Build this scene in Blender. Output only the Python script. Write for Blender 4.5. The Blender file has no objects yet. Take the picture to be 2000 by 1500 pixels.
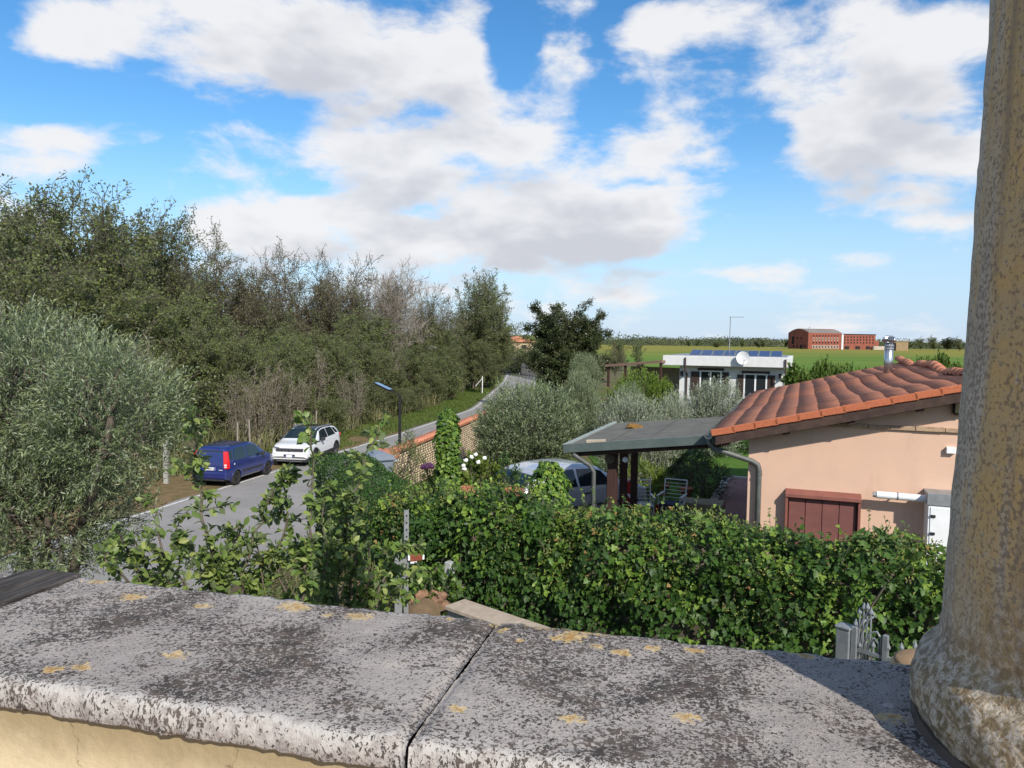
import bpy, math, random
import numpy as np
from mathutils import Vector, Matrix, Euler
R = math.radians
SC = bpy.context.scene
COL = SC.collection
# ------------------------------------------------------------------ camera
F_PX, CX, CY = 1480.0, 1000.0, 750.0           # focal length in photo pixels (2000 x 1500)
CAM_Z = 5.75
PITCH, ROLL = math.atan(86.5 / F_PX), 0.013
cam_d = bpy.data.cameras.new('camera')
cam = bpy.data.objects.new('camera', cam_d); COL.objects.link(cam)
cam_d.sensor_width = 36.0; cam_d.lens = 36.0 * F_PX / 2000.0
cam_d.clip_start = 0.05; cam_d.clip_end = 9000
CM = Euler((R(90) - PITCH, 0, 0)).to_matrix() @ Matrix.Rotation(ROLL, 3, 'Z')
cam.matrix_world = Matrix.Translation((0, 0, CAM_Z)) @ CM.to_4x4()
SC.camera = cam
SC.cycles.use_denoising = True
SC.cycles.max_bounces = 7
SC.cycles.transparent_max_bounces = 6
SC.cycles.sample_clamp_indirect = 8.0
SC.view_settings.view_transform = 'Standard'
SC.view_settings.look = 'None'
SC.view_settings.exposure = 0.65
SC.view_settings.gamma = 1.0
def ray(x, y):
    return CM @ Vector(((x - CX) / F_PX, (CY - y) / F_PX, -1.0))
def at(x, y, Y):
    d = ray(x, y); t = Y / d.y
    return Vector((d.x * t, Y, CAM_Z + d.z * t))
def onz(x, y, z):
    d = ray(x, y); t = (z - CAM_Z) / d.z
    return Vector((d.x * t, d.y * t, z))
def onplane(x, y, p0, n):
    d = ray(x, y); o = Vector((0, 0, CAM_Z)); t = (Vector(p0) - o).dot(n) / d.dot(n)
    return o + d * t
# ------------------------------------------------------------------ sun + sky
SUN_AZ, SUN_EL = R(156), R(36)                 # compass angle from +Y, clockwise
sd = Vector((math.sin(SUN_AZ) * math.cos(SUN_EL), math.cos(SUN_AZ) * math.cos(SUN_EL), math.sin(SUN_EL)))
sun_d = bpy.data.lights.new('sun', 'SUN'); sun = bpy.data.objects.new('sun', sun_d); COL.objects.link(sun)
sun_d.energy = 3.7; sun_d.angle = R(1.0); sun_d.color = (1.0, 0.94, 0.85)
sun.rotation_euler = sd.to_track_quat('Z', 'Y').to_euler(); sun.location = (10, -20, 40)
W = bpy.data.worlds.new('World'); SC.world = W; W.use_nodes = True
def sky():
    nt = W.node_tree; N = nt.nodes; N.clear(); L = nt.links.new
    out = N.new('ShaderNodeOutputWorld'); bg = N.new('ShaderNodeBackground')
    bg.inputs['Strength'].default_value = 0.1
    L(bg.outputs[0], out.inputs[0])
    st = N.new('ShaderNodeTexSky'); st.sky_type = 'NISHITA'; st.sun_disc = False
    st.sun_elevation = SUN_EL; st.sun_rotation = SUN_AZ; st.air_density = 1.0; st.dust_density = 0.1; st.ozone_density = 2.2
    hs = N.new('ShaderNodeHueSaturation'); hs.inputs['Saturation'].default_value = 1.32; hs.inputs['Value'].default_value = 1.04
    L(st.outputs[0], hs.inputs['Color'])
    tc = N.new('ShaderNodeTexCoord')
    sep = N.new('ShaderNodeSeparateXYZ'); L(tc.outputs['Generated'], sep.inputs[0])
    def m(op, a, b=None, c=None, clamp=False):
        n = N.new('ShaderNodeMath'); n.operation = op; n.use_clamp = clamp
        for i, v in enumerate((a, b, c)):
            if v is None: continue
            if isinstance(v, (int, float)): n.inputs[i].default_value = v
            else: L(v, n.inputs[i])
        return n.outputs[0]
    # clouds: fractal noise on a cloud layer seen in perspective, gathered by soft bodies given as directions
    def density_group(d1, d3, full):
        grp = bpy.data.node_groups.new('cloud_density', 'ShaderNodeTree')
        grp.interface.new_socket('Dir', in_out='INPUT', socket_type='NodeSocketVector')
        grp.interface.new_socket('D', in_out='OUTPUT', socket_type='NodeSocketFloat')
        GN = grp.nodes; gl = grp.links.new
        gi = GN.new('NodeGroupInput'); go = GN.new('NodeGroupOutput')
        def g(op, a, b=None, c=None, clamp=False):
            n = GN.new('ShaderNodeMath'); n.operation = op; n.use_clamp = clamp
            for i, v in enumerate((a, b, c)):
                if v is None: continue
                if isinstance(v, (int, float)): n.inputs[i].default_value = v
                else: gl(v, n.inputs[i])
            return n.outputs[0]
        gs = GN.new('ShaderNodeSeparateXYZ'); gl(gi.outputs[0], gs.inputs[0])
        zz = g('MAXIMUM', gs.outputs[2], 0.0)
        den = g('ADD', zz, 0.16)
        px = g('DIVIDE', gs.outputs[0], den); py = g('DIVIDE', gs.outputs[1], den)
        cb = GN.new('ShaderNodeCombineXYZ'); gl(px, cb.inputs[0]); gl(py, cb.inputs[1]); gl(g('MULTIPLY', zz, 3.0), cb.inputs[2])
        nz = GN.new('ShaderNodeTexNoise'); nz.inputs['Scale'].default_value = 1.55; nz.inputs['Detail'].default_value = d1
        nz.inputs['Roughness'].default_value = 0.56; nz.inputs['Distortion'].default_value = 0.35
        gl(cb.outputs[0], nz.inputs['Vector'])
        n3 = GN.new('ShaderNodeTexNoise'); n3.inputs['Scale'].default_value = 8.5; n3.inputs['Detail'].default_value = d3
        n3.inputs['Roughness'].default_value = 0.6; n3.inputs['Distortion'].default_value = 0.2
        mpv = GN.new('ShaderNodeMapping'); gl(gi.outputs[0], mpv.inputs[0]); mpv.inputs['Scale'].default_value = (1.0, 1.0, 2.0); gl(mpv.outputs[0], n3.inputs['Vector'])
        base = g('ADD', g('MULTIPLY', g('SUBTRACT', nz.outputs[0], 0.5), 1.7), g('MULTIPLY', g('SUBTRACT', n3.outputs[0], 0.5), 3.0))
        yy = g('MAXIMUM', gs.outputs[1], 0.05)
        qx = g('DIVIDE', gs.outputs[0], yy); qz = g('DIVIDE', gs.outputs[2], yy)
        acc = None
        qv = GN.new('ShaderNodeCombineXYZ'); gl(qx, qv.inputs[0]); gl(qz, qv.inputs[1])
        B = [(420, 60, 330, 110, .75), (690, 170, 300, 130, .95), (170, 50, 130, 75, .7), (620, 60, 300, 110, .5), (60, 300, 150, 60, .65),
             (700, 335, 190, 62, .75), (1120, 330, 420, 75, .5), (880, 440, 520, 70, .75), (500, 420, 150, 50, .6),
             (1220, 425, 150, 55, .55), (1270, 270, 120, 45, .55), (1600, 90, 290, 140, 1.35), (1790, 270, 240, 115, 1.15), (1740, 405, 190, 42, .85),
             (1900, 60, 100, 60, .5), (1050, 505, 90, 32, .55), (1500, 540, 80, 24, .6), (1690, 512, 70, 24, .55),
             (1240, 490, 60, 22, .45), (1150, 575, 420, 26, .28), (1260, 70, 70, 50, .35), (1110, 120, 60, 55, .3), (900, 60, 60, 80, .3),
             (450, 320, 110, 40, .4), (1000, 400, 300, 110, .35), (560, 440, 220, 55, .55), (760, 470, 330, 50, .5), (1080, 450, 260, 50, .45), (1130, 390, 240, 60, .4),
         (990, 250, 120, 60, .45), (1100, 170, 70, 70, .35), (920, 130, 60, 120, .35), (1340, 300, 120, 45, .35), (1280, 60, 90, 50, .35), (1180, 10, 260, 25, .4),
         (180, 270, 130, 50, .7), (20, 310, 150, 70, .7), (130, 100, 120, 60, .3), (480, 480, 160, 50, .5), (1050, 500, 110, 36, .4), (1490, 540, 90, 26, .45), (1690, 510, 80, 26, .45), (1340, 535, 120, 18, .3), (1560, 575, 140, 14, .25), (1130, 620, 300, 22, .2)]
        Hn = [(1510, 350, 90, 90, -.45), (1440, 180, 70, 90, -.3), (1200, 190, 70, 60, -.4), (230, 215, 190, 50, -.5), (1200, 60, 60, 90, -.2), (1480, 250, 90, 60, -.35), (1000, 130, 50, 110, -.35), (600, 370, 60, 16, -.4), (300, 320, 120, 60, -.3), (1560, 460, 240, 36, -.3),
              (1000, 60, 60, 90, -.3)]
        for (bx, by, sx, sy, w) in ((B + Hn) if full else [q for q in B if q[2] > 130]):
            d = ray(bx, by); cx, cz = d.x / d.y, d.z / d.y; ax, ay = F_PX / (sx * 1.25), F_PX / (sy * 1.25)
            q = GN.new('ShaderNodeVectorMath'); q.operation = 'MULTIPLY_ADD'; gl(qv.outputs[0], q.inputs[0])
            q.inputs[1].default_value = (ax, ay, 0); q.inputs[2].default_value = (-cx * ax, -cz * ay, 0)
            dt = GN.new('ShaderNodeVectorMath'); dt.operation = 'DOT_PRODUCT'; gl(q.outputs[0], dt.inputs[0]); gl(q.outputs[0], dt.inputs[1])
            w *= .78 if w > 0 else 1.0
            v = g('MULTIPLY_ADD', g('MINIMUM', dt.outputs['Value'], 1.0), -w, w if acc is None else acc)
            acc = v if acc is None else g('ADD', v, w)
        front = g('MULTIPLY', g('SUBTRACT', gs.outputs[1], 0.25), 4.0, clamp=True)
        acc2 = g('ADD', g('MULTIPLY', acc, front), g('MULTIPLY', g('SUBTRACT', 1.0, front), 0.32))
        gl(g('ADD', base, acc2), go.inputs[0])
        return grp
    g_full, g_soft = density_group(5, 7, True), density_group(3, 3, False)
    def dens(vec, grp):
        n = N.new('ShaderNodeGroup'); n.node_tree = grp; L(vec, n.inputs[0]); return n.outputs[0]
    D0 = dens(tc.outputs['Generated'], g_full)
    up = N.new('ShaderNodeVectorMath'); up.operation = 'ADD'; up.inputs[1].default_value = (-0.012, 0, 0.05)
    L(tc.outputs['Generated'], up.inputs[0])
    D1 = dens(up.outputs[0], g_soft)
    mask = N.new('ShaderNodeMapRange'); mask.interpolation_type = 'SMOOTHSTEP'
    mask.inputs['From Min'].default_value = 0.02; mask.inputs['From Max'].default_value = 0.84
    L(D0, mask.inputs['Value'])
    shade = N.new('ShaderNodeMapRange'); shade.interpolation_type = 'SMOOTHSTEP'
    shade.inputs['From Min'].default_value = 0.45; shade.inputs['From Max'].default_value = 1.6
    L(m('ADD', m('MULTIPLY', D1, 0.75), m('MULTIPLY', D0, 0.35)), shade.inputs['Value'])
    cc = N.new('ShaderNodeMix'); cc.data_type = 'RGBA'
    cc.inputs['A'].default_value = (5.75, 5.75, 5.85, 1); cc.inputs['B'].default_value = (4.0, 4.07, 4.4, 1)
    L(shade.outputs[0], cc.inputs['Factor'])
    mx = N.new('ShaderNodeMix'); mx.data_type = 'RGBA'
    hz = N.new('ShaderNodeMapRange'); hz.interpolation_type = 'SMOOTHSTEP'; L(sep.outputs[2], hz.inputs['Value'])
    hz.inputs['From Min'].default_value = 0.0; hz.inputs['From Max'].default_value = 0.26; hz.inputs['To Min'].default_value = 0.85; hz.inputs['To Max'].default_value = 0.0
    air = N.new('ShaderNodeMix'); air.data_type = 'RGBA'; L(hz.outputs[0], air.inputs['Factor']); L(hs.outputs[0], air.inputs['A']); air.inputs['B'].default_value = (3.0, 4.15, 5.85, 1)
    L(m('MULTIPLY', mask.outputs[0], 0.96), mx.inputs['Factor']); L(air.outputs['Result'], mx.inputs['A']); L(cc.outputs['Result'], mx.inputs['B'])
    L(mx.outputs['Result'], bg.inputs['Color'])
sky()
W.cycles.sampling_method = 'MANUAL'; W.cycles.sample_map_resolution = 512
# ------------------------------------------------------------------ helpers
def link(o, parent=None):
    COL.objects.link(o)
    if parent is not None: o.parent = parent
    return o
def tag(o, label=None, cat=None, group=None, kind=None):
    if label: o['label'] = label
    if cat: o['category'] = cat
    if group: o['group'] = group
    if kind: o['kind'] = kind
    return o
def thing(name, label, cat, loc=(0, 0, 0), rz=0.0, group=None, scale=1.0):
    o = bpy.data.objects.new(name, None); o.empty_display_size = 0.2; link(o)
    o.location = loc; o.rotation_euler = (0, 0, rz); o.scale = (scale,) * 3
    return tag(o, label, cat, group)
def mesh(name, V, F, m=None, parent=None, attr=None, smooth=False):
    """V (n,3); F either an int array (m,k) or a list of such arrays"""
    V = np.asarray(V, dtype=np.float32).reshape(-1, 3)
    Fs = [np.asarray(f, dtype=np.int32) for f in (F if isinstance(F, list) and len(F) and isinstance(F[0], np.ndarray) else [F])]
    me = bpy.data.meshes.new(name)
    me.vertices.add(len(V)); me.vertices.foreach_set('co', V.ravel())
    loops = np.concatenate([f.ravel() for f in Fs]); tot = np.concatenate([np.full(len(f), f.shape[1], np.int32) for f in Fs])
    me.loops.add(len(loops)); me.loops.foreach_set('vertex_index', loops)
    me.polygons.add(len(tot)); st = np.concatenate([[0], np.cumsum(tot)[:-1]]).astype(np.int32)
    me.polygons.foreach_set('loop_start', st)
    if attr is not None:
        a = me.attributes.new('rnd', 'FLOAT', 'POINT'); a.data.foreach_set('value', np.asarray(attr, np.float32))
    me.update(calc_edges=True)
    if smooth: me.polygons.foreach_set('use_smooth', np.ones(len(tot), bool))
    if m is not None: me.materials.append(m)
    o = bpy.data.objects.new(name, me)
    return link(o, parent)
class MB:
    """collects simple solids and links them as ONE mesh object"""
    def __init__(s): s.v = []; s.f = []
    def add(s, vs, fs):
        b = len(s.v); s.v += [tuple(v) for v in vs]; s.f += [tuple(i + b for i in f) for f in fs]; return s
    def box(s, x0, x1, y0, y1, z0, z1, M=None):
        vs = [Vector(p) for p in ((x0,y0,z0),(x1,y0,z0),(x1,y1,z0),(x0,y1,z0),(x0,y0,z1),(x1,y0,z1),(x1,y1,z1),(x0,y1,z1))]
        if M is not None: vs = [M @ v for v in vs]
        return s.add(vs, ((0,3,2,1),(4,5,6,7),(0,1,5,4),(1,2,6,5),(2,3,7,6),(3,0,4,7)))
    def prism(s, poly, axis, a, b):
        n = len(poly)
        def P(u, v, w): return {'x': (w, u, v), 'y': (u, w, v), 'z': (u, v, w)}[axis]
        vs = [P(u, v, a) for u, v in poly] + [P(u, v, b) for u, v in poly]
        fs = [tuple(range(n))[::-1], tuple(range(n, 2 * n))] + [(i, (i + 1) % n, n + (i + 1) % n, n + i) for i in range(n)]
        return s.add(vs, fs)
    def tube(s, pts, r, n=10, cap=True):
        pts = [Vector(p) for p in pts]; rs = r if isinstance(r, (list, tuple)) else [r] * len(pts)
        b = len(s.v); up = Vector((0, 0, 1)); a = None
        for i, p in enumerate(pts):
            d = (pts[min(i + 1, len(pts) - 1)] - pts[max(i - 1, 0)]).normalized()
            if a is None: a = d.cross(up if abs(d.z) < .95 else Vector((1, 0, 0))).normalized()
            else: a = (a - d * a.dot(d)).normalized()
            c = d.cross(a)
            for k in range(n):
                t = 2 * math.pi * k / n; s.v.append(tuple(p + (a * math.cos(t) + c * math.sin(t)) * rs[i]))
        for i in range(len(pts) - 1):
            for k in range(n):
                k2 = (k + 1) % n; s.f.append((b + i*n + k, b + i*n + k2, b + (i+1)*n + k2, b + (i+1)*n + k))
        if cap:
            s.f.append(tuple(b + k for k in range(n))[::-1]); e = b + (len(pts) - 1) * n; s.f.append(tuple(e + k for k in range(n)))
        return s
    def build(s, name, m=None, parent=None, bevel=0, smooth=False, seg=1):
        me = bpy.data.meshes.new(name); me.from_pydata(s.v, [], s.f)
        import bmesh
        bm = bmesh.new(); bm.from_mesh(me); bmesh.ops.recalc_face_normals(bm, faces=bm.faces)
        if bevel: bmesh.ops.bevel(bm, geom=list(bm.edges), offset=bevel, segments=seg, affect='EDGES', clamp_overlap=True)
        bm.to_mesh(me); bm.free()
        if smooth: me.polygons.foreach_set('use_smooth', [True] * len(me.polygons))
        if m is not None: me.materials.append(m)
        return link(bpy.data.objects.new(name, me), parent)
def dup(o, parent=None):
    c = o.copy(); COL.objects.link(c)
    if parent is not None: c.parent = parent
    return c
def dup_tree(root, loc, rz=0.0, scale=None, label=None, group=None):
    r = dup(root); r.location = loc; r.rotation_euler = (root.rotation_euler[0], root.rotation_euler[1], rz)
    if scale is not None: r.scale = (scale, scale, scale) if isinstance(scale, (int, float)) else scale
    if label: r['label'] = label
    if group: r['group'] = group
    for ch in list(root.children):
        c = dup(ch, r)
        for g in list(ch.children): dup(g, c)
    return r
# value noise in numpy
def _h(ix, iy, iz, s):
    n = (ix * 374761393 + iy * 668265263 + iz * 2147483647 + s * 974634737) & 0xffffffff
    n = ((n ^ (n >> 13)) * 1274126177) & 0xffffffff
    return ((n ^ (n >> 16)) & 0xffff) / 65535.0
def vnoise(P, scale=1.0, seed=0):
    P = np.asarray(P, float) * scale; i = np.floor(P).astype(np.int64); f = P - i; f = f * f * (3 - 2 * f)
    out = 0
    for dx in (0, 1):
        for dy in (0, 1):
            for dz in (0, 1):
                w = (f[:, 0] if dx else 1 - f[:, 0]) * (f[:, 1] if dy else 1 - f[:, 1]) * (f[:, 2] if dz else 1 - f[:, 2])
                out = out + w * _h(i[:, 0] + dx, i[:, 1] + dy, i[:, 2] + dz, seed)
    return out
def fbm(P, scale=1.0, seed=0, oct=3):
    return sum(vnoise(P, scale * 2 ** k, seed + k) * .5 ** k for k in range(oct)) / sum(.5 ** k for k in range(oct))
# ------------------------------------------------------------------ materials
class NT:
    def __init__(s, name):
        s.m = bpy.data.materials.new(name); s.m.use_nodes = True; s.t = s.m.node_tree; s.N = s.t.nodes; s.N.clear()
        s.out = s.N.new('ShaderNodeOutputMaterial')
    def L(s, a, b): s.t.links.new(a, b)
    def setv(s, sock, v):
        if v is None: return
        if hasattr(v, 'links'): s.L(v, sock)
        elif isinstance(v, tuple) and len(v) == 3 and sock.type == 'RGBA': sock.default_value = (*v, 1)
        else: sock.default_value = v
    def math(s, op, a, b=None, c=None, clamp=False):
        n = s.N.new('ShaderNodeMath'); n.operation = op; n.use_clamp = clamp
        for i, v in enumerate((a, b, c)): s.setv(n.inputs[i], v)
        return n.outputs[0]
    def coord(s, which='Object'):
        return s.N.new('ShaderNodeTexCoord').outputs[which]
    def mapping(s, vec, scale=(1, 1, 1), loc=(0, 0, 0)):
        n = s.N.new('ShaderNodeMapping'); s.L(vec, n.inputs[0]); n.inputs['Scale'].default_value = scale; n.inputs['Location'].default_value = loc
        return n.outputs[0]
    def noise(s, vec, scale, detail=4, rough=.55, dist=0.0):
        n = s.N.new('ShaderNodeTexNoise'); s.L(vec, n.inputs['Vector']); n.inputs['Scale'].default_value = scale
        n.inputs['Detail'].default_value = detail; n.inputs['Roughness'].default_value = rough; n.inputs['Distortion'].default_value = dist
        return n.outputs[0]
    def voro(s, vec, scale, feat='F1', out='Distance'):
        n = s.N.new('ShaderNodeTexVoronoi'); n.feature = feat; s.L(vec, n.inputs['Vector']); n.inputs['Scale'].default_value = scale
        return n.outputs[out]
    def ss(s, v, a, b, lo=0.0, hi=1.0):
        n = s.N.new('ShaderNodeMapRange'); n.interpolation_type = 'SMOOTHSTEP'; s.L(v, n.inputs['Value'])
        n.inputs['From Min'].default_value = a; n.inputs['From Max'].default_value = b
        n.inputs['To Min'].default_value = lo; n.inputs['To Max'].default_value = hi
        return n.outputs[0]
    def mix(s, f, a, b):
        n = s.N.new('ShaderNodeMix'); n.data_type = 'RGBA'; s.setv(n.inputs['Factor'], f); s.setv(n.inputs['A'], a); s.setv(n.inputs['B'], b)
        return n.outputs['Result']
    def bump(s, h, strength=.3, dist=.01, prev=None):
        n = s.N.new('ShaderNodeBump'); s.L(h, n.inputs['Height']); n.inputs['Strength'].default_value = strength; n.inputs['Distance'].default_value = dist
        if prev is not None: s.L(prev, n.inputs['Normal'])
        return n.outputs[0]
    def bsdf(s, col, rough=.7, spec=.3, metal=0.0, normal=None, coat=0.0):
        p = s.N.new('ShaderNodeBsdfPrincipled'); s.setv(p.inputs['Base Color'], col); s.setv(p.inputs['Roughness'], rough)
        p.inputs['Specular IOR Level'].default_value = spec; p.inputs['Metallic'].default_value = metal
        p.inputs['Coat Weight'].default_value = coat; p.inputs['Coat Roughness'].default_value = .05
        if normal is not None: s.L(normal, p.inputs['Normal'])
        s.p = p; s.L(p.outputs[0], s.out.inputs[0]); return s.m
def pmat(name, c1, c2=None, rough=.75, scale=6, bump=.25, bscale=60, spec=.25, metal=0.0, coat=0.0, stretch=(1, 1, 1), grime=0.0):
    t = NT(name); v = t.mapping(t.coord(), stretch)
    c2 = c2 or tuple(min(1, x * .72) for x in c1)
    n = t.noise(v, scale, 5, .6)
    col = t.mix(t.ss(n, .32, .68), c1, c2)
    if grime:
        g = t.noise(v, scale * 4.3, 5, .7); col = t.mix(t.ss(g, .52, .75, 0, grime), col, tuple(x * .3 for x in c1))
    b = t.bump(t.noise(v, bscale, 4, .6), bump, .01) if bump else None
    return t.bsdf(col, rough, spec, metal, b, coat)
def leafmat(name, cols, back=None, trans=.3, rough=.5, spec=.25, objvar=.25):
    """cols: dark, mid, light leaf colours spread over the leaves by their own random value"""
    t = NT(name)
    a = t.N.new('ShaderNodeAttribute'); a.attribute_name = 'rnd'
    cr = t.N.new('ShaderNodeValToRGB'); e = cr.color_ramp.elements
    while len(e) < len(cols): e.new(.5)
    for i, c in enumerate(cols): e[i].position = i / (len(cols) - 1); e[i].color = (*c, 1)
    t.L(a.outputs['Fac'], cr.inputs[0]); col = cr.outputs[0]
    oi = t.N.new('ShaderNodeObjectInfo')
    hv = t.N.new('ShaderNodeHueSaturation'); t.L(col, hv.inputs['Color'])
    t.L(t.math('MULTIPLY_ADD', oi.outputs['Random'], objvar, 1 - objvar / 2), hv.inputs['Value'])
    t.L(t.math('MULTIPLY_ADD', oi.outputs['Random'], objvar * .06, .5 - objvar * .03), hv.inputs['Hue'])
    col = hv.outputs[0]
    if back:
        ge = t.N.new('ShaderNodeNewGeometry'); col = t.mix(ge.outputs['Backfacing'], col, back)
    p = t.N.new('ShaderNodeBsdfPrincipled'); t.L(col, p.inputs['Base Color']); p.inputs['Roughness'].default_value = rough
    p.inputs['Specular IOR Level'].default_value = spec
    tr = t.N.new('ShaderNodeBsdfTranslucent')
    br = t.N.new('ShaderNodeHueSaturation'); t.L(col, br.inputs['Color']); br.inputs['Value'].default_value = 1.5; br.inputs['Saturation'].default_value = 1.1
    t.L(br.outputs[0], tr.inputs[0])
    mx = t.N.new('ShaderNodeMixShader'); mx.inputs[0].default_value = trans; t.L(p.outputs[0], mx.inputs[1]); t.L(tr.outputs[0], mx.inputs[2])
    t.L(mx.outputs[0], t.out.inputs[0]); return t.m
# ------------------------------------------------------------------ foliage
DIAMOND = (np.array([(0,0,0),(.45,.5,.08),(1,0,-.05),(.45,-.5,.08)]), [(0,3,2,1)])
BLADE = (np.array([(0,0,0),(.5,.5,.06),(1,0,-.12),(.5,-.5,.06)]), [(0,3,2,1)])
PLUM = (np.array([(0,0,0),(.3,.36,.07),(.68,.46,.06),(1,0,-.1),(.68,-.46,.06),(.3,-.36,.07),(.5,0,0)]), [(0,6,2,1),(6,3,2),(0,5,4,6),(6,4,3)])
IVY = (np.array([(0,0,0),(-.1,.3,.02),(.12,.58,-.04),(.36,.3,.05),(.5,.42,0),(1,0,-.14),(.5,-.42,0),(.36,-.3,.05),(.12,-.58,-.04),(-.1,-.3,.02)]), [(0,3,2,1),(0,5,4,3),(0,9,8,7),(0,7,6,5)])
def unit(a): return a / np.maximum(np.linalg.norm(a, axis=1, keepdims=True), 1e-9)
def leaf_arrays(P, A, Nn, Ln, Wd, tpl):
    """leaf origins P, axes A, rough normals Nn, lengths, widths -> verts, face lists"""
    T, faces = tpl; A = unit(A); C = unit(np.cross(Nn, A)); B = np.cross(A, C)
    Ln = np.asarray(Ln).reshape(-1, 1, 1); Wd = np.asarray(Wd).reshape(-1, 1, 1)
    V = P[:, None, :] + Ln * T[None, :, 0:1] * A[:, None, :] + Wd * T[None, :, 1:2] * C[:, None, :] + Ln * T[None, :, 2:3] * B[:, None, :]
    k = len(T); base = (np.arange(len(P)) * k)[:, None]
    by = {}
    for f in faces: by.setdefault(len(f), []).append(base + np.array(f)[None, :])
    return V.reshape(-1, 3), [np.concatenate(v) for v in by.values()]
def leaves(name, P, A, Nn, Ln, Wd, tpl, m, parent=None, rnd=None, rng=None, kind=None):
    V, F = leaf_arrays(P, A, Nn, Ln, Wd, tpl)
    if rnd is None: rnd = rng.random(len(P))
    o = mesh(name, V, F, m, parent, np.repeat(np.clip(rnd, 0, 1), len(tpl[0])))
    if kind: o['kind'] = kind
    return o
def segs_mesh(name, S, m, parent, n=5):
    """S rows: x0 y0 z0 x1 y1 z1 r0 r1"""
    S = np.asarray(S, float); p0, p1 = S[:, 0:3], S[:, 3:6]; d = unit(p1 - p0)
    ref = np.where(np.abs(d[:, 2:3]) > .9, np.array([[1., 0, 0]]), np.array([[0, 0, 1.]])); a = unit(np.cross(d, ref)); c = np.cross(d, a)
    t = np.arange(n) * 2 * np.pi / n; ring = np.cos(t)[None, :, None] * a[:, None, :] + np.sin(t)[None, :, None] * c[:, None, :]
    V = np.concatenate([p0[:, None] + ring * S[:, 6][:, None, None], p1[:, None] + ring * S[:, 7][:, None, None]], 1).reshape(-1, 3)
    base = (np.arange(len(S)) * 2 * n)[:, None]; k = np.arange(n); k2 = (k + 1) % n
    F = (base[:, :, None] + np.stack([k, k2, k2 + n, k + n], 1)[None]).reshape(-1, 4)
    return mesh(name, V, F, m, parent, smooth=True)
def grow(rng, p, d, L, r, lev, cfg, S, T):
    nst = cfg['steps'][lev]; step = L / nst; last = lev == len(cfg['steps']) - 1
    p = np.array(p, float); d = np.array(d, float)
    for i in range(nst):
        d = d + rng.normal(0, cfg['wob'][lev], 3) + np.array([0, 0, cfg['up'][lev]]); d /= np.linalg.norm(d)
        r1 = max(r * (1 - .75 * (i + 1) / nst) if not last else r * .6, cfg.get('rmin', .006)); r0 = max(r * (1 - .75 * i / nst), cfg.get('rmin', .006))
        q = p + d * step; S.append((*p, *q, r0, r1))
        if last: T.append((*p, *q))
        else:
            f = (i + 1) / nst
            if f > cfg['bare'][lev]:
                for _ in range(cfg['kids'][lev]):
                    ang = R(rng.uniform(*cfg['ang'][lev])); a = np.cross(d, rng.normal(0, 1, 3)); a /= np.linalg.norm(a)
                    nd = d * math.cos(ang) + a * math.sin(ang)
                    k = cfg['ratio'][lev] * rng.uniform(.7, 1.15) * (cfg['shape'](f) if lev == 0 else 1 - .35 * f)
                    grow(rng, p + (q - p) * rng.random(), nd, L * k, r1 * .65, lev + 1, cfg, S, T)
        p = q
def tree_proto(name, seed, H, cfg, bark, lm, nleaf, llen, lwid, label, cat, thin_top=0.0, tpl=DIAMOND, spread=.12, group=None, stems=1):
    rng = np.random.default_rng(seed); S, T = [], []
    for s in range(stems):
        a = rng.random() * 6.28; d = (math.cos(a) * .25 * (stems > 1), math.sin(a) * .25 * (stems > 1), 1)
        grow(rng, (math.cos(a) * .15 * (stems > 1), math.sin(a) * .15 * (stems > 1), -.15), d, H * cfg.get('trunk', .8) * (rng.uniform(.75, 1) if stems > 1 else 1), cfg['r'], 0, cfg, S, T)
    root = thing(name, label, cat, group=group)
    segs_mesh('trunk', S, bark, root, 4)
    T = np.array(T); z = T[:, 5]; w = np.ones(len(T))
    if thin_top: w = 1 - thin_top * np.clip((z - H * .35) / (H * .55), 0, 1)
    if nleaf:
        idx = rng.choice(len(T), nleaf, p=w / w.sum()); f = rng.random((nleaf, 1))
        P = T[idx, :3] * (1 - f) + T[idx, 3:] * f + rng.normal(0, spread, (nleaf, 3))
        ax = unit(T[idx, 3:] - T[idx, :3]) * .5 + rng.normal(0, .7, (nleaf, 3)); nn = rng.normal(0, .6, (nleaf, 3)) + np.array([0, 0, .8])
        tone = .5 * rng.random(nleaf) + .5 * vnoise(P, .9, seed)
        leaves('crown', P, ax, nn, llen * rng.uniform(.7, 1.25, nleaf), lwid * rng.uniform(.7, 1.2, nleaf), tpl, lm, root, tone)
    return root
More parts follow.
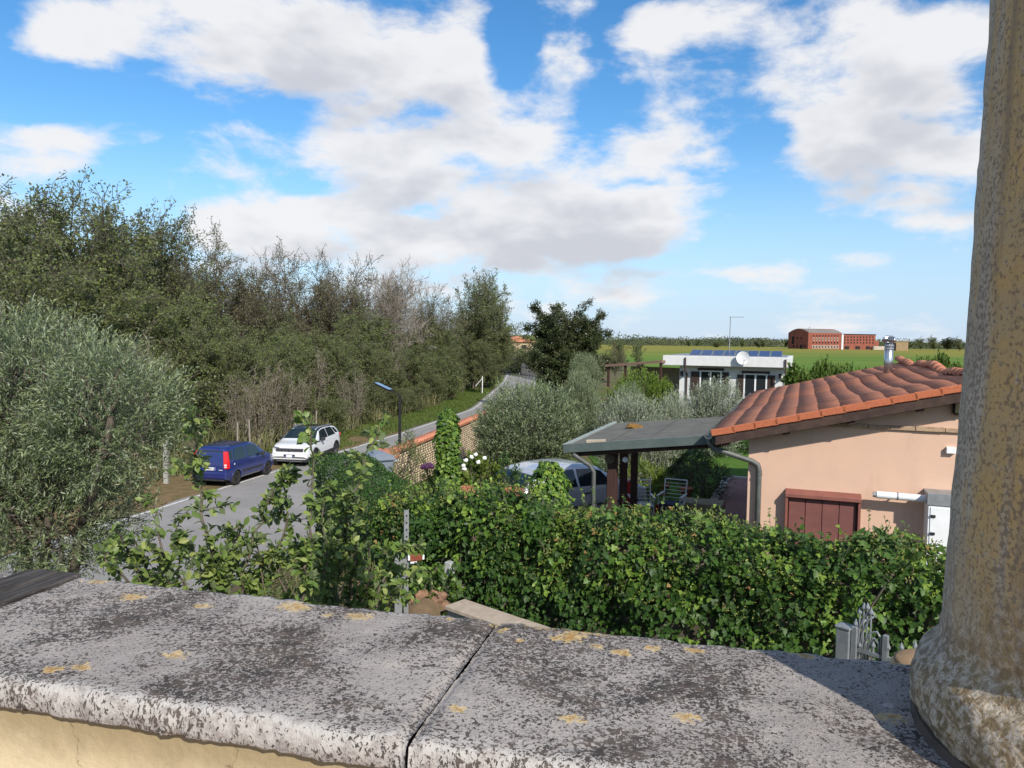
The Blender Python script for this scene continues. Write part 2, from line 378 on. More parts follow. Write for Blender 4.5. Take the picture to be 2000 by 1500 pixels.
# ------------------------------------------------------------------ colours and shared materials
M = {}
def ground_mat():
    t = NT('ground_soil'); v = t.coord('Object')
    n1 = t.noise(v, .35, 6, .6); n2 = t.noise(v, 3.5, 6, .65); n3 = t.noise(v, 22, 4, .6)
    grass = t.mix(t.ss(n2, .35, .65), (.062, .095, .022), (.115, .13, .04))
    dirt = t.mix(t.ss(n3, .35, .65), (.17, .13, .085), (.10, .075, .05))
    col = t.mix(t.ss(t.math('ADD', n1, t.math('MULTIPLY', n2, .35)), .62, .78), grass, dirt)
    return t.bsdf(col, .95, .1, 0, t.bump(n3, .6, .03))
M['ground'] = ground_mat()
def asphalt_mat():
    t = NT('asphalt'); v = t.coord('Object')
    n1 = t.noise(v, .5, 6, .6); n2 = t.noise(v, 60, 3, .6); n3 = t.noise(v, 2.2, 6, .7, .6)
    col = t.mix(t.ss(n1, .35, .7), (.22, .21, .20), (.27, .256, .243))
    col = t.mix(t.ss(n2, .45, .7, 0, .4), col, (.36, .345, .33))
    col = t.mix(t.ss(n3, .54, .68, 0, .5), col, (.19, .18, .17))
    n5 = t.noise(t.mapping(v, (1, .25, 1)), 1.1, 5, .7, .8); col = t.mix(t.ss(n5, .58, .66, 0, .35), col, (.15, .14, .135))
    return t.bsdf(col, .9, .2, 0, t.bump(n2, .4, .01))
M['asphalt'] = asphalt_mat()
M['shoulder'] = pmat('leaf_litter_shoulder', (.20, .135, .075), (.12, .10, .045), .95, 2.5, .6, 25, .1)
M['line'] = pmat('road_paint', (.62, .61, .58), (.40, .39, .37), .8, 9, .1)
def field_mat():
    t = NT('meadow'); v = t.coord('Object'); vs = t.mapping(v, (.35, 1.6, 1))
    n1 = t.noise(vs, .02, 5, .55); n2 = t.noise(v, .25, 5, .65)
    sy = t.N.new('ShaderNodeSeparateXYZ'); t.L(v, sy.inputs[0])
    far = t.ss(t.math('ADD', sy.outputs[1], t.math('MULTIPLY', n1, 260)), 330, 480)
    col = t.mix(t.ss(n1, .4, .62), (.085, .165, .022), (.125, .185, .03))
    col = t.mix(far, col, (.20, .19, .035))
    col = t.mix(t.ss(n2, .5, .8, 0, .5), col, (.16, .17, .04))
    return t.bsdf(col, .95, .1, 0, t.bump(n2, .4, .1))
M['field'] = field_mat()
M['lawn'] = pmat('lawn_turf', (.055, .12, .016), (.085, .15, .03), .95, 5, .5, 60, .1)
M['cream'] = None
# ------------------------------------------------------------------ ground, road, field
EDGE_PX = [(330, 988), (430, 956), (550, 918), (650, 888), (760, 855), (925, 800), (985, 746), (992, 729)]
EDGE = [onz(x, y, 0) for x, y in EDGE_PX]
d0 = (EDGE[2] - EDGE[0]).normalized()
EDGE = [EDGE[0] - d0 * 30, EDGE[0] - d0 * 12] + EDGE + [Vector((-5, EDGE[-1].y + 22, 0)), Vector((-16, EDGE[-1].y + 50, 0)), Vector((-40, EDGE[-1].y + 80, 0))]
EY = np.array([e.y for e in EDGE]); EX = np.array([e.x for e in EDGE])
def smooth_edge():
    ys = np.linspace(EY[0], EY[-1], 260); xs = np.interp(ys, EY, EX)
    for _ in range(14): xs[1:-1] = (xs[:-2] + 2 * xs[1:-1] + xs[2:]) / 4
    return ys, xs
RY, RX = smooth_edge()
def road_w(y): return np.interp(y, [15, 28, 42, 60, 120], [7.0, 6.6, 5.2, 4.6, 4.3])
def sstep(a, b, x): t = np.clip((x - a) / (b - a), 0, 1); return t * t * (3 - 2 * t)
def gz(X, Y):
    X = np.asarray(X, float); Y = np.asarray(Y, float)
    re = np.interp(Y, RY, RX) + road_w(Y)
    g = 1.3 * sstep(re + .3, re + 2.4, X)
    far = sstep(60, 140, Y); right = sstep(0, 6, X - re)
    g = np.where(Y > 60, g * (1 - far) + far * right * 1.25, g)
    g = g + 1.2 * sstep(120, 430, Y) * sstep(10, 60, X - re)
    return g
def z0(x, y): return float(gz(x, y))
def graded(a, b, fine0, fine1, step, growth=1.12):
    xs = list(np.arange(fine0, fine1 + 1e-6, step)); s = step; v = fine1
    while v < b: s *= growth; v += s; xs.append(min(v, b))
    s = step; v = fine0
    while v > a: s *= growth; v -= s; xs.insert(0, max(v, a))
    return np.array(xs)
def sheet(name, xs, ys, m, dz=0.0, zf=gz, noise=0.0):
    X, Y = np.meshgrid(xs, ys); Z = zf(X, Y) + dz
    if noise:
        P = np.stack([X.ravel(), Y.ravel(), 0 * X.ravel()], 1); Z = Z + (fbm(P, .8, 3).reshape(X.shape) - .5) * noise
    nx = len(xs); i = np.arange(len(ys) - 1)[:, None] * nx + np.arange(nx - 1)[None, :]
    F = np.stack([i, i + 1, i + nx + 1, i + nx], -1).reshape(-1, 4)
    o = mesh(name, np.stack([X, Y, Z], -1).reshape(-1, 3), F, m, smooth=True); o['kind'] = 'structure'; return o
sheet('ground', graded(-4500, 4500, -30, 30, .75), graded(-60, 7000, 2, 150, .75), M['ground'])
def ribbon(name, off0, off1, m, dz, y0=None, y1=None, dash=None):
    V, F = [], []
    for k, (y, x) in enumerate(zip(RY, RX)):
        if y0 is not None and (y < y0 or y > y1): continue
        j = min(k + 1, len(RY) - 1); i = max(k - 1, 0); t = Vector((RX[j] - RX[i], RY[j] - RY[i], 0)).normalized(); n = Vector((t.y, -t.x, 0))
        a = off0(y) if callable(off0) else off0; b = off1(y) if callable(off1) else off1
        V += [(x + n.x * a, y + n.y * a, dz), (x + n.x * b, y + n.y * b, dz)]
    F = [(2*i, 2*i+1, 2*i+3, 2*i+2) for i in range(len(V) // 2 - 1)]
    o = mesh(name, V, np.array(F), m); o['kind'] = 'structure'; return o
ribbon('road', -.25, lambda y: road_w(y), M['asphalt'], .03)
ribbon('shoulder', lambda y: -3.0 - .5 * math.sin(y * .7), lambda y: -.15 + .12 * math.sin(y * 2.1), M['shoulder'], .036, 0, 47)
ribbon('road_line', -.02, .12, M['line'], .04)
ribbon('road_line', lambda y: road_w(y) - .32, lambda y: road_w(y) - .2, M['line'], .04, 45, 200)
sheet('field', graded(24, 1400, 30, 160, 6), graded(62, 640, 70, 300, 6), M['field'], .05)
sheet('lawn', np.linspace(3.0, 20, 40), np.linspace(19.0, 34, 40), M['lawn'], .03, noise=.03)
# ------------------------------------------------------------------ terrace parapet
COP_Z = CAM_Z - 0.5
def coping_mat(spots):
    t = NT('weathered_coping'); v = t.coord('Object'); s = t.N.new('ShaderNodeSeparateXYZ'); t.L(v, s.inputs[0])
    lo = t.noise(v, 3.2, 5, .6); mid = t.noise(v, 14, 5, .65, .3)
    flat = t.mapping(v, (1, 1, .6))
    col = t.mix(t.ss(lo, .35, .65), (.25, .222, .202), (.325, .293, .268))
    col = t.mix(t.ss(mid, .52, .68, 0, .6), col, (.25, .212, .19))
    fine = t.noise(flat, 420, 3, .6); col = t.mix(t.ss(fine, .38, .68, 0, .6), col, (.42, .385, .355))
    # pale crust on the edges
    edge = t.math('ADD', t.ss(s.outputs[1], .03, -.01), t.ss(s.outputs[1], .375, .41))
    pale = t.math('MULTIPLY', t.math('MINIMUM', edge, 1.0), t.ss(t.noise(v, 55, 4, .6), .36, .56))
    col = t.mix(t.math('MULTIPLY', pale, .8), col, (.44, .415, .385))
    # dark crust: flakes in several sizes, thick in some areas and thin in others
    area = t.noise(v, 4.6, 4, .6, .4)
    f1 = t.noise(flat, 210, 5, .62, .6); f2 = t.noise(flat, 95, 6, .7, .4); facef = t.ss(s.outputs[1], .004, -.008)
    thr = t.math('ADD', t.math('MULTIPLY_ADD', area, -.50, .775), t.math('MULTIPLY', facef, .045))
    k1 = t.ss(t.math('SUBTRACT', f1, thr), -.008, .022); k2 = t.ss(t.math('SUBTRACT', f2, t.math('ADD', thr, .035)), -.008, .02)
    dark = t.math('MAXIMUM', k1, k2)
    dc = t.mix(t.ss(t.noise(v, 33, 3, .5), .4, .62), (.042, .035, .031), (.088, .068, .056))
    col = t.mix(t.math('MULTIPLY', dark, .94), col, dc)
    # round pale lichens
    w = t.voro(v, 7.5); col = t.mix(t.math('MULTIPLY', t.ss(t.math('ADD', w, t.math('MULTIPLY', mid, .12)), .125, .10), .6), col, (.46, .43, .39))
    # yellow lichens
    acc = None
    nn = t.noise(v, 95, 4, .65)
    for (x, y, rx, ry) in spots:
        q = t.N.new('ShaderNodeVectorMath'); q.operation = 'MULTIPLY_ADD'; t.L(v, q.inputs[0]); q.inputs[1].default_value = (1 / rx, 1 / ry, 0); q.inputs[2].default_value = (-x / rx, -y / ry, 0)
        l = t.N.new('ShaderNodeVectorMath'); l.operation = 'LENGTH'; t.L(q.outputs[0], l.inputs[0])
        a = t.math('ADD', l.outputs['Value'], t.math('MULTIPLY_ADD', nn, 3.2, -1.5)); acc = a if acc is None else t.math('MINIMUM', acc, a)
    yl = t.ss(acc, 1.0, .8)
    yc = t.mix(t.ss(acc, .2, .75), (.38, .20, .04), (.56, .40, .17)); yc = t.mix(t.ss(t.noise(v, 210, 3, .6), .45, .6, 0, .5), yc, (.55, .48, .33))
    col = t.mix(t.math('MULTIPLY', yl, t.ss(t.noise(v, 60, 5, .7), .34, .52, .15, .85)), col, yc)
    h = t.math('ADD', t.math('MULTIPLY', f1, .5), t.math('ADD', t.math('MULTIPLY', dark, .25), t.math('MULTIPLY', fine, .35)))
    b = t.bump(h, .55, .006); b = t.bump(mid, .35, .012, b)
    return t.bsdf(col, .92, .15, 0, b)
PAR_RZ = R(-14.2)
jn, jf = onz(803, 1436, COP_Z), onz(962, 1211, COP_Z)
parapet = thing('parapet_wall', 'cream plastered terrace parapet with lichen-covered grey stone coping', 'parapet', (jn.x, jn.y, 0), PAR_RZ)
PM = (Matrix.Translation((jn.x, jn.y, 0)) @ Matrix.Rotation(PAR_RZ, 4, 'Z')); PMI = PM.inverted()
def ploc(x, y): return PMI @ onz(x, y, COP_Z)
CW = ploc(962, 1211).y                                     # coping width
SP = []
for (x, y, rx, ry) in [(1118, 1243, .028, .03), (1150, 1230, .05, .03), (1060, 1222, .03, .018), (1085, 1245, .012, .012), (972, 1215, .02, .012), (980, 1232, .012, .014), (575, 1185, .035, .025), (700, 1203, .03, .02), (855, 1196, .02, .014), (880, 1210, .01, .01),
                       (1013, 1251, .01, .01), (1570, 1283, .02, .012), (190, 1135, .03, .018), (345, 1280, .022, .016), (105, 1307, .02, .014), (160, 1303, .024, .014), (895, 1388, .016, .01), (1118, 1406, .018, .012),
                       (1356, 1270, .018, .01), (1275, 1267, .016, .014), (1748, 1297, .014, .012), (640, 1200, .012, .012), (1165, 1262, .012, .012), (1215, 1275, .02, .014), (395, 1182, .02, .012), (1340, 1405, .02, .015), (1740, 1405, .02, .015), (255, 1165, .03, .02)]:
    p = ploc(x, y); SP.append((p.x, p.y, rx, ry))
M['coping'] = coping_mat(SP)
def slab(name, x0, x1, skew0=0.0, skew1=0.0, seed=1, dz=0.0):
    """coping slab swept along x: rounded nosing, rough arrises"""
    prof = [(CW - .02, -.045), (.02, -.045), (-.010, -.0445), (-.015, -.040), (-.016, -.024), (-.015, -.008), (-.011, -.0025), (-.004, .0)]
    prof += [(y, 0.0) for y in np.linspace(.012, CW - .012, 44)] + [(CW - .004, -.002), (CW, -.01), (CW - .002, -.035)]
    prof = np.array(prof); n = len(prof); nx = max(8, int((x1 - x0) / .009))
    f = np.linspace(0, 1, nx); ends = np.minimum(np.arange(nx), np.arange(nx)[::-1])
    X = (x0 + skew0 * prof[None, :, 0] / CW) * (1 - f[:, None]) + (x1 + skew1 * prof[None, :, 0] / CW) * f[:, None]
    Y = np.repeat(prof[None, :, 0], nx, 0); Z = np.repeat(prof[None, :, 1], nx, 0)
    P = np.stack([X, Y, Z], -1).reshape(-1, 3)
    n1 = (fbm(P, 9, seed) - .5).reshape(nx, n); n2 = (fbm(P, 42, seed + 5) - .5).reshape(nx, n); n3 = (fbm(P, 120, seed + 9, 2) - .5).reshape(nx, n)
    Z = Z + n1 * .007 + n2 * .004 + n3 * .0025
    side = (np.arange(n) < 8) | (np.arange(n) >= n - 3)
    Y = Y + np.where(side[None, :], n1 * .005 + n2 * .009 + n3 * .007, 0)
    Z = Z - np.where(ends[:, None] < 2, .004 * (2 - ends[:, None]), 0)
    ej = (fbm(np.stack([np.full(n, seed * 1.0), prof[:, 0], prof[:, 1]], 1), 35, 3) - .5) * .004
    X[0] += ej; X[-1] += -np.abs(ej)
    V = np.stack([X, Y, Z + COP_Z + dz], -1).reshape(-1, 3)
    k = np.arange(n); k2 = (k + 1) % n; i = np.arange(nx - 1)[:, None] * n
    F = np.stack([i + k, i + k2, i + n + k2, i + n + k], -1).reshape(-1, 4)
    o = mesh(name, V, [F, np.array([list(range(n))], np.int32), np.array([list(range((nx - 1) * n, nx * n))[::-1]], np.int32)], M['coping'], parapet, smooth=True)
    return o
gr = (ploc(160, 1116).x + ploc(2, 1184).x) / 2; gl_ = (ploc(85, 1108).x + ploc(2, 1133).x) / 2
slab('coping_slab', gr, -.0012, seed=1)
slab('coping_slab', .0012, 2.4, seed=21, dz=.002)
slab('coping_slab', gl_ - 2.2, gl_, seed=41, dz=-.004)
def bitumen():
    t = NT('old_bitumen'); v = t.mapping(t.coord(), (22, 1.5, 4)); n = t.noise(v, 6, 6, .65); n2 = t.noise(t.coord(), 90, 4, .6)
    col = t.mix(t.ss(n, .35, .65), (.030, .026, .024), (.085, .075, .068)); col = t.mix(t.ss(n2, .6, .75, 0, .5), col, (.2, .18, .16))
    return t.bsdf(col, .85, .2, 0, t.bump(n, .7, .01))
M['bitumen'] = bitumen()
b = MB(); 
for i in range(4):
    xa = gl_ + (gr - gl_) * i / 4 - .012; xb = gl_ + (gr - gl_) * (i + 1) / 4 + .010
    b.box(xa, xb, -.03, CW + .004, COP_Z - .05, COP_Z + .002 + .003 * (i % 2))
b.build('joint_strip', M['bitumen'], parapet, .003)
def plaster(name, c1, c2, stain):
    t = NT(name); v = t.coord(); s = t.N.new('ShaderNodeSeparateXYZ'); t.L(v, s.inputs[0])
    n = t.noise(v, 3, 5, .6); n2 = t.noise(v, 70, 4, .6); n3 = t.noise(v, 18, 5, .7)
    col = t.mix(t.ss(n, .35, .65), c1, c2)
    else_ = t.noise(t.mapping(v, (2.2, 2.2, .35)), 1.6, 6, .65)
    col = t.mix(t.ss(else_, .52, .74, 0, .22), col, tuple(x * .62 for x in c1)); col = t.mix(t.ss(t.noise(v, 7, 6, .7), .58, .72, 0, .16), col, tuple(min(1, x * 1.25) for x in c2))
    if stain is not None:
        k = t.ss(t.math('ADD', s.outputs[2], t.math('MULTIPLY', n3, .07)), stain - .075, stain + .03); col = t.mix(t.math('MULTIPLY', k, .75), col, (.20, .15, .075))
        col = t.mix(t.ss(t.noise(v, 130, 2, .5), .70, .78, 0, .5), col, (.25, .2, .12))
        wv = t.N.new('ShaderNodeVectorMath'); wv.operation = 'MULTIPLY_ADD'; t.L(t.N.new('ShaderNodeTexNoise').outputs['Color'], wv.inputs[0]); wn_ = wv.inputs[0].links[0].from_node; t.L(v, wn_.inputs['Vector']); wn_.inputs['Scale'].default_value = 14; wn_.inputs['Detail'].default_value = 5; wv.inputs[1].default_value = (.09, .09, .09); t.L(t.mapping(v, (1, 1, .4)), wv.inputs[2])
        cr = t.voro(wv.outputs[0], 2.1, 'DISTANCE_TO_EDGE'); nd = t.noise(v, 8, 3, .6)
        col = t.mix(t.math('MULTIPLY', t.ss(t.math('ADD', cr, t.math('MULTIPLY', nd, .004)), .0040, .0026), .65), col, (.16, .12, .07))
    return t.bsdf(col, .9, .15, 0, t.bump(n2, .3, .006))
M['cream_plaster'] = plaster('cream_plaster', (.57, .455, .285), (.61, .505, .33), COP_Z - .05)
MB().box(-4.2, 2.4, .004, CW - .03, -.2, COP_Z - .0445).build('wall', M['cream_plaster'], parapet)
terr = MB().box(-4.2, 2.6, -4.0, .003, COP_Z - 1.15, COP_Z - 1.05).build('terrace_floor', pmat('terrace_tiles', (.36, .22, .15), (.30, .18, .12)), None)
terr.matrix_world = PM; terr['kind'] = 'structure'
# ------------------------------------------------------------------ column on the parapet
cc = PM @ Vector((.905, CW / 2 - .01, 0))
def sil(x, y):
    d = ray(x, y); dx = Vector((d.x, d.y)); L = dx.length; u = dx / L; c = Vector((cc.x, cc.y))
    t = u.dot(c); r = abs(u.x * c.y - u.y * c.x); return CAM_Z + d.z / L * t, r
pr = [sil(*p) for p in ((1932, 0), (1919, 200), (1905, 400), (1891, 600), (1874, 800), (1856, 1000), (1846, 1120), (1838, 1225))]
zt, rt = pr[0]; pr = [(zt + 1.6, rt - .02), (zt + .6, rt - .008)] + pr
zb = pr[-1][0]
pr += [(zb - .012, pr[-1][1] + .008), (zb - .03, pr[-1][1] + .026), (zb - .055, pr[-1][1] + .034), (zb - .085, pr[-1][1] + .036), (COP_Z + .02, pr[-1][1] + .026), (COP_Z - .01, pr[-1][1] + .02)]
pr = np.array(pr)[::-1]
def column_mat():
    t = NT('weathered_column'); v = t.coord(); s = t.N.new('ShaderNodeSeparateXYZ'); t.L(v, s.inputs[0])
    st = t.mapping(v, (9, 9, .8)); n = t.noise(st, 2.2, 6, .62, .3); n2 = t.noise(v, 16, 5, .65); n3 = t.noise(v, 170, 4, .62); n4 = t.noise(v, 85, 5, .65, .3)
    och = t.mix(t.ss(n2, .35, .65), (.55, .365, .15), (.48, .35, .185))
    shade_gry = t.mix(t.ss(n2, .35, .65), (.42, .36, .28), (.51, .44, .345))
    side = t.math('ADD', t.math('MULTIPLY_ADD', s.outputs[1], 5.4, -.18), t.math('MULTIPLY_ADD', n, 2.4, -1.2))  # grey of the shaded side put into the colour, edge broken by streaks
    col = t.mix(t.ss(side, -.30, .25), och, shade_gry)
    col = t.mix(t.ss(n4, .56, .68, 0, .5), col, (.53, .48, .42))
    thr = t.math('MULTIPLY_ADD', n, -.34, .70)
    k = t.ss(t.math('SUBTRACT', n3, thr), -.02, .05); col = t.mix(t.math('MULTIPLY', k, .65), col, (.16, .12, .085))
    sk = t.ss(t.noise(t.mapping(v, (20, 20, .6)), 1.7, 6, .7), .50, .68, 0, .6); col = t.mix(sk, col, (.20, .17, .14))
    low = t.ss(t.math('ADD', s.outputs[2], t.math('MULTIPLY', n2, .25)), .40, .16)
    mott = t.mix(t.ss(n4, .44, .56), (.13, .098, .066), (.50, .445, .375)); mott = t.mix(t.ss(n3, .48, .6, 0, .7), mott, (.30, .215, .11))
    col = t.mix(t.math('MULTIPLY', low, .8), col, mott)
    b = t.bump(n3, .3, .005); b = t.bump(n4, .25, .008, b)
    return t.bsdf(col, .93, .12, 0, b)
col_o = thing('stone_column', 'tall weathered ochre and grey column standing on the parapet coping', 'column', (cc.x, cc.y, COP_Z))
zs = np.concatenate([np.linspace(pr[0, 0], zb + .02, 40), np.linspace(zb + .03, pr[-1, 0], 120)]); rs = np.interp(zs, pr[:, 0], pr[:, 1])
for _ in range(2): rs[1:-1] = (rs[:-2] + 2 * rs[1:-1] + rs[2:]) / 4
th = np.linspace(0, 2 * np.pi, 96, endpoint=False); Zg, Tg = np.meshgrid(zs, th, indexing='ij'); Rg = np.repeat(rs[:, None], 96, 1)
P = np.stack([Rg * np.cos(Tg), Rg * np.sin(Tg), Zg], -1).reshape(-1, 3)
Rg = Rg + ((fbm(P, 12, 7) - .5) * .012 + (fbm(P, 45, 9) - .5) * .008).reshape(Rg.shape) * np.where(Zg < zb + .02, 1.5, .5)
V = np.stack([Rg * np.cos(Tg), Rg * np.sin(Tg), Zg - COP_Z], -1).reshape(-1, 3)
i = np.arange(len(zs) - 1)[:, None] * 96; k = np.arange(96); F = np.stack([i + k, i + (k + 1) % 96, i + 96 + (k + 1) % 96, i + 96 + k], -1).reshape(-1, 4)
nsp = 43                                                     # rings below: base; above: shaft
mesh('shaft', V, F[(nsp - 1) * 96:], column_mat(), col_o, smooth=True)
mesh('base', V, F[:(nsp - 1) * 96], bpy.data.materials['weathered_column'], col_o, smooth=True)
t = [(cc.x + (pr[0, 1] + .004) * math.cos(a) , cc.y + (pr[0, 1] + .004) * math.sin(a), COP_Z + .004) for a in np.linspace(0, 2 * np.pi, 40)]
MB().tube([(p[0] - cc.x, p[1] - cc.y, .002) for p in t], .011, 6).build('mortar_seam', pmat('dark_mortar', (.10, .075, .06), (.06, .05, .04), .9, 20), col_o)
# ------------------------------------------------------------------ peach house with tiled roof
M['peach'] = plaster('peach_plaster', (.62, .415, .305), (.59, .40, .295), None)
M['eave_wood'] = pmat('dark_eave_wood', (.075, .045, .035), (.045, .028, .024), .8, 6, .4, 40, stretch=(1, 1, 1))
def terracotta(name, c1, c2, c3):
    t = NT(name); v = t.coord(); oi = t.N.new('ShaderNodeObjectInfo'); ge = t.N.new('ShaderNodeNewGeometry')
    pv = ge.outputs['Position']
    n = t.noise(pv, 1.3, 5, .6); n2 = t.noise(pv, 18, 5, .65)
    col = t.mix(oi.outputs['Random'], c1, c2); col = t.mix(t.ss(n, .4, .65, 0, .6), col, c3); col = t.mix(t.ss(n2, .52, .75, 0, .5), col, tuple(x * .5 for x in c1)); col = t.mix(t.ss(t.noise(pv, 55, 4, .65), .62, .72, 0, .55), col, (.30, .26, .17))
    return t.bsdf(col, .85, .2, 0, t.bump(n2, .3, .01))
M['tile'] = terracotta('roof_tile_clay', (.45, .175, .10), (.56, .235, .14), (.40, .16, .095))
def lichen_tile():
    t = NT('lichen_on_tile'); ge = t.N.new('ShaderNodeNewGeometry'); p = ge.outputs['Position']; n = t.noise(p, 2.6, 3, .6); n2 = t.noise(p, 30, 4, .7)
    k = t.math('MULTIPLY', t.ss(n, .55, .66), t.ss(n2, .42, .58)); col = t.mix(t.ss(n2, .3, .7), (.46, .145, .07), (.36, .115, .06)); return t.bsdf(t.mix(k, col, (.50, .27, .05)), .9, .15, 0, t.bump(n2, .4, .01))
M['lichen_tile'] = lichen_tile()
G0 = 1.3
WC = onz(1467, 848, 4.23)                                    # wall corner under the eave
WC = Vector((3.91, 12.39, 0))
HRZ = R(-21)
house = thing('peach_house', 'small peach plastered house with a sagging terracotta tile roof', 'house', (WC.x, WC.y, G0), HRZ)
HM = Matrix.Translation((WC.x, WC.y, G0)) @ Matrix.Rotation(HRZ, 4, 'Z'); HMI = HM.inverted()
hn = (HM.to_3x3() @ Vector((0, 1, 0)))
def hw(x, y, off=0.0):                                       # photo pixel -> house coordinates on the gable wall plane (offset towards us)
    p = HMI @ onplane(x, y, HM @ Vector((0, -off, 0)), hn); return p
EX0, RXX, EZ, RZ = -.52, 3.36, 2.98, 3.93                    # eave x, ridge x, eave z, ridge z
HD = 10.8; RY0, RY1 = -.36, 11.1
def roof_z(x): return EZ + (RZ - EZ) * ((x - EX0) / (RXX - EX0) if x <= RXX else (2 * RXX - EX0 - x) / (RXX - EX0))
WR = 2 * RXX
b = MB(); b.prism([(0, -.3), (WR, -.3), (WR, roof_z(WR) - .13), (RXX, RZ - .13), (0, roof_z(0) - .13)], 'y', 0, HD)
b.build('wall', M['peach'], house)
# roof deck, rafters tails and barge boards
b = MB(); b.prism([(EX0 + .05, roof_z(EX0 + .05) - .045), (RXX, RZ - .045), (2 * RXX - EX0 - .05, roof_z(EX0 + .05) - .045), (2 * RXX - EX0 - .05, roof_z(EX0 + .05) - .10), (RXX, RZ - .10), (EX0 + .05, roof_z(EX0 + .05) - .10)], 'y', RY0 + .03, RY1 - .03)
deck = b.build('roof', M['eave_wood'], house)
for sx in (1, -1):
    b = MB(); X = (lambda x: x) if sx == 1 else (lambda x: 2 * RXX - x)
    b.prism([(X(EX0 + .02), roof_z(EX0 + .02) - .052), (X(RXX), RZ - .052), (X(RXX), RZ - .20), (X(EX0 + .02), roof_z(EX0 + .02) - .20)], 'y', RY0 - .02, RY0 + .028)
    b.build('barge_board', M['eave_wood'], deck, .004)
for k in range(5):                                            # purlin ends under the verge
    x = EX0 + .12 + k * .93
    MB().box(x, x + .1, RY0 + .03, .0, roof_z(x) - .24, roof_z(x) - .105).build('purlin_end', M['eave_wood'], deck, .006)
# tiles: roman tiles, one object each for the largest 300, the rest joined
NX, TW, TL = 12, .185, .42
PITCH_L = math.hypot(RXX - EX0, RZ - EZ); EXPO = PITCH_L / NX; SLA = math.atan2(RZ - EZ, RXX - EX0)
def tile_shape():
    xs = np.array([-.5, -.38, -.25, -.05, .1, .25, .4, .5]) * TW * 1.04
    zz = np.array([.016, .011, .009, .009, .011, .017, .019, .016])
    top = [(0, x, z) for x, z in zip(xs, zz)] + [(TL, x, z - .008) for x, z in zip(xs, zz)]
    bot = [(u, x, z - .016) for u, x, z in top]
    n = len(xs); V = top + bot; F = []
    for k in range(n - 1): F += [(k, k + 1, n + k + 1, n + k), (2*n + k, 3*n + k, 3*n + k + 1, 2*n + k + 1), (k, 2*n + k, 2*n + k + 1, k + 1)]
    F += [(0, n, 3*n, 2*n), (n - 1, 3*n - 1, 4*n - 1, 2*n - 1)]
    return np.array(V, float), np.array(F)
TV, TF = tile_shape()
tile_me = None; nobj = 0; rest_v, rest_f = [], []
rngt = random.Random(4)
def sag(x, y): return .040 * math.sin(y * 1.05 + x * .5) + .012 * math.sin(y * 2.3 - x * .9 + 1) + .012 * math.sin(x * 2 + y * .4)
NYT = int((RY1 - RY0) / TW) + 1
for jy in range(NYT):
    for ix in range(NX):
        y = RY0 + TW * (jy + .5) - .03; u = ix * EXPO + rngt.uniform(-.008, .008)
        x = EX0 - .04 + u * math.cos(SLA); z = EZ + u * math.sin(SLA) + sag(x, y) * min(1, (y - RY0) / 1.6) * .75 + .012
        Mx = Matrix.Translation((x, y, z)) @ Matrix.Rotation(rngt.uniform(-.02, .02), 4, 'Z') @ Matrix.Rotation(-SLA + .024, 4, 'Y')
        if jy < 25:
            if tile_me is None:
                o = mesh('roof_tile', TV, TF, M['tile'], deck); tile_me = o.data
            else:
                o = bpy.data.objects.new('roof_tile', tile_me); link(o, deck)
            o.matrix_local = Mx
        else:
            A = np.array(Mx); rest_f.append(TF + len(rest_v) * len(TV)); rest_v.append(TV @ A[:3, :3].T + A[:3, 3])
o = mesh('roof_tiles', np.concatenate(rest_v), np.concatenate(rest_f), M['tile'], deck); o['kind'] = 'stuff'
rv, rf = [], []
for jy in range(NYT):                                         # far slope, out of sight from here: joined
    for ix in range(NX):
        y = RY0 + TW * (jy + .5) - .03; u = ix * EXPO; x = 2 * RXX - EX0 + .04 - u * math.cos(SLA)
        A = np.array(Matrix.Translation((x, y, EZ + u * math.sin(SLA) + .012)) @ Matrix.Rotation(math.pi, 4, 'Z') @ Matrix.Rotation(-SLA + .024, 4, 'Y'))
        rf.append(TF + len(rv) * len(TV)); rv.append(TV @ A[:3, :3].T + A[:3, 3])
o = mesh('roof_tiles', np.concatenate(rv), np.concatenate(rf), M['tile'], deck); o['kind'] = 'stuff'
# verge tiles and lichen along the barge board
b = MB()
for k in range(NX):
    u0 = k * EXPO; x = EX0 - .05 + u0 * math.cos(SLA)
    m4 = Matrix.Translation((x, RY0 - .03, EZ + u0 * math.sin(SLA))) @ Matrix.Rotation(-SLA + .03, 4, 'Y')
    MB().box(0, EXPO + .05, -.02, .03, -.055, .055, m4).build('verge_tile', M['lichen_tile'], deck, .01)
# ridge caps, a wavering line
prev = None; n = 30
cap = None
for k in range(n):
    y = RY0 + (RY1 - RY0) * k / (n - 1); z = RZ + .075 + .05 * math.sin(y * 1.25 + .6) + .02 * math.sin(y * 2.9)
    if cap is None:
        P = []; seg = 8
        for (yy, rr) in ((0, .125), (.44, .105)):
            for rq in (rr, rr - .02):
                for q in range(seg + 1):
                    a = math.pi * q / seg; P.append((rq * math.cos(a), yy, rq * math.sin(a) - .06))
        c = seg + 1; Fq = []
        for q in range(seg): Fq += [(q, q + 1, 2*c + q + 1, 2*c + q), (c + q, 3*c + q, 3*c + q + 1, c + q + 1), (q, c + q, c + q + 1, q + 1), (2*c + q, 2*c + q + 1, 3*c + q + 1, 3*c + q)]
        o = mesh('ridge_tile', P, np.array(Fq), M['tile'], deck, smooth=False); cap = o.data
    else: o = link(bpy.data.objects.new('ridge_tile', cap), deck)
    dzdy = (.05 * 1.25 * math.cos(y * 1.25 + .6) + .058 * math.cos(y * 2.9)) * .8
    o.matrix_local = Matrix.Translation((RXX, y, z)) @ Matrix.Rotation(dzdy + .05, 4, 'X')
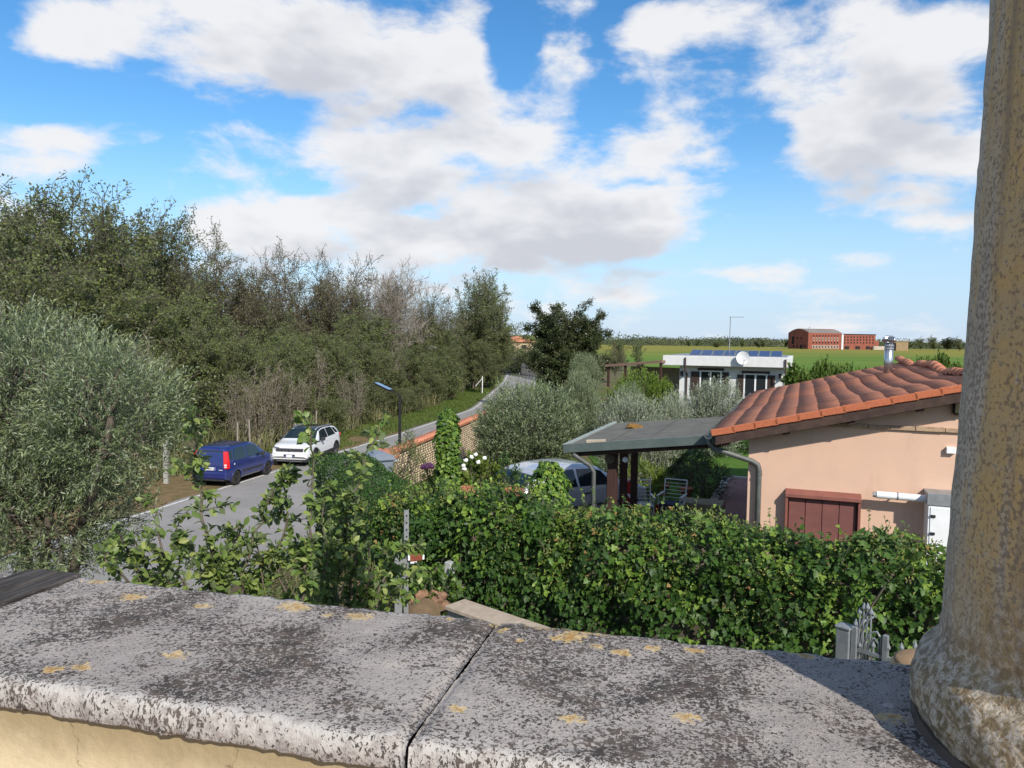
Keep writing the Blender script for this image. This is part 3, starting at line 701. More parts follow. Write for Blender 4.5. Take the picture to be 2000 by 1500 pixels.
# string course on the gable
p0, p1 = hw(1562, 826), hw(1905, 847)
M['moulding'] = pmat('old_brick_moulding', (.30, .20, .13), (.42, .30, .2), .9, 14, .5, 40)
x = p0.x - .05; k = 0
while x < WR:
    L = .30 + .05 * ((k * 7) % 3); MB().box(x, x + L - .006, -.045 - .006 * (k % 2), .01, p0.z - .035, p0.z + .03 + .004 * (k % 3)).build('moulding_brick', M['moulding'], house, .006); x += L; k += 1
# boarded window with hood
a, c = hw(1536, 952, .12), hw(1681, 966, .12); zt = (a.z + c.z) / 2; zb = zt - 1.45
M['shutter'] = pmat('red_brown_sheet', (.19, .075, .062), (.155, .062, .055), .6, 5, .12, 50, .35)
M['shutter_dark'] = pmat('red_brown_trim', (.235, .088, .065), (.20, .075, .06), .6, 5, .12, 50, .35)
win = MB().box(a.x + .015, c.x - .015, -.05, .02, zb, zt - .12).build('window', M['shutter_dark'], house)
n = 4; wd = (c.x - a.x - .09) / n
for k in range(n): MB().box(a.x + .045 + k * wd, a.x + .045 + (k + 1) * wd - .008, -.085, -.051, zb + .03, zt - .135).build('shutter_board', M['shutter'], win, .005)
MB().prism([(.0, zt - .02), (-.17, zt - .075), (-.17, zt - .135), (.0, zt - .135)], 'x', a.x - .015, c.x + .015).build('hood', M['shutter_dark'], win, .005)
for xx in (a.x - .01, c.x - .03): MB().box(xx, xx + .04, -.15, .01, zb, zt - .1355).build('jamb', M['shutter_dark'], win, .004)
# boiler cabinet, flue, junction box, wall lantern
q0, q1 = hw(1813, 985, .38), hw(1813, 960, .38)
M['white_metal'] = pmat('white_enamel', (.76, .77, .77), (.70, .71, .71), .45, 5, .05)
M['zinc'] = pmat('dull_zinc', (.33, .345, .36), (.25, .26, .27), .5, 8, .15, 40, .5, .5)
cx0, cz1 = q0.x, q1.z
cab = MB().box(cx0, cx0 + .62, -.38, .01, cz1 - 1.35, cz1 - .2).build('boiler_cabinet', M['white_metal'], house, .006)
MB().box(cx0 - .02, cx0 + .64, -.40, .01, cz1 - .1995, cz1 - .02).build('cabinet_cap', M['zinc'], cab, .006)
MB().box(cx0 + .03, cx0 + .60, -.392, -.381, cz1 - 1.3, cz1 - .23).build('cabinet_door', M['white_metal'], cab, .004)
M['black'] = pmat('black_plastic', (.02, .02, .022), (.03, .03, .032), .5, 10, .05)
for dz in (.36, .62): MB().box(cx0 + .035, cx0 + .1, -.41, -.393, cz1 - dz - .02, cz1 - dz + .02).build('hinge', M['black'], cab, .003)
MB().box(cx0 + .30, cx0 + .39, -.41, -.393, cz1 - .78, cz1 - .54).build('lock_plate', M['black'], cab, .01)
f0, f1 = hw(1712, 966, .2), hw(1812, 974, .2)
fl = MB().tube([(f0.x, -.2, f0.z), (f1.x, -.2, f0.z - .005)], .055, 14).build('flue_pipe', M['white_metal'], house, smooth=False)
MB().tube([(f0.x - .05, -.2, f0.z), (f0.x + .005, -.2, f0.z)], .045, 12).build('flue_terminal', M['zinc'], fl)
MB().tube([(f0.x + .28, -.2, f0.z), (f0.x + .30, -.2, f0.z)], .06, 14).build('flue_clamp', M['zinc'], fl)
MB().box(f0.x + .28, f0.x + .30, -.15, .01, f0.z - .01, f0.z + .01).build('flue_bracket', M['zinc'], fl)
j = hw(1848, 882, .06); MB().box(j.x, j.x + .13, -.07, .01, j.z - .03, j.z + .07).build('junction_box', M['white_metal'], house, .008)
j = hw(1862, 790, .1); lan = MB().box(j.x, j.x + .16, -.12, .01, j.z - .16, j.z + .16).build('wall_lamp', M['black'], house, .03)
MB().box(j.x + .025, j.x + .135, -.128, -.119, j.z - .12, j.z + .12).build('lamp_glass', pmat('amber_glass', (.35, .27, .13), (.28, .2, .1), .25, 8, .1), lan)
# gutter along the eave and the swan-neck downpipe
M['gutter'] = pmat('grey_green_gutter', (.115, .125, .115), (.085, .09, .085), .55, 7, .15, 40, .4, .2)
gp = MB(); a2 = [(math.cos(t) * .07, math.sin(t) * .07) for t in np.linspace(math.pi, 2 * math.pi, 9)] + [(math.cos(t) * .062, math.sin(t) * .062) for t in np.linspace(2 * math.pi, math.pi, 9)]
gp.prism([(EX0 - .09 + u, EZ - .035 + v) for u, v in a2], 'y', RY0 - .02, RY1).build('gutter', M['gutter'], house)
MB().tube([(EX0 - .09, RY0 + .14, EZ - .10), (EX0 - .09, RY0 + .14, EZ - .19), (EX0 - .03, RY0 + .16, EZ - .27), (.06, -.075, EZ - .46), (.155, -.075, EZ - .52), (.175, -.075, EZ - .60), (.175, -.075, -.1)], .045, 12).build('downpipe', M['gutter'], house, smooth=True)
MB().tube([(.175, -.075, EZ - .68), (.175, -.075, EZ - .66)], .055, 12).build('pipe_clip', M['gutter'], house)
# steel chimney flue with spinning cowl, behind the ridge
def spun():
    t = NT('polished_steel'); v = t.mapping(t.coord(), (1, 1, 14)); n = t.noise(v, 2, 4, .6)
    return t.bsdf(t.mix(n, (.42, .44, .46), (.62, .63, .65)), .28, .5, .95)
M['steel'] = spun()
# it stands on the far roof slope; find x,y from the pixel on the ridge plane
cp = HMI @ at(1735, 715, 17.2)
chim = MB().tube([(cp.x, cp.y, roof_z(cp.x) - .1), (cp.x, cp.y, roof_z(cp.x) + .72)], .092, 20).build('chimney_flue', M['steel'], house, smooth=True)
ztop = roof_z(cp.x) + .72
for dz in (-.05, -.12): MB().tube([(cp.x, cp.y, ztop + dz), (cp.x, cp.y, ztop + dz + .03)], .104, 20).build('flue_band', M['steel'], chim)
cw = MB()
for k in range(18):
    a0 = 2 * math.pi * k / 18; pts = []
    for q in range(9):
        t = math.pi * q / 8; rr = .04 + .095 * math.sin(t); aa = a0 + .5 * q / 8
        pts.append((cp.x + rr * math.cos(aa), cp.y + rr * math.sin(aa), ztop + .012 + .17 * q / 8))
    cw.tube(pts, .014, 4)
cw.tube([(cp.x, cp.y, ztop + .17), (cp.x, cp.y, ztop + .195)], .07, 14); cw.build('cowl', M['steel'], chim)
cw = MB().tube([(cp.x, cp.y, ztop - .01), (cp.x, cp.y, ztop + .06), (cp.x, cp.y, ztop + .12), (cp.x, cp.y, ztop + .175)], [.05, .1, .1, .05], 14).build('cowl_core', M['black'], chim)
# ------------------------------------------------------------------ carport (lean-to on brown posts)
M['felt'] = pmat('grey_roofing_felt', (.155, .15, .125), (.115, .112, .10), .9, 2.5, .3, 40, .15, grime=.3)
M['fascia'] = pmat('green_grey_metal', (.105, .135, .125), (.085, .11, .105), .5, 4, .1, 30, .4, .2, grime=.3)
M['pale_flash'] = pmat('pale_flashing', (.33, .37, .34), (.26, .30, .28), .6, 6, .1, 30, .3, .2)
M['post_wood'] = pmat('red_brown_timber', (.060, .030, .024), (.042, .023, .019), .7, 7, .3, 40, .25, stretch=(1, 1, .2))
FL = HMI @ at(1107, 871, 13.72); FR = HMI @ at(1412, 852, 12.72); BL = HMI @ at(1205, 817, 17.35)
port = thing('carport', 'lean-to carport with grey felt roof, green metal fascia and brown timber posts', 'carport', (WC.x, WC.y, G0), HRZ)
FR.y = FL.y = (FL.y + FR.y) / 2; FR.x = EX0 + .05; BR = Vector((FR.x, BL.y, FR.z)); BL.z = FL.z + .04
def quadslab(name, A, B, C, D, th, m, parent):
    v = [A, B, C, D]; vs = [tuple(p) for p in v] + [(p.x, p.y, p.z - th) for p in v]
    return MB().add(vs, ((0,1,2,3),(7,6,5,4),(0,4,5,1),(1,5,6,2),(2,6,7,3),(3,7,4,0))).build(name, m, parent)
pr_ = quadslab('roof', FL, FR, BR, BL, .06, M['felt'], port)
q = Vector((0, -.02, .025)); d_ = Vector((0, 0, -.155))
def strip(name, A, B, out, h0, h1, th, m, par):
    o = Vector(out).normalized() * th; up = Vector((0, 0, 1))
    vs = [A + up*h0, B + up*h0, B + up*h1, A + up*h1]; vs += [v + o for v in vs]
    return MB().add([tuple(v) for v in vs], ((0,1,2,3),(7,6,5,4),(0,4,5,1),(1,5,6,2),(2,6,7,3),(3,7,4,0))).build(name, m, par, .004)
strip('fascia', FL + Vector((-.05, -.004, 0)), FR + Vector((0, -.004, 0)), (0, -1, 0), -.125, .03, .05, M['fascia'], port)
strip('edge_flashing', FL + Vector((-.003, .0, 0)), BL + Vector((-.003, 0, 0)), (-1, 0, 0), -.1, .035, .07, M['pale_flash'], port)
for k in range(3):                                            # felt laps
    f = (k + 1) / 4; A = FL.lerp(FR, f); B = BL.lerp(BR, f)
    MB().add([tuple(A + Vector((0, .02, .001))), tuple(A + Vector((.05, .02, .007))), tuple(B + Vector((.05, -.02, .007))), tuple(B + Vector((0, -.02, .001)))], ((0, 1, 2, 3),)).build('felt_lap', M['felt'], pr_)
pw = [HMI @ Vector(p) for p in ((1.88, 13.9, 0), (2.31, 15.4, 0), (2.79, 17.0, 0))]
for k, p in enumerate(pw):
    w = .085 if k == 0 else .07; zt_ = FL.z - .085 + (FR.z - FL.z) * (p.x - FL.x) / (FR.x - FL.x)
    post = MB().box(p.x - w, p.x + w, p.y - w, p.y + w, -.05, zt_).build('post', M['post_wood'], port, .01)
for k, yy in enumerate((FL.y + .12, FL.y + 1.7, BL.y - .2)):
    MB().add([(FL.x + .1, yy - .05, FL.z - .065), (FR.x, yy - .05, FR.z - .065), (FR.x, yy + .05, FR.z - .065), (FL.x + .1, yy + .05, FL.z - .065),
              (FL.x + .1, yy - .05, FL.z - .2), (FR.x, yy - .05, FR.z - .2), (FR.x, yy + .05, FR.z - .2), (FL.x + .1, yy + .05, FL.z - .2)], ((0,1,2,3),(7,6,5,4),(0,4,5,1),(1,5,6,2),(2,6,7,3),(3,7,4,0))).build('beam', M['post_wood'], port, .006)
dp = HMI @ at(1163, 940, 13.8)
MB().tube([(FL.x + .12, FL.y - .02, FL.z - .13), (FL.x + .2, FL.y + .03, FL.z - .2), (dp.x - .08, FL.y + .12, FL.z - .34), (dp.x, FL.y + .14, FL.z - .46), (dp.x, FL.y + .14, 0)], .042, 12).build('downpipe', M['gutter'], port, smooth=True)
lp = Vector((pw[0].x - .03, pw[0].y - .13, FL.z - .24)); lm_ = MB().tube([tuple(lp), tuple(lp + Vector((0, .06, .0)))], .09, 12).build('lamp', pmat('dull_brass_lamp', (.13, .10, .07)), port)
MB().tube([tuple(lp + Vector((.28, .03, .0))), tuple(lp + Vector((.28, .09, .0)))], .05, 10).build('lamp', M['white_metal'], port)
# moss cushion and brick lying on the felt
def lump(name, c, r, m, seed, label=None, cat=None, parent=None, n=18, rough=.35, flat=1.0, group=None):
    u = np.linspace(0, np.pi, n); v = np.linspace(0, 2 * np.pi, n * 2, endpoint=False); U, Vv = np.meshgrid(u, v, indexing='ij')
    D = np.stack([np.sin(U) * np.cos(Vv), np.sin(U) * np.sin(Vv), np.cos(U)], -1).reshape(-1, 3)
    rr = 1 + (fbm(D, 2.2, seed) - .5) * 2 * rough + (fbm(D, 7, seed + 3) - .5) * rough
    P = D * rr[:, None] * np.array(r); m2 = n * 2; i = np.arange(n - 1)[:, None] * m2; k = np.arange(m2)
    F = np.stack([i + k, i + m2 + k, i + m2 + (k + 1) % m2, i + (k + 1) % m2], -1).reshape(-1, 4)
    o = mesh(name, P, F, m, parent, smooth=True); o.location = c
    return tag(o, label, cat, group)
def port_pt(x, y):
    A, B, C = [HM @ p for p in (FL, FR, BL)]; n = (B - A).cross(C - A); return onplane(x, y, A, n)
mp = port_pt(1238, 835)
lump('moss_cushion', mp + Vector((0, 0, .02)), (.17, .11, .055), pmat('orange_moss', (.26, .135, .035), (.13, .085, .03), .95, 12, .8, 60), 3, 'small orange-brown moss cushion growing on the grey carport roof', 'moss', rough=.5)
lb = port_pt(1164, 864)
o = MB().box(-.17, .17, -.07, .07, -.005, .05).build('loose_tile', pmat('pale_clay', (.42, .36, .27), (.36, .30, .22)), None, .006); o.location = lb; o.rotation_euler = (0, -.08, HRZ); tag(o, 'pale flat tile lying on the corner of the carport roof', 'tile')
# ------------------------------------------------------------------ cars
def paint(name, c, coat=1.0, metal=0.0):
    t = NT(name); n = t.noise(t.coord(), 3, 4, .6); return t.bsdf(t.mix(t.ss(n, .4, .8, 0, .25), c, tuple(x * .8 + .02 for x in c)), .35, .5, metal, None, coat)
M['glass'] = NT('dark_car_glass').bsdf((.014, .022, .026), .04, .6)
M['tyre'] = pmat('tyre_rubber', (.022, .021, .02), (.04, .037, .034), .85, 12, .3)
M['alloy'] = pmat('alloy_wheel', (.45, .45, .46), (.36, .36, .37), .35, 9, .05, 30, .5, .8)
M['plate'] = pmat('plate_white', (.72, .73, .72), (.66, .67, .66), .4, 9, 0)
M['red_lamp'] = NT('red_lamp_glass').bsdf((.50, .012, .012), .15, .6)
M['clear_lamp'] = NT('clear_lamp_glass').bsdf((.66, .66, .68), .12, .7)
M['cladding'] = pmat('black_cladding', (.025, .025, .027), (.035, .035, .036), .65, 10, .2)
M['blue_eu'] = NT('plate_blue').bsdf((.02, .05, .30), .4)
class Car:
    def __init__(s, name, label, P, body_m, loc, rz):
        s.P = P; s.root = thing(name, label, 'car', loc, rz); L = P['L']
        tp = np.array(P['ztop']); fine = []
        for (a, b) in zip(tp[:-1], tp[1:]):
            n = max(2, int(np.hypot(*(b - a)) / .045)); fine += [a + (b - a) * k / n for k in range(n)]
        fine.append(tp[-1]); fine = np.array(fine)
        for _ in range(3): fine[1:-1] = (fine[:-2] + 2 * fine[1:-1] + fine[2:]) / 4
        s.fx, s.fz = fine[:, 0] + np.arange(len(fine)) * 1e-6, fine[:, 1]
        t = np.concatenate([np.linspace(0, 1, 4)[:-1], np.linspace(1, 4, 17)[:-1], np.linspace(4, 7, 16)])
        xs = s.fx; V = np.array([[s.S(x, u) for u in t] for x in xs]); n = len(t)
        full = np.concatenate([V, (V * np.array([1, -1, 1]))[:, ::-1][:, 1:-1]], 1); n2 = full.shape[1]
        F = []
        for i in range(len(xs) - 1):
            for k in range(n2):
                q = (i*n2 + k, i*n2 + (k+1) % n2, (i+1)*n2 + (k+1) % n2, (i+1)*n2 + k)
                c = np.mean([full.reshape(-1, 3)[j] for j in q], 0)
                if any(math.hypot(c[0] - wx, c[2] - P['wr']) < P['wr'] + .035 and abs(c[1]) > P['W'] * .3 for wx in P['wx']): continue
                F.append(q)
        F = np.array(F); ends = [np.array([list(range(n2))]), np.array([list(range((len(xs)-1)*n2, len(xs)*n2))[::-1]])]
        s.body = mesh('body', full.reshape(-1, 3), [F] + ends, body_m, s.root, smooth=True)
        hw = P['W'] / 2; proto = None
        for wx in P['wx']:
            for sy in (1, -1):
                if proto is None:
                    r = P['wr']; prof = [(r * .60, -.10), (r * .66, -.105), (r * .93, -.10), (r, -.075), (r, .075), (r * .93, .10), (r * .66, .105), (r * .60, .10)]
                    v = []; N_ = 28
                    for k in range(N_):
                        a = 2 * math.pi * k / N_
                        v += [(rr * math.cos(a), yy, rr * math.sin(a)) for rr, yy in prof]
                    m_ = len(prof); f = [(k*m_ + j, k*m_ + (j+1) % m_, ((k+1) % N_)*m_ + (j+1) % m_, ((k+1) % N_)*m_ + j) for k in range(N_) for j in range(m_)]
                    w = mesh('wheel', v, np.array(f), M['tyre'], s.root, smooth=True)
                    b = MB().tube([(0, -.06, 0), (0, -.05, 0)], r * .62, 20)
                    rim = b.build('rim', P.get('rim', M['alloy']), w)
                    sp = MB()
                    for q in range(5):
                        a = 2 * math.pi * q / 5
                        sp.add([(math.cos(a+.35)*r*.12, -.085, math.sin(a+.35)*r*.12), (math.cos(a+.14)*r*.6, -.10, math.sin(a+.14)*r*.6), (math.cos(a-.14)*r*.6, -.10, math.sin(a-.14)*r*.6), (math.cos(a-.35)*r*.12, -.085, math.sin(a-.35)*r*.12)], ((0, 1, 2, 3),))
                    sp.tube([(0, -.10, 0), (0, -.06, 0)], r * .17, 12); sp.build('spokes', P.get('spoke', M['alloy']), w)
                    proto = w; w0 = w
                else:
                    w0 = dup(proto, s.root)
                    for ch in list(proto.children): dup(ch, w0)
                w0.location = (wx, sy * (hw - .125), P['wr']); w0.rotation_euler = (0, 0, math.pi if sy > 0 else 0)
                # arch trim over the cut edge and the dark liner behind the wheel
                b = MB(); r0, r1 = P['wr'] + .02, P['wr'] + P.get('arch', .085); N_ = 20; vs = []
                for k in range(N_ + 1):
                    a = math.pi * (1.16 * k / N_ - .08); ca, sa = math.cos(a), math.sin(a)
                    for rr, dy in ((r0, -.03), (r0, .014), (r1, .010), (r1 + .005, -.015)):
                        x_, z_ = wx + rr * ca, P['wr'] + rr * sa; vs.append((x_, sy * (s.hw_at(x_, z_) + dy), z_))
                fs = [(4*k + j, 4*k + j + 1, 4*k + j + 5, 4*k + j + 4) for k in range(N_) for j in range(3)]
                b.add(vs, fs).build('wheel_arch', P.get('arch_m', body_m), s.root, smooth=True)
                b = MB().tube([(wx, sy * (hw - .32), P['wr']), (wx, sy * (hw - .24), P['wr'])], P['wr'] + .06, 20); b.build('wheel_well', M['black'], s.root)
        b = MB().box(P['wx'][0] - .2, P['wx'][1] + .2, -hw * .75, hw * .75, P['zbot'] - .03, P['zbot'] + .25); b.build('underbody', M['black'], s.root)
    def S(s, x, t):
        P = s.P; u = x / (P['L'] / 2); zt = float(np.interp(x, s.fx, s.fz))
        taper = 1 - P['tap'] * max(0, (abs(u) - .72) / .28) ** 2
        hw = P['W'] / 2 * taper; zb = P['zbot'] + P['lift'] * max(0, (abs(u) - .8) / .2) ** 2; zb = min(zb, zt - .12)
        belt = float(np.interp(x, [p[0] for p in P['belt']], [p[1] for p in P['belt']])); belt = min(belt, zt - .045); belt = max(belt, zb + .08)
        up = np.clip((zt - belt) / max(P['H'] - P['belt'][1][1], .1), 0, 1)
        wr = hw * (.95 - (.95 - P['roofw']) * up); zm = zb + (belt - zb) * .55
        K = [(0, zb), (hw * .9, zb), (hw * .985, zb + (belt - zb) * .16), (hw, zm), (hw * .965, belt), (wr, zt - .05 * up - .022), (wr * .82, zt - .012), (0, zt)]
        i = min(int(t), 6); f = t - i
        y0, z_0 = K[i]; y1, z_1 = K[i + 1]; return np.array([x, y0 + (y1 - y0) * f, z_0 + (z_1 - z_0) * f])
    def hw_at(s, x, z):
        best = None
        for t in np.linspace(1, 5, 33):
            p = s.S(x, t)
            if best is None or abs(p[2] - z) < best[0]: best = (abs(p[2] - z), p[1])
        return best[1]
    def patch(s, name, m, x0b, x0t, x1b, x1t, tb, tt, off=.008, side=1, both=False, n=8, k=6, parent=None):
        V = []; eps = .02
        ts = np.linspace(tb, tt, k); sides = (1, -1) if both else (side,); F = []
        for sd_ in sides:
            base = len(V)
            for j, t in enumerate(ts):
                f = j / (k - 1)
                for q in range(n):
                    x = (x0b + (x0t - x0b) * f) * (1 - q / (n - 1)) + (x1b + (x1t - x1b) * f) * q / (n - 1)
                    p = s.S(x, t); dx = s.S(x + eps, t) - s.S(x - eps, t); dt = s.S(x, min(t + .06, 7)) - s.S(x, t - .06)
                    nn = np.cross(dx, dt); nn /= max(np.linalg.norm(nn), 1e-9)
                    if nn[1] < -.2 or (nn[2] < -.3 and t > 3) : nn = -nn
                    p = p + nn * off; V.append((p[0], p[1] * sd_, p[2]))
            F += [(base + j*n + q, base + j*n + q + 1, base + (j+1)*n + q + 1, base + (j+1)*n + q) for j in range(k - 1) for q in range(n - 1)]
        return mesh(name, V, np.array(F), m, parent or s.root, smooth=True)
    def bx(s, name, m, x0, x1, y0, y1, za, zb, bev=.006, parent=None, M4=None):
        return MB().box(x0, x1, y0, y1, za, zb, M4).build(name, m, parent or s.root, bev)
def text_plate(s, txt, x, z, w, h, facing, m):
    pl = s.bx('number_plate', M['plate'], min(x, x + .012 * facing), max(x, x + .012 * facing), -w / 2, w / 2, z - h / 2, z + h / 2, .002)
    for sy in (-1, 1): s.bx('plate_band', M['blue_eu'], min(x + .0125 * facing, x + .014 * facing), max(x + .0125 * facing, x + .014 * facing), sy * w / 2 - (.045 if sy > 0 else 0), sy * w / 2 + (.045 if sy < 0 else 0), z - h / 2 + .002, z + h / 2 - .002, 0, pl)
    if txt:
        cu = bpy.data.curves.new('plate_letters', 'FONT'); cu.body = txt; cu.size = h * .95; cu.align_x = 'CENTER'; cu.align_y = 'CENTER'; cu.extrude = .001
        tmp = bpy.data.objects.new('tmp', cu); COL.objects.link(tmp); dg = bpy.context.evaluated_depsgraph_get(); me = bpy.data.meshes.new_from_object(tmp.evaluated_get(dg))
        bpy.data.objects.remove(tmp); me.materials.clear(); me.materials.append(M['black'])
        o = link(bpy.data.objects.new('plate_letters', me), pl); o.matrix_local = Matrix.Translation((x + .0145 * facing, 0, z)) @ Matrix.Rotation(-R(90) * (1 if facing < 0 else -1), 4, 'Z') @ Matrix.Rotation(R(90), 4, 'X')
# blue hatchback, tail towards us
PP = dict(L=3.54, W=1.58, H=1.54, wr=.29, wx=(-1.14, 1.16), zbot=.24, lift=.1, tap=.12, roofw=.74, arch=.06, spoke=M['cladding'], rim=M['cladding'],
          ztop=[(-1.775, .42), (-1.77, .62), (-1.745, .92), (-1.66, 1.36), (-1.58, 1.475), (-1.4, 1.52), (-.5, 1.54), (.1, 1.53), (.42, 1.47), (1.02, 1.03), (1.2, .97), (1.6, .83), (1.72, .66), (1.765, .45)],
          belt=[(-1.8, .90), (-.2, .90), (1.0, .88), (1.8, .7)])
azp = R(11.5); c0 = onz(459, 947, .036); fw = Vector((math.sin(azp), math.cos(azp), 0)); rt_ = Vector((fw.y, -fw.x, 0))
pc = c0 - rt_ * .68 + fw * 1.14
blue = paint('deep_blue_car_paint', (.009, .018, .115)); car = Car('blue_hatchback', 'small blue hatchback parked tail first on the road verge', PP, blue, (pc.x, pc.y, .036), R(90) - azp)
car.patch('rear_window', M['glass'], -1.742, -1.742, -1.64, -1.64, 5.25, 7, both=True)
for sd_ in (1, -1):
    car.patch('side_window', M['glass'], -1.30, -1.12, -.38, -.38, 4.12, 4.92, side=sd_); car.patch('side_window', M['glass'], -.30, -.30, .78, .42, 4.12, 4.92, side=sd_)
    car.patch('quarter_window', M['glass'], -1.58, -1.50, -1.36, -1.20, 4.2, 4.85, side=sd_)
    lampm = MB().box(-1.76, -1.60, .60 * sd_ - .06, .60 * sd_ + .06, 0, 1)
    V = [(x, sd_ * y, z) for (x, y, z) in ((-1.785, .62, .72), (-1.785, .76, .72), (-1.66, .795, .72), (-1.785, .61, .92), (-1.772, .745, .93), (-1.65, .79, .93), (-1.705, .545, 1.36), (-1.69, .655, 1.36), (-1.60, .69, 1.36))]
    o = mesh('tail_lamp', V, np.array([(0,1,4,3),(1,2,5,4),(3,4,7,6),(4,5,8,7)]), M['red_lamp'], car.root)
    for zz in (.79, .865): car.bx('reverse_lamp', M['clear_lamp'], -1.80, -1.78, sd_ * .69 - .05, sd_ * .69 + .05, zz - .024, zz + .024, .004, o)
    car.bx('door_handle', M['cladding'], -.22, -.06, sd_ * .79 - .012, sd_ * .79 + .012, .80, .83); car.bx('side_moulding', M['cladding'], -.75, .72, sd_ * .792 - .012, sd_ * .792 + .012, .46, .53)
    car.bx('mirror', M['cladding'], .55, .67, sd_ * .86 - .08, sd_ * .86 + .08, .92, 1.06, .03); car.bx('roof_rail', M['cladding'], -1.3, .1, sd_ * .55 - .015, sd_ * .55 + .015, 1.525, 1.56, .008)
    car.bx('fuel_cap', M['clear_lamp'], -1.37, -1.31, sd_ * .795 - .008, sd_ * .795 + .004, .82, .88, .004)
    car.bx('headlamp', M['clear_lamp'], 1.55, 1.74, sd_ * .6 - .1, sd_ * .6 + .1, .62, .78, .03)
car.patch('windscreen', M['glass'], .46, .46, 1.0, 1.0, 5.2, 7, both=True)
car.bx('rear_bumper', blue, -1.82, -1.66, -.72, .72, .30, .58, .05); car.bx('bumper_lip', M['cladding'], -1.80, -1.7, -.62, .62, .24, .2995, .01)
car.bx('badge', M['clear_lamp'], -1.782, -1.765, -.04, .04, .84, .91, .01); text_plate(car, 'DA 980 JL', -1.775, .70, .52, .115, -1, None)
car.bx('name_badge', M['clear_lamp'], -1.785, -1.772, -.56, -.40, .655, .675, .002)
# white crossover facing us
PT = dict(L=4.23, W=1.82, H=1.57, wr=.335, wx=(-1.30, 1.29), zbot=.24, lift=.12, tap=.13, roofw=.72, arch=.11, arch_m=M['cladding'],
          ztop=[(-2.11, .50), (-2.105, .82), (-2.06, 1.0), (-1.86, 1.22), (-1.55, 1.46), (-1.2, 1.54), (-.5, 1.57), (.1, 1.56), (.42, 1.50), (1.02, 1.10), (1.2, 1.04), (1.75, .96), (1.98, .86), (2.08, .66), (2.115, .45)],
          belt=[(-2.2, 1.06), (-.2, 1.0), (1.0, .96), (2.2, .74)])
azt = R(187); c0 = onz(652, 890, .036); fw = Vector((math.sin(azt), math.cos(azt), 0)); lf = Vector((-fw.y, fw.x, 0)); pc = c0 - lf * .78 + fw * 1.30
white = paint('white_car_paint', (.63, .64, .65)); car = Car('white_crossover', 'white crossover car with black roof parked facing the blue hatchback', PT, white, (pc.x, pc.y, .036), R(90) - azt)
car.patch('roof_panel', M['glass'], -1.75, -1.75, .46, .46, 5.02, 7, both=True, n=24)
car.patch('windscreen', M['glass'], .46, .46, 1.0, 1.0, 5.25, 7, off=.012, both=True); car.patch('rear_window', M['glass'], -1.98, -1.98, -1.66, -1.66, 5.3, 7, off=.012, both=True)
car.patch('cladding', M['cladding'], -2.0, -2.0, 2.0, 2.0, 1.02, 2.35, both=True, n=60)
for sd_ in (1, -1):
    car.patch('side_window', M['glass'], -.30, -.30, .82, .44, 4.12, 4.93, side=sd_); car.patch('side_window', M['glass'], -1.28, -1.05, -.36, -.36, 4.12, 4.93, side=sd_)
    car.patch('quarter_window', M['glass'], -1.72, -1.42, -1.34, -1.12, 4.25, 4.85, side=sd_)
    car.bx('mirror', M['cladding'], .58, .72, sd_ * .99 - .1, sd_ * .99 + .1, 1.0, 1.15, .035); car.bx('roof_rail', M['alloy'], -1.3, .2, sd_ * .63 - .02, sd_ * .63 + .02, 1.52, 1.575, .01)
    for x_ in (-.2, -1.2): car.bx('door_handle', white, x_, x_ + .18, sd_ * .905 - .012, sd_ * .905 + .012, .90, .93)
    V = [(2.02, .47, .70), (2.10, .47, .70), (2.04, .80, .74), (1.80, .865, .78), (2.00, .50, .84), (2.05, .48, .83), (1.94, .80, .86), (1.72, .86, .87)]
    mesh('headlamp', [(x, sd_ * y, z) for x, y, z in V], np.array([(1, 2, 6, 5), (2, 3, 7, 6), (0, 4, 5, 1), (0, 1, 2, 3), (4, 7, 6, 5)]), M['clear_lamp'], car.root)
    fg = MB().tube([(1.98, sd_ * .72, .50), (2.085, sd_ * .70, .50)], .105, 18).build('fog_lamp_ring', M['clear_lamp'], car.root); MB().tube([(2.07, sd_ * .70, .50), (2.092, sd_ * .70, .50)], .075, 16).build('fog_lamp', M['black'], fg)
    car.bx('tail_lamp', M['red_lamp'], -2.08, -1.85, sd_ * .76 - .1, sd_ * .76 + .1, .92, 1.05, .02)
car.bx('grille', M['black'], 2.0, 2.105, -.62, .62, .66, .80, .02); 
for zz in (.70, .765): car.bx('grille_bar', M['alloy'], 2.105, 2.118, -.58, .58, zz - .008, zz + .008, .003)
em = MB().tube([(2.10, 0, .735), (2.125, 0, .735)], .06, 20).build('emblem', M['alloy'], car.root); MB().tube([(2.12, 0, .735), (2.128, 0, .735)], .048, 20).build('emblem_disc', M['black'], em)
car.bx('lower_intake', M['black'], 2.0, 2.11, -.80, .80, .20, .37, .03); car.bx('skid_plate', M['alloy'], 2.08, 2.125, -.58, .58, .235, .265, .008)
text_plate(car, '', 2.115, .47, .36, .11, 1, None); car.bx('plate_holder', M['black'], 2.06, 2.114, -.26, .26, .40, .54, .006)
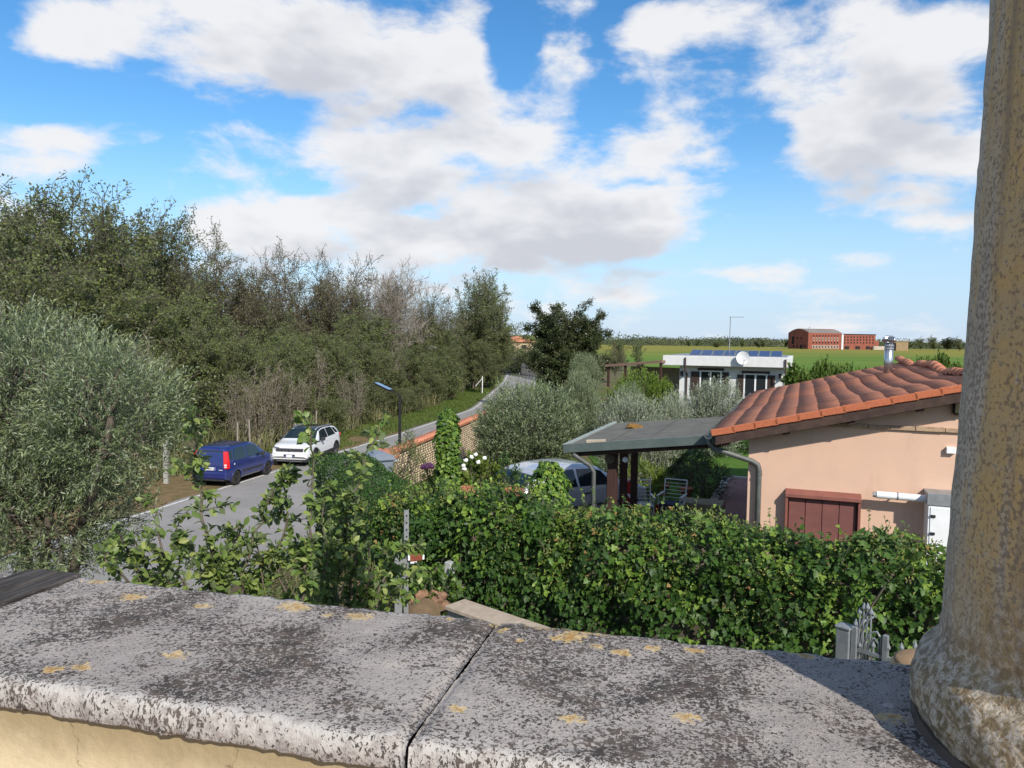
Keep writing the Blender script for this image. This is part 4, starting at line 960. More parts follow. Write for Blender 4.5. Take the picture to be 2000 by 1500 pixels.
# silver car by the carport
PS = dict(L=4.10, W=1.73, H=1.49, wr=.30, wx=(-1.25, 1.28), zbot=.22, lift=.12, tap=.15, roofw=.70, arch=.05,
          ztop=[(-2.05, .48), (-2.045, .80), (-1.99, .98), (-1.72, 1.28), (-1.45, 1.42), (-1.0, 1.48), (-.4, 1.49), (.1, 1.46), (.4, 1.38), (1.08, .99), (1.3, .94), (1.75, .82), (1.95, .68), (2.05, .45)],
          belt=[(-2.1, .97), (-.2, .92), (1.0, .90), (2.1, .7)])
silver = paint('silver_car_paint', (.50, .515, .535), 1.0, .35); azs = R(54); pc = at(1112, 915, 18.6)
car = Car('silver_car', 'silver hatchback parked beside the carport behind the ivy', PS, silver, (pc.x, pc.y, G0 + .02), R(90) - azs)
car.patch('windscreen', M['glass'], .44, .44, 1.05, 1.05, 5.25, 7, both=True); car.patch('rear_window', M['glass'], -1.97, -1.97, -1.60, -1.60, 5.3, 7, both=True)
for sd_ in (1, -1):
    car.patch('side_window', M['glass'], -1.42, -1.16, -.42, -.42, 4.12, 4.92, side=sd_); car.patch('side_window', M['glass'], -.34, -.34, .80, .42, 4.12, 4.92, side=sd_)
    car.bx('mirror', silver, .58, .70, sd_ * .94 - .09, sd_ * .94 + .09, .94, 1.07, .03)
    for x_ in (-.22, -1.15): car.bx('door_handle', M['cladding'], x_, x_ + .17, sd_ * .865 - .012, sd_ * .865 + .012, .80, .83)
    car.bx('side_moulding', M['cladding'], -1.0, .9, sd_ * .868 - .012, sd_ * .868 + .012, .50, .545)
    car.bx('tail_lamp', M['red_lamp'], -2.06, -1.9, sd_ * .70 - .09, sd_ * .70 + .09, .72, .98, .02); car.bx('headlamp', M['clear_lamp'], 1.7, 1.93, sd_ * .66 - .12, sd_ * .66 + .12, .60, .74, .03)
car.bx('rear_bumper', silver, -2.10, -1.9, -.74, .74, .30, .52, .04)
# ------------------------------------------------------------------ garden wall along the road
ZW = G0 + 1.30
wa, wb = onz(795, 866, ZW), onz(917, 817, ZW); dw = (wb - wa).normalized(); wa2 = wa - dw * 1.5; wb2 = wb + dw * 6; WLn = (wb2 - wa2).length
wrz = math.atan2(dw.y, dw.x)
gwall = thing('garden_wall', 'tan brick garden wall with terracotta tile coping along the road', 'wall', (wa2.x, wa2.y, 0), wrz)
M['tanbrick'] = terracotta('tan_brick', (.44, .33, .21), (.52, .41, .28), (.38, .29, .19))
MB().box(0, WLn, -.115, .115, .0, ZW - .10).build('core', pmat('mortar', (.36, .29, .20)), gwall)
v, f = [], []; BX = np.array([(0,0,0),(1,0,0),(1,1,0),(0,1,0),(0,0,1),(1,0,1),(1,1,1),(0,1,1)], float); BF = np.array([(0,3,2,1),(4,5,6,7),(0,1,5,4),(1,2,6,5),(2,3,7,6),(3,0,4,7)])
rb = np.random.default_rng(2); row = 0; z = .9
while z < ZW - .17:
    x = -.12 * (row % 2)
    while x < WLn:
        L = .25 + rb.uniform(-.03, .03); d = rb.uniform(.004, .016); v.append(BX * np.array([L - .012, .23 + 2 * d, .068]) + np.array([x, -.115 - d, z])); f.append(BF + 8 * len(f)); x += L
    z += .08; row += 1
o = mesh('bricks', np.concatenate(v), np.concatenate(f), M['tanbrick'], gwall); o['kind'] = 'stuff'
cm = None; x = 0; k = 0
while x < WLn:
    if cm is None:
        P = []; sg = 6
        for (yy, rr) in ((-.21, .075), (.21, .075)):
            for rq in (rr, rr - .016):
                for q in range(sg + 1): a = math.pi * q / sg; P.append((rq * math.cos(a) * 1.15, yy, rq * math.sin(a) * .8))
        c = sg + 1; Fq = []
        for q in range(sg): Fq += [(q, q+1, 2*c+q+1, 2*c+q), (c+q, 3*c+q, 3*c+q+1, c+q+1), (q, c+q, c+q+1, q+1), (2*c+q, 2*c+q+1, 3*c+q+1, 3*c+q)]
        o = mesh('coping_tile', P, np.array(Fq), M['tile'], gwall); cm = o.data
    else: o = link(bpy.data.objects.new('coping_tile', cm), gwall)
    o.location = (x + .08, 0, ZW - .07 + .012 * (k % 2)); x += .165; k += 1
MB().box(0, WLn, -.19, .19, ZW - .10, ZW - .065).build('coping_bed', M['tile'], gwall)
gp_ = thing('wall_pier', 'short brick pier with pale and orange bands at the end of the garden wall', 'pier', tuple(wa2 - dw * .28), wrz); gp_.location.z = 0
for k, (za, zb, w, m) in enumerate(((.2, ZW - .28, .25, M['tanbrick']), (ZW - .2795, ZW - .2, .28, M['plate']), (ZW - .1995, ZW - .1, .30, M['tile']), (ZW - .0995, ZW - .03, .29, M['tanbrick']), (ZW - .0295, ZW + .05, .31, M['tile']))):
    MB().box(-w, w, -w, w, za, zb).build(('shaft', 'band', 'band', 'band', 'cap')[k], m, gp_, .012)
# ------------------------------------------------------------------ solar street lamp
M['lamp_black'] = pmat('black_lamp_steel', (.016, .017, .018), (.025, .026, .027), .45, 8, .05, 30, .4, .3)
lt = at(781, 771, 26.0); lz = z0(lt.x, lt.y)
lamp = thing('street_lamp', 'slim black street lamp with tilted solar panel head beside the road', 'street lamp', (lt.x, lt.y, lz - .05))
H_ = lt.z - lz + .05
MB().tube([(0, 0, 0), (0, 0, H_ - .2), (0, 0, H_ + .02)], [.06, .045, .04], 12).build('pole', M['lamp_black'], lamp)
pe = at(733, 748, 26.3); pv = Vector((pe.x - lt.x, pe.y - lt.y, pe.z - lz + .05)); p0 = Vector((0, 0, H_)); dv = pv - p0
MB().tube([tuple(p0), tuple(p0 + dv * .42)], .022, 8).build('arm', M['lamp_black'], lamp)
a0 = p0 + dv * .36; a1 = pv; ax = (a1 - a0).normalized(); sdv = ax.cross(Vector((0, 0, 1))).normalized(); nv = sdv.cross(ax)
hd = MB(); w = .15; th = .03
vs = [a0 + sdv*w, a1 + sdv*w, a1 - sdv*w, a0 - sdv*w]; hd.add([tuple(q + nv*th) for q in vs] + [tuple(q - nv*th) for q in vs], ((0,1,2,3),(7,6,5,4),(0,4,5,1),(1,5,6,2),(2,6,7,3),(3,7,4,0)))
head = hd.build('lamp_head', M['lamp_black'], lamp, .006)
vs = [a0 + sdv*w*.9 + ax*.03, a1 + sdv*w*.9 - ax*.03, a1 - sdv*w*.9 - ax*.03, a0 - sdv*w*.9 + ax*.03]
MB().add([tuple(q + nv*(th + .003)) for q in vs], ((0, 1, 2, 3),)).build('solar_panel', NT('solar_cells_pale').bsdf((.20, .28, .40), .15, .7), head)
# ------------------------------------------------------------------ white house with flat roof, solar panels, dish and aerial
M['white_wall'] = plaster('white_plaster', (.60, .605, .60), (.56, .565, .56), None)
wp = at(1294, 713, 45.0); wh = thing('white_house', 'low white flat-roofed house with dark shutters behind the olive bushes', 'house', (wp.x, wp.y, 1.3), HRZ)
WM = Matrix.Translation((wp.x, wp.y, 1.3)) @ Matrix.Rotation(HRZ, 4, 'Z'); WMI = WM.inverted(); wn = WM.to_3x3() @ Vector((0, 1, 0))
def ww(x, y, off=0.0): return WMI @ onplane(x, y, WM @ Vector((0, off, 0)), wn)
zs0 = wp.z - 1.3; zs1 = ww(1294, 694).z; xr = ww(1545, 715).x
MB().box(0, xr, 0, 8.2, zs0, zs1).build('roof_slab', M['white_wall'], wh, .02)
MB().box(.25, xr - .25, .3, 7.9, zs1 + .001, zs1 + .03).build('roof_membrane', M['zinc'], wh)
x0_, x1_ = ww(1327, 740, .75).x, ww(1531, 745, .75).x
MB().box(x0_, x1_, .75, 7.6, -.3, zs0 - .001).build('wall', M['white_wall'], wh)
M['dark_shutter'] = pmat('dark_brown_shutter', (.035, .022, .018), (.05, .032, .025), .6, 9, .2); M['pane'] = NT('house_glass').bsdf((.02, .024, .028), .06, .6)
for (xa, xb, ya, sa, sb) in ((1369, 1408, 725, 1350, 1424), (1455, 1497, 731, 1440, 1514)):
    A, B = ww(xa, ya, .75), ww(xb, ya, .75); zt_ = A.z; zb_ = zt_ - 1.45
    wdw = MB().box(A.x - .06, B.x + .06, .70, .76, zb_ - .06, zt_ + .06).build('window', M['plate'], wh)
    mid = (A.x + B.x) / 2
    for (u, v_) in ((A.x + .03, mid - .05), (mid + .05, B.x - .03)): MB().box(u, v_, .69, .699, zb_, zt_ - .02).build('pane', M['pane'], wdw)
    MB().box(A.x - .18, B.x + .18, .66, .76, zt_ + .0605, zt_ + .20).build('lintel', M['dark_shutter'], wdw)
    SA, SB = ww(sa, ya, .75).x, ww(sb, ya, .75).x
    for (u, v_) in ((SA, A.x - .07), (B.x + .07, SB)): MB().box(u, v_, .68, .749, zb_, zt_ - .02).build('shutter', M['dark_shutter'], wdw)
for px_ in (1338, 1534):
    g_ = ww(px_, 720, -.06); MB().tube([(g_.x, -.06, zs1 - .1), (g_.x, -.06, zs0 - .3), (g_.x, .68, zs0 - .5), (g_.x, .68, 0)], .05, 8).build('downpipe', M['post_wood'], wh)
    MB().box(g_.x - .36, g_.x - .22, .56, .749, zs0 - .65, zs0 - .35).build('wall_lantern', M['black'], wh, .02)
nP = 8; xa, xb = ww(1345, 690, 1.2).x, ww(1528, 690, 1.2).x; pwid = (xb - xa) / nP
M['solar'] = NT('solar_cells').bsdf((.035, .05, .12), .2, .6)
for k in range(nP):
    u = xa + k * pwid
    p_ = MB().add([(u + .02, 1.3, zs1 + .03), (u + pwid - .02, 1.3, zs1 + .03), (u + pwid - .02, 2.6, zs1 + .34), (u + .02, 2.6, zs1 + .34), (u + .02, 1.3, zs1), (u + pwid - .02, 1.3, zs1), (u + pwid - .02, 2.62, zs1 + .31), (u + .02, 2.62, zs1 + .31)], ((0,1,2,3),(7,6,5,4),(0,4,5,1),(1,5,6,2),(2,6,7,3),(3,7,4,0))).build('solar_panel', M['alloy'], wh)
    sl = (.31) / 1.3; e = .05
    MB().add([(u + .05, 1.3 + e, zs1 + .034 + e*sl), (u + pwid - .05, 1.3 + e, zs1 + .034 + e*sl), (u + pwid - .05, 2.6 - e, zs1 + .344 - e*sl), (u + .05, 2.6 - e, zs1 + .344 - e*sl)], ((0, 1, 2, 3),)).build('cells', M['solar'], p_)
dc = ww(1451, 699, -.3); dr = ww(1464, 699, -.3).x - dc.x
b = MB(); n = 20; vs = [(dc.x, -.24, dc.z)]
for q, (rr, yy) in enumerate(((.5, -.27), (1.0, -.34))): vs += [(dc.x + dr * rr * math.cos(2*math.pi*k/n), yy, dc.z + dr * rr * 1.05 * math.sin(2*math.pi*k/n)) for k in range(n)]
fs = [(0, 1 + k, 1 + (k+1) % n) for k in range(n)] + [(1 + k, 1 + n + k, 1 + n + (k+1) % n, 1 + (k+1) % n) for k in range(n)]
dish = b.add(vs, fs).build('satellite_dish', M['white_metal'], wh, smooth=True)
MB().tube([(dc.x, -.02, dc.z - .3), (dc.x, -.25, dc.z)], .025, 6).build('mount', M['zinc'], dish); MB().tube([(dc.x + .05, -.33, dc.z - dr), (dc.x + .1, -.75, dc.z - .12)], .015, 6).tube([(dc.x + .1, -.79, dc.z - .12), (dc.x + .1, -.70, dc.z - .12)], .04, 8).build('receiver_arm', M['zinc'], dish)
an0, an1 = ww(1424, 692, 3.0), ww(1427, 618, 3.0)
an = MB().tube([(an0.x, 3.0, zs1), (an1.x, 3.0, an1.z)], .028, 6).build('aerial_mast', M['zinc'], wh)
e1 = ww(1453, 619, 3.0); MB().tube([(an1.x - .08, 3.0, an1.z - .04), (e1.x, 3.0, an1.z - .04)], .018, 6).build('aerial_boom', M['zinc'], an)
for k in range(7): u = an1.x + (e1.x - an1.x) * k / 6; MB().tube([(u, 2.75, an1.z - .04), (u, 3.25, an1.z - .04)], .009, 5).build('aerial_rod', M['zinc'], an)
# brown-roofed shed beside it
s0, s1 = at(1182, 712, 47), at(1293, 704, 44.6)
shed = thing('timber_shed', 'open timber shed with flat brown roof joined to the white house', 'shed', (s0.x, s0.y, 1.3), math.atan2(s1.y - s0.y, s1.x - s0.x))
SL = math.hypot(s1.x - s0.x, s1.y - s0.y); za, zb = s0.z - 1.3, s1.z - 1.3
MB().add([(0, 0, za), (SL, 0, zb), (SL, 4.5, zb + .1), (0, 4.5, za + .1), (0, 0, za - .14), (SL, 0, zb - .14), (SL, 4.5, zb - .04), (0, 4.5, za - .04)], ((0,1,2,3),(7,6,5,4),(0,4,5,1),(1,5,6,2),(2,6,7,3),(3,7,4,0))).build('roof', pmat('brown_roof_sheet', (.23, .135, .105), (.18, .11, .09), .8, 5), shed)
for k in range(4): MB().box(.15 + k * (SL - .3) / 3 - .06, .15 + k * (SL - .3) / 3 + .06, .1, .22, -.1, za - .14 + (zb - za) * k / 3).build('post', M['post_wood'], shed)
MB().box(.1, SL - .05, 3.0, 3.12, -.1, za - .16).build('back_wall', pmat('grey_boards', (.30, .26, .21), (.24, .2, .17)), shed)
# ------------------------------------------------------------------ brick factory across the meadow
FY = 450.0; fb = at(1578, 681.5, FY); fg = fb.z
M['redbrick'] = pmat('red_brick_far', (.27, .085, .055), (.21, .068, .048), .9, .35, 0)
M['openings'] = NT('empty_openings').bsdf((.03, .026, .025), .9, .1); M['pale_panel'] = pmat('pale_render', (.46, .40, .33), (.36, .30, .25), .9, .5, 0)
fac = thing('brick_factory', 'abandoned red brick factory with arched gable and rows of empty windows', 'factory', (fb.x, fb.y, fg), R(15))
FM = Matrix.Translation((fb.x, fb.y, fg)) @ Matrix.Rotation(R(15), 4, 'Z'); FMI = FM.inverted(); fnx = FM.to_3x3() @ Vector((0, 1, 0)); fny = FM.to_3x3() @ Vector((1, 0, 0))
def fs_(x, y): return FMI @ onplane(x, y, FM @ Vector((0, 0, 0)), fnx)      # long side plane
def fgp(x, y): return FMI @ onplane(x, y, FM @ Vector((0, 0, 0)), fny)      # gable plane (x = 0)
GD = fgp(1539.5, 660).y; zeave = fgp(1578, 650).z; zarch = zeave + 2.3; XL = fs_(1643, 660).x
arc = [(GD * k / 12, zeave + (zarch - zeave) * math.sin(math.pi * k / 12)) for k in range(13)]
MB().prism([(0, -1), (GD, -1)] + arc[::-1], 'x', 0, XL).build('wall', M['redbrick'], fac)
MB().prism(arc + [(y_, z_ + .35) for y_, z_ in arc[::-1]], 'x', .3, XL + .2).build('roof', pmat('grey_brown_roof', (.22, .19, .17), (.17, .15, .14), .9, .3, 0), fac)
for k in range(9):
    u = fs_(1589 + k * 5.9, 660).x
    for (ya, yb, m, nm) in ((654.5, 657.5, M['openings'], 'window'), (659, 666, M['pale_panel'], 'window'), (667.5, 671, M['openings'], 'window'), (674, 681, M['pale_panel'], 'doorway')):
        A, B = fs_(1589 + k * 5.9, ya), fs_(1589 + k * 5.9, yb); w_ = (1.5 if nm == 'doorway' else .9)
        o = MB().box(u - w_ / 2, u + w_ / 2, -.08, .1, B.z, A.z).build(nm, m, fac)
        if m is M['pale_panel']: MB().box(u - w_ / 4, u + w_ / 4, -.1, -.081, B.z + .3, A.z - .3).build('opening', M['openings'], o)
for (xx, ya, yb, w_) in ((1549, 657, 672, 2.2), (1557.5, 658.5, 662, 1.2), (1565, 658.5, 662, 1.2), (1550, 674, 678, 1.2), (1557, 674, 678, 1.2), (1565, 673, 682, 2.2), (1572, 674, 678, 1.2)):
    A, B = fgp(xx, ya), fgp(xx, yb); MB().box(-.08, .1, A.y - w_ / 2, A.y + w_ / 2, B.z, A.z).build('window', M['openings'], fac)
MB().box(XL + .05, XL + 1.2, -.5, .6, -1, fs_(1645, 653).z).build('white_pilaster', M['plate'], fac)
X2 = fs_(1711, 660).x; zt2 = fs_(1680, 654).z
MB().box(XL + 1.3, X2, .4, GD * .8, -1, zt2).build('wing', M['redbrick'], fac); MB().box(XL + 1.2, X2 + .2, .2, GD * .82, zt2 + .01, zt2 + .5).build('wing_roof', M['openings'], fac)
for r_ in range(3):
    for k in range(10):
        xx = 1651 + k * 6.1; A, B = fs_(xx, 657 + r_ * 5.5), fs_(xx, 660 + r_ * 5.5); MB().box(A.x - .45, A.x + .45, .3, .5, B.z, A.z).build('window', M['openings'], fac)
for xx in (1655, 1676, 1696): A, B = fs_(xx, 676), fs_(xx, 682); MB().box(A.x - 1.6, A.x + 1.6, .3, .5, B.z, A.z).build('doorway', M['openings'], fac)
MB().box(X2 + .05, X2 + 3, 1, 6, -1, zt2 * .6).build('annex', M['redbrick'], fac); A = fs_(1702, 676); MB().box(A.x, A.x + 9, -2, -.5, -1, A.z).build('low_wall', M['pale_panel'], fac)
zr = fs_(1630, 643).z; MB().box(XL * .55, XL * 1.0, GD * .3, GD * .6, zarch - .5, zr).build('roof_lantern', M['redbrick'], fac)
hb = at(1753, 684, 420); hut = thing('ochre_hut', 'small ochre block hut standing alone at the meadow edge', 'hut', (hb.x, hb.y, hb.z - .5), R(-30))
hw_ = 11.0; hh = (684 - 667) / F_PX * 420 + .5
MB().box(-5.5, 5.0, -3, 3, 0, hh).build('wall', pmat('ochre_blocks', (.42, .29, .16), (.34, .24, .14), .9, .6, 0), hut); MB().box(-5.9, 5.4, -3.3, 3.3, hh + .01, hh + .5).build('roof', M['pale_panel'], hut); MB().box(-2.8, -.6, -3.1, -2.9, 0, hh * .85).build('doorway', M['openings'], hut)
# distant farmhouse with orange roof, left of the road bend
rb_ = at(1010, 672, 190); fh = thing('farmhouse', 'distant farmhouse with low orange tiled roof beyond the road bend', 'house', (rb_.x, rb_.y, 1.0), R(25))
zz = at(1010, 667, 190).z - 1.0; zr = at(1010, 656.5, 190).z - 1.0
MB().box(-4.4, 4.4, 0, 7, -.5, zz).build('wall', pmat('cream_far', (.55, .42, .27)), fh); MB().prism([(-5.2, zz - .1), (5.2, zz - .1), (0, zr)], 'y', -.6, 7.6).build('roof', M['tile'], fh)
MB().box(-3.2, -2.4, 2, 3, zz, zr + .9).build('chimney', M['tile'], fh)
for x_ in (-2.5, 1.2): MB().box(x_, x_ + 1.2, -.06, .1, zz - 2.0, zz - .8).build('window', M['openings'], fh)
# ------------------------------------------------------------------ vegetation
M['bark'] = pmat('grey_brown_bark', (.135, .115, .09), (.085, .07, .055), .9, 8, .5, 30, .1, stretch=(1, 1, .3))
M['bark_pale'] = pmat('pale_bare_bark', (.30, .265, .225), (.21, .18, .15), .9, 8, .5, 30, .1, stretch=(1, 1, .3))
M['l_wood'] = leafmat('woodland_leaf', [(.082, .102, .028), (.138, .170, .050), (.215, .245, .088)], (.18, .20, .11), .38, .5, .25, .35)
M['l_brown'] = leafmat('autumn_leaf', [(.130, .112, .065), (.165, .155, .080), (.18, .19, .08)], None, .35, .6, .15, .3)
M['l_dark'] = leafmat('evergreen_leaf', [(.034, .048, .017), (.060, .080, .028), (.105, .12, .045)], None, .15, .4, .35, .25)
M['l_fresh'] = leafmat('fresh_leaf', [(.08, .13, .022), (.13, .19, .032), (.20, .25, .05)], None, .3, .5, .25, .25)
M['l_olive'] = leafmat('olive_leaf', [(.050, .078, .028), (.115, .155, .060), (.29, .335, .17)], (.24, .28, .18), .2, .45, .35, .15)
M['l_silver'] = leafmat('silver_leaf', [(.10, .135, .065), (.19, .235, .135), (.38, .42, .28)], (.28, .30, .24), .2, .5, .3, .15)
M['l_vine'] = leafmat('vine_leaf', [(.055, .095, .018), (.095, .15, .03), (.15, .20, .05)], None, .3, .5, .25, .2)
M['l_ivy'] = leafmat('ivy_leaf', [(.020, .046, .011), (.042, .094, .016), (.095, .175, .026), (.23, .32, .05)], (.10, .15, .06), .25, .48, .3, .1)
M['l_privet'] = leafmat('privet_leaf', [(.016, .045, .009), (.036, .090, .014), (.085, .165, .028)], (.07, .11, .04), .25, .48, .3, .1)
M['l_plum'] = leafmat('plum_leaf', [(.072, .12, .027), (.122, .183, .041), (.19, .25, .064), (.30, .32, .10)], (.15, .19, .09), .3, .45, .35, .2)
M['l_far'] = leafmat('far_foliage', [(.055, .07, .04), (.085, .10, .05), (.15, .15, .07)], None, .2, .7, .1, .1)
M['l_dead'] = leafmat('dead_leaf', [(.16, .08, .04), (.24, .14, .06), (.30, .20, .08)], None, .2, .7, .1, .05)
M['l_reed'] = leafmat('reed_blade', [(.09, .105, .035), (.15, .145, .06), (.25, .21, .12)], None, .25, .6, .2, .3)
M['l_grass'] = leafmat('grass_blade', [(.05, .085, .016), (.085, .14, .022), (.17, .18, .06)], None, .3, .6, .2, .1)
cA = dict(steps=[10, 6, 4, 3], kids=[3, 1, 2], bare=[.15, .15, .1], ratio=[.50, .52, .5], ang=[(22, 52), (25, 55), (25, 60)], wob=[.10, .14, .18, .22], up=[.02, .10, .08, .04], r=.16, trunk=.72, shape=lambda f: .62 + .55 * math.sin(math.pi * min(1, f * .85)), rmin=.012)
cB = dict(steps=[9, 7, 5, 4], kids=[3, 2, 1], bare=[.25, .15, .1], ratio=[.58, .52, .55], ang=[(18, 48), (20, 50), (25, 60)], wob=[.12, .14, .18, .2], up=[.02, .08, .07, .05], r=.15, trunk=.66, shape=lambda f: .6 + .6 * math.sin(math.pi * min(1, f * .8)), rmin=.013)
cV = dict(steps=[8, 4, 3], kids=[1, 2], bare=[.25, .1], ratio=[.28, .5], ang=[(15, 45), (25, 60)], wob=[.04, .15, .2], up=[.12, .08, .04], r=.035, trunk=.9, shape=lambda f: 1.0, rmin=.007)
cS = dict(steps=[6, 5, 4], kids=[3, 2], bare=[.05, .05], ratio=[.5, .5], ang=[(25, 65), (25, 60)], wob=[.12, .18, .22], up=[.05, .06, .04], r=.05, trunk=.9, shape=lambda f: 1.15 - .5 * f, rmin=.008)
cE = dict(steps=[9, 6, 4, 3], kids=[4, 2, 2], bare=[.05, .1, .1], ratio=[.42, .48, .5], ang=[(35, 70), (25, 55), (25, 60)], wob=[.06, .12, .17, .2], up=[.03, .08, .08, .05], r=.2, trunk=.85, shape=lambda f: 1.15 - .55 * f, rmin=.012)
FG = 'trees of the roadside wood'
LW = {'a': 'leafy grey-green tree in the roadside wood across the road', 'b': 'thin brown-leaved tree in the roadside wood', 'c': 'bare pale-branched tree rising out of the roadside wood', 'd': 'dense olive-green tree in the roadside wood', 's': 'bushy undergrowth shrub at the foot of the roadside wood', 't': 'brownish twiggy thicket shrub in the roadside wood'}
protoT = {'a': (tree_proto('wood_tree', 11, 13, cA, M['bark'], M['l_wood'], 15000, .17, .10, LW['a'], 'tree', .55, group=FG), 13.0),
          'd': (tree_proto('wood_tree', 12, 12, cA, M['bark'], M['l_wood'], 21000, .17, .11, LW['d'], 'tree', .3, group=FG + ', dense'), 12.0),
          'b': (tree_proto('brown_tree', 13, 13, cB, M['bark'], M['l_brown'], 8000, .14, .09, LW['b'], 'tree', .3, group=FG + ', brown'), 13.0),
          'c': (tree_proto('bare_tree', 14, 12, cB, M['bark_pale'], M['l_brown'], 500, .10, .06, LW['c'], 'tree', 0, group=FG + ', bare'), 12.0),
          's': (tree_proto('wood_shrub', 15, 4.5, cS, M['bark'], M['l_wood'], 9000, .15, .075, LW['s'], 'shrub', 0, stems=6, group='undergrowth of the roadside wood'), 4.5),
          't': (tree_proto('thicket_shrub', 16, 4.5, cV, M['bark_pale'], M['l_brown'], 5200, .11, .05, LW['t'], 'shrub', 0, stems=22, group='thickets of the roadside wood'), 4.5)}
def real_h(root):                                              # true top of a prototype, so that scaling hits the wanted height
    return max(v for ch in root.children for v in [max(c[2] for c in ch.bound_box)])
for k in list(protoT): protoT[k] = (protoT[k][0], real_h(protoT[k][0]))
rng = random.Random(77); used = set()
def zone(X, Y):
    x = CX + F_PX * X / Y
    return 'behind the large near olive tree' if x < 300 else 'above the blue hatchback' if x < 500 else 'above the white crossover' if x < 680 else 'behind the street lamp' if x < 850 else 'beside the road bend'
ZL = {'a': 'leafy grey-green tree of the wood', 'd': 'dense olive-green tree of the wood', 'b': 'thin brown-leaved tree of the wood', 'c': 'bare pale-branched tree of the wood', 's': 'bushy shrub of the wood', 't': 'twiggy upright thicket of the wood'}
def wood_label(k, X, Y, row):
    d = 'in its front row' if row < 1 else 'in its depth' if row < 2 else 'in its back row'
    return '%s %s, %s' % (ZL[k], d, zone(X, Y))
def put(kind, X, Y, H, wide=1.0, label=None, group=None):
    root, h0 = protoT[kind]; s = H / h0; z = z0(X, Y) - .05; sc = (s * wide, s * wide, s); rz = rng.random() * 6.28
    if kind in used: return dup_tree(root, (X, Y, z), rz, sc, label, group)
    used.add(kind); root.location = (X, Y, z); root.rotation_euler = (0, 0, rz); root.scale = sc
    if label: root['label'] = label
    return root
def put_px(kind, x, y, Y, wide=1.0, label=None, group=None):
    p = at(x, y, Y); return put(kind, p.x, Y, p.z - z0(p.x, Y), wide, label, group)
for (k, x, y, Y, w) in [('a', 15, 340, 39, 1.1), ('a', 105, 322, 41, 1.1), ('d', 55, 430, 33, 1.1), ('a', 195, 345, 45, 1.05), ('d', 150, 450, 36, 1.1), ('a', 270, 372, 47, 1.0), ('a', 335, 385, 51, 1.0), ('d', 250, 480, 39, 1.1), ('b', 400, 422, 54, 1.0), ('b', 440, 450, 57, 1.0),
                     ('d', 350, 505, 43, 1.1), ('d', 430, 560, 47, 1.1), ('a', 295, 440, 55, 1.1), ('a', 385, 500, 60, 1.1), ('b', 525, 478, 58, 1.0), ('b', 575, 462, 60, 1.1), ('b', 625, 470, 62, 1.1), ('b', 655, 495, 64, 1.0), ('d', 520, 590, 50, 1.1), ('d', 590, 600, 52, 1.1), ('a', 480, 560, 64, 1.1),
                     ('c', 700, 520, 66, 1.0), ('c', 730, 505, 68, 1.1), ('c', 775, 503, 70, 1.1), ('d', 690, 560, 60, 1.1), ('c', 800, 540, 72, 1.0), ('d', 660, 610, 56, 1.1), ('d', 740, 615, 62, 1.1), ('b', 815, 535, 76, .9), ('b', 850, 555, 78, 1.0), ('d', 800, 620, 70, 1.0), ('d', 865, 590, 76, 1.0), ('d', 850, 640, 72, 1.2),
                     ('a', 930, 530, 86, 1.1), ('a', 950, 515, 88, 1.1), ('d', 925, 580, 86, 1.1), ('d', 958, 590, 88, 1.0), ('d', 940, 640, 80, .9), ('d', 905, 625, 80, 1.0), ('a', 975, 580, 92, .6), ('d', 968, 660, 86, .7),
                     ('d', 470, 610, 40, 1.0), ('d', 530, 600, 44, 1.0), ('d', 590, 615, 47, 1.0), ('d', 645, 620, 50, 1.0), ('d', 700, 632, 54, 1.0), ('d', 752, 640, 58, 1.0), ('d', 800, 648, 63, 1.0), ('d', 850, 660, 70, 1.0), ('d', 410, 585, 39, 1.0), ('d', 890, 650, 76, 1.0),
                     ('a', -90, 330, 40, 1.2), ('d', -60, 430, 34, 1.2), ('a', -190, 350, 42, 1.2), ('a', 60, 380, 62, 1.3), ('a', 200, 420, 66, 1.3), ('d', 330, 470, 70, 1.3), ('d', 470, 560, 74, 1.3), ('d', 600, 580, 78, 1.4), ('d', 720, 590, 84, 1.4), ('d', 830, 610, 92, 1.4)]:
    q_ = at(x, y, Y); of_ = float(np.interp(Y, RY, RX)) - q_.x; put_px(k, x, y, Y, w, wood_label(k, q_.x, Y, 0 if of_ < 5.5 else 1 if of_ < 14 else 2))
for off, hh, st in ((3.6, 2.9, 2.4), (6.2, 4.6, 3.0), (9.5, 5.6, 4.2), (14, 6.0, 5.5)):
    Y = 25.0 + off * .2
    while Y < 104:
        Xe = float(np.interp(Y, RY, RX)); X = Xe - off - rng.uniform(0, 1.2)
        near = off < 4 and Y < 44
        H = (1.5 if near else hh) * rng.uniform(.75, 1.15)
        kk = 't' if rng.random() < (.5 if Y < 56 else .25) else 's'; put(kk, X, Y, H * (1.25 if kk == 't' else 1), (1.25 if kk == 's' else .9) * (1.3 if near else 1), wood_label(kk, X, Y, 0 if off < 4 else 1 if off < 9 else 2)); Y += st * rng.uniform(.8, 1.2) * (1 + Y / 160)
for (x, y, Y) in ((500, 700, 38), (525, 690, 40), (550, 705, 41), (470, 720, 36), (575, 715, 43)):
    q_ = at(x, y, Y); put_px('t', x, y, Y, .8, wood_label('t', q_.x, Y, 0))
put_px('s', 868, 685, 70, 1.3, 'fresh green bush at the foot of the roadside wood near the bend')
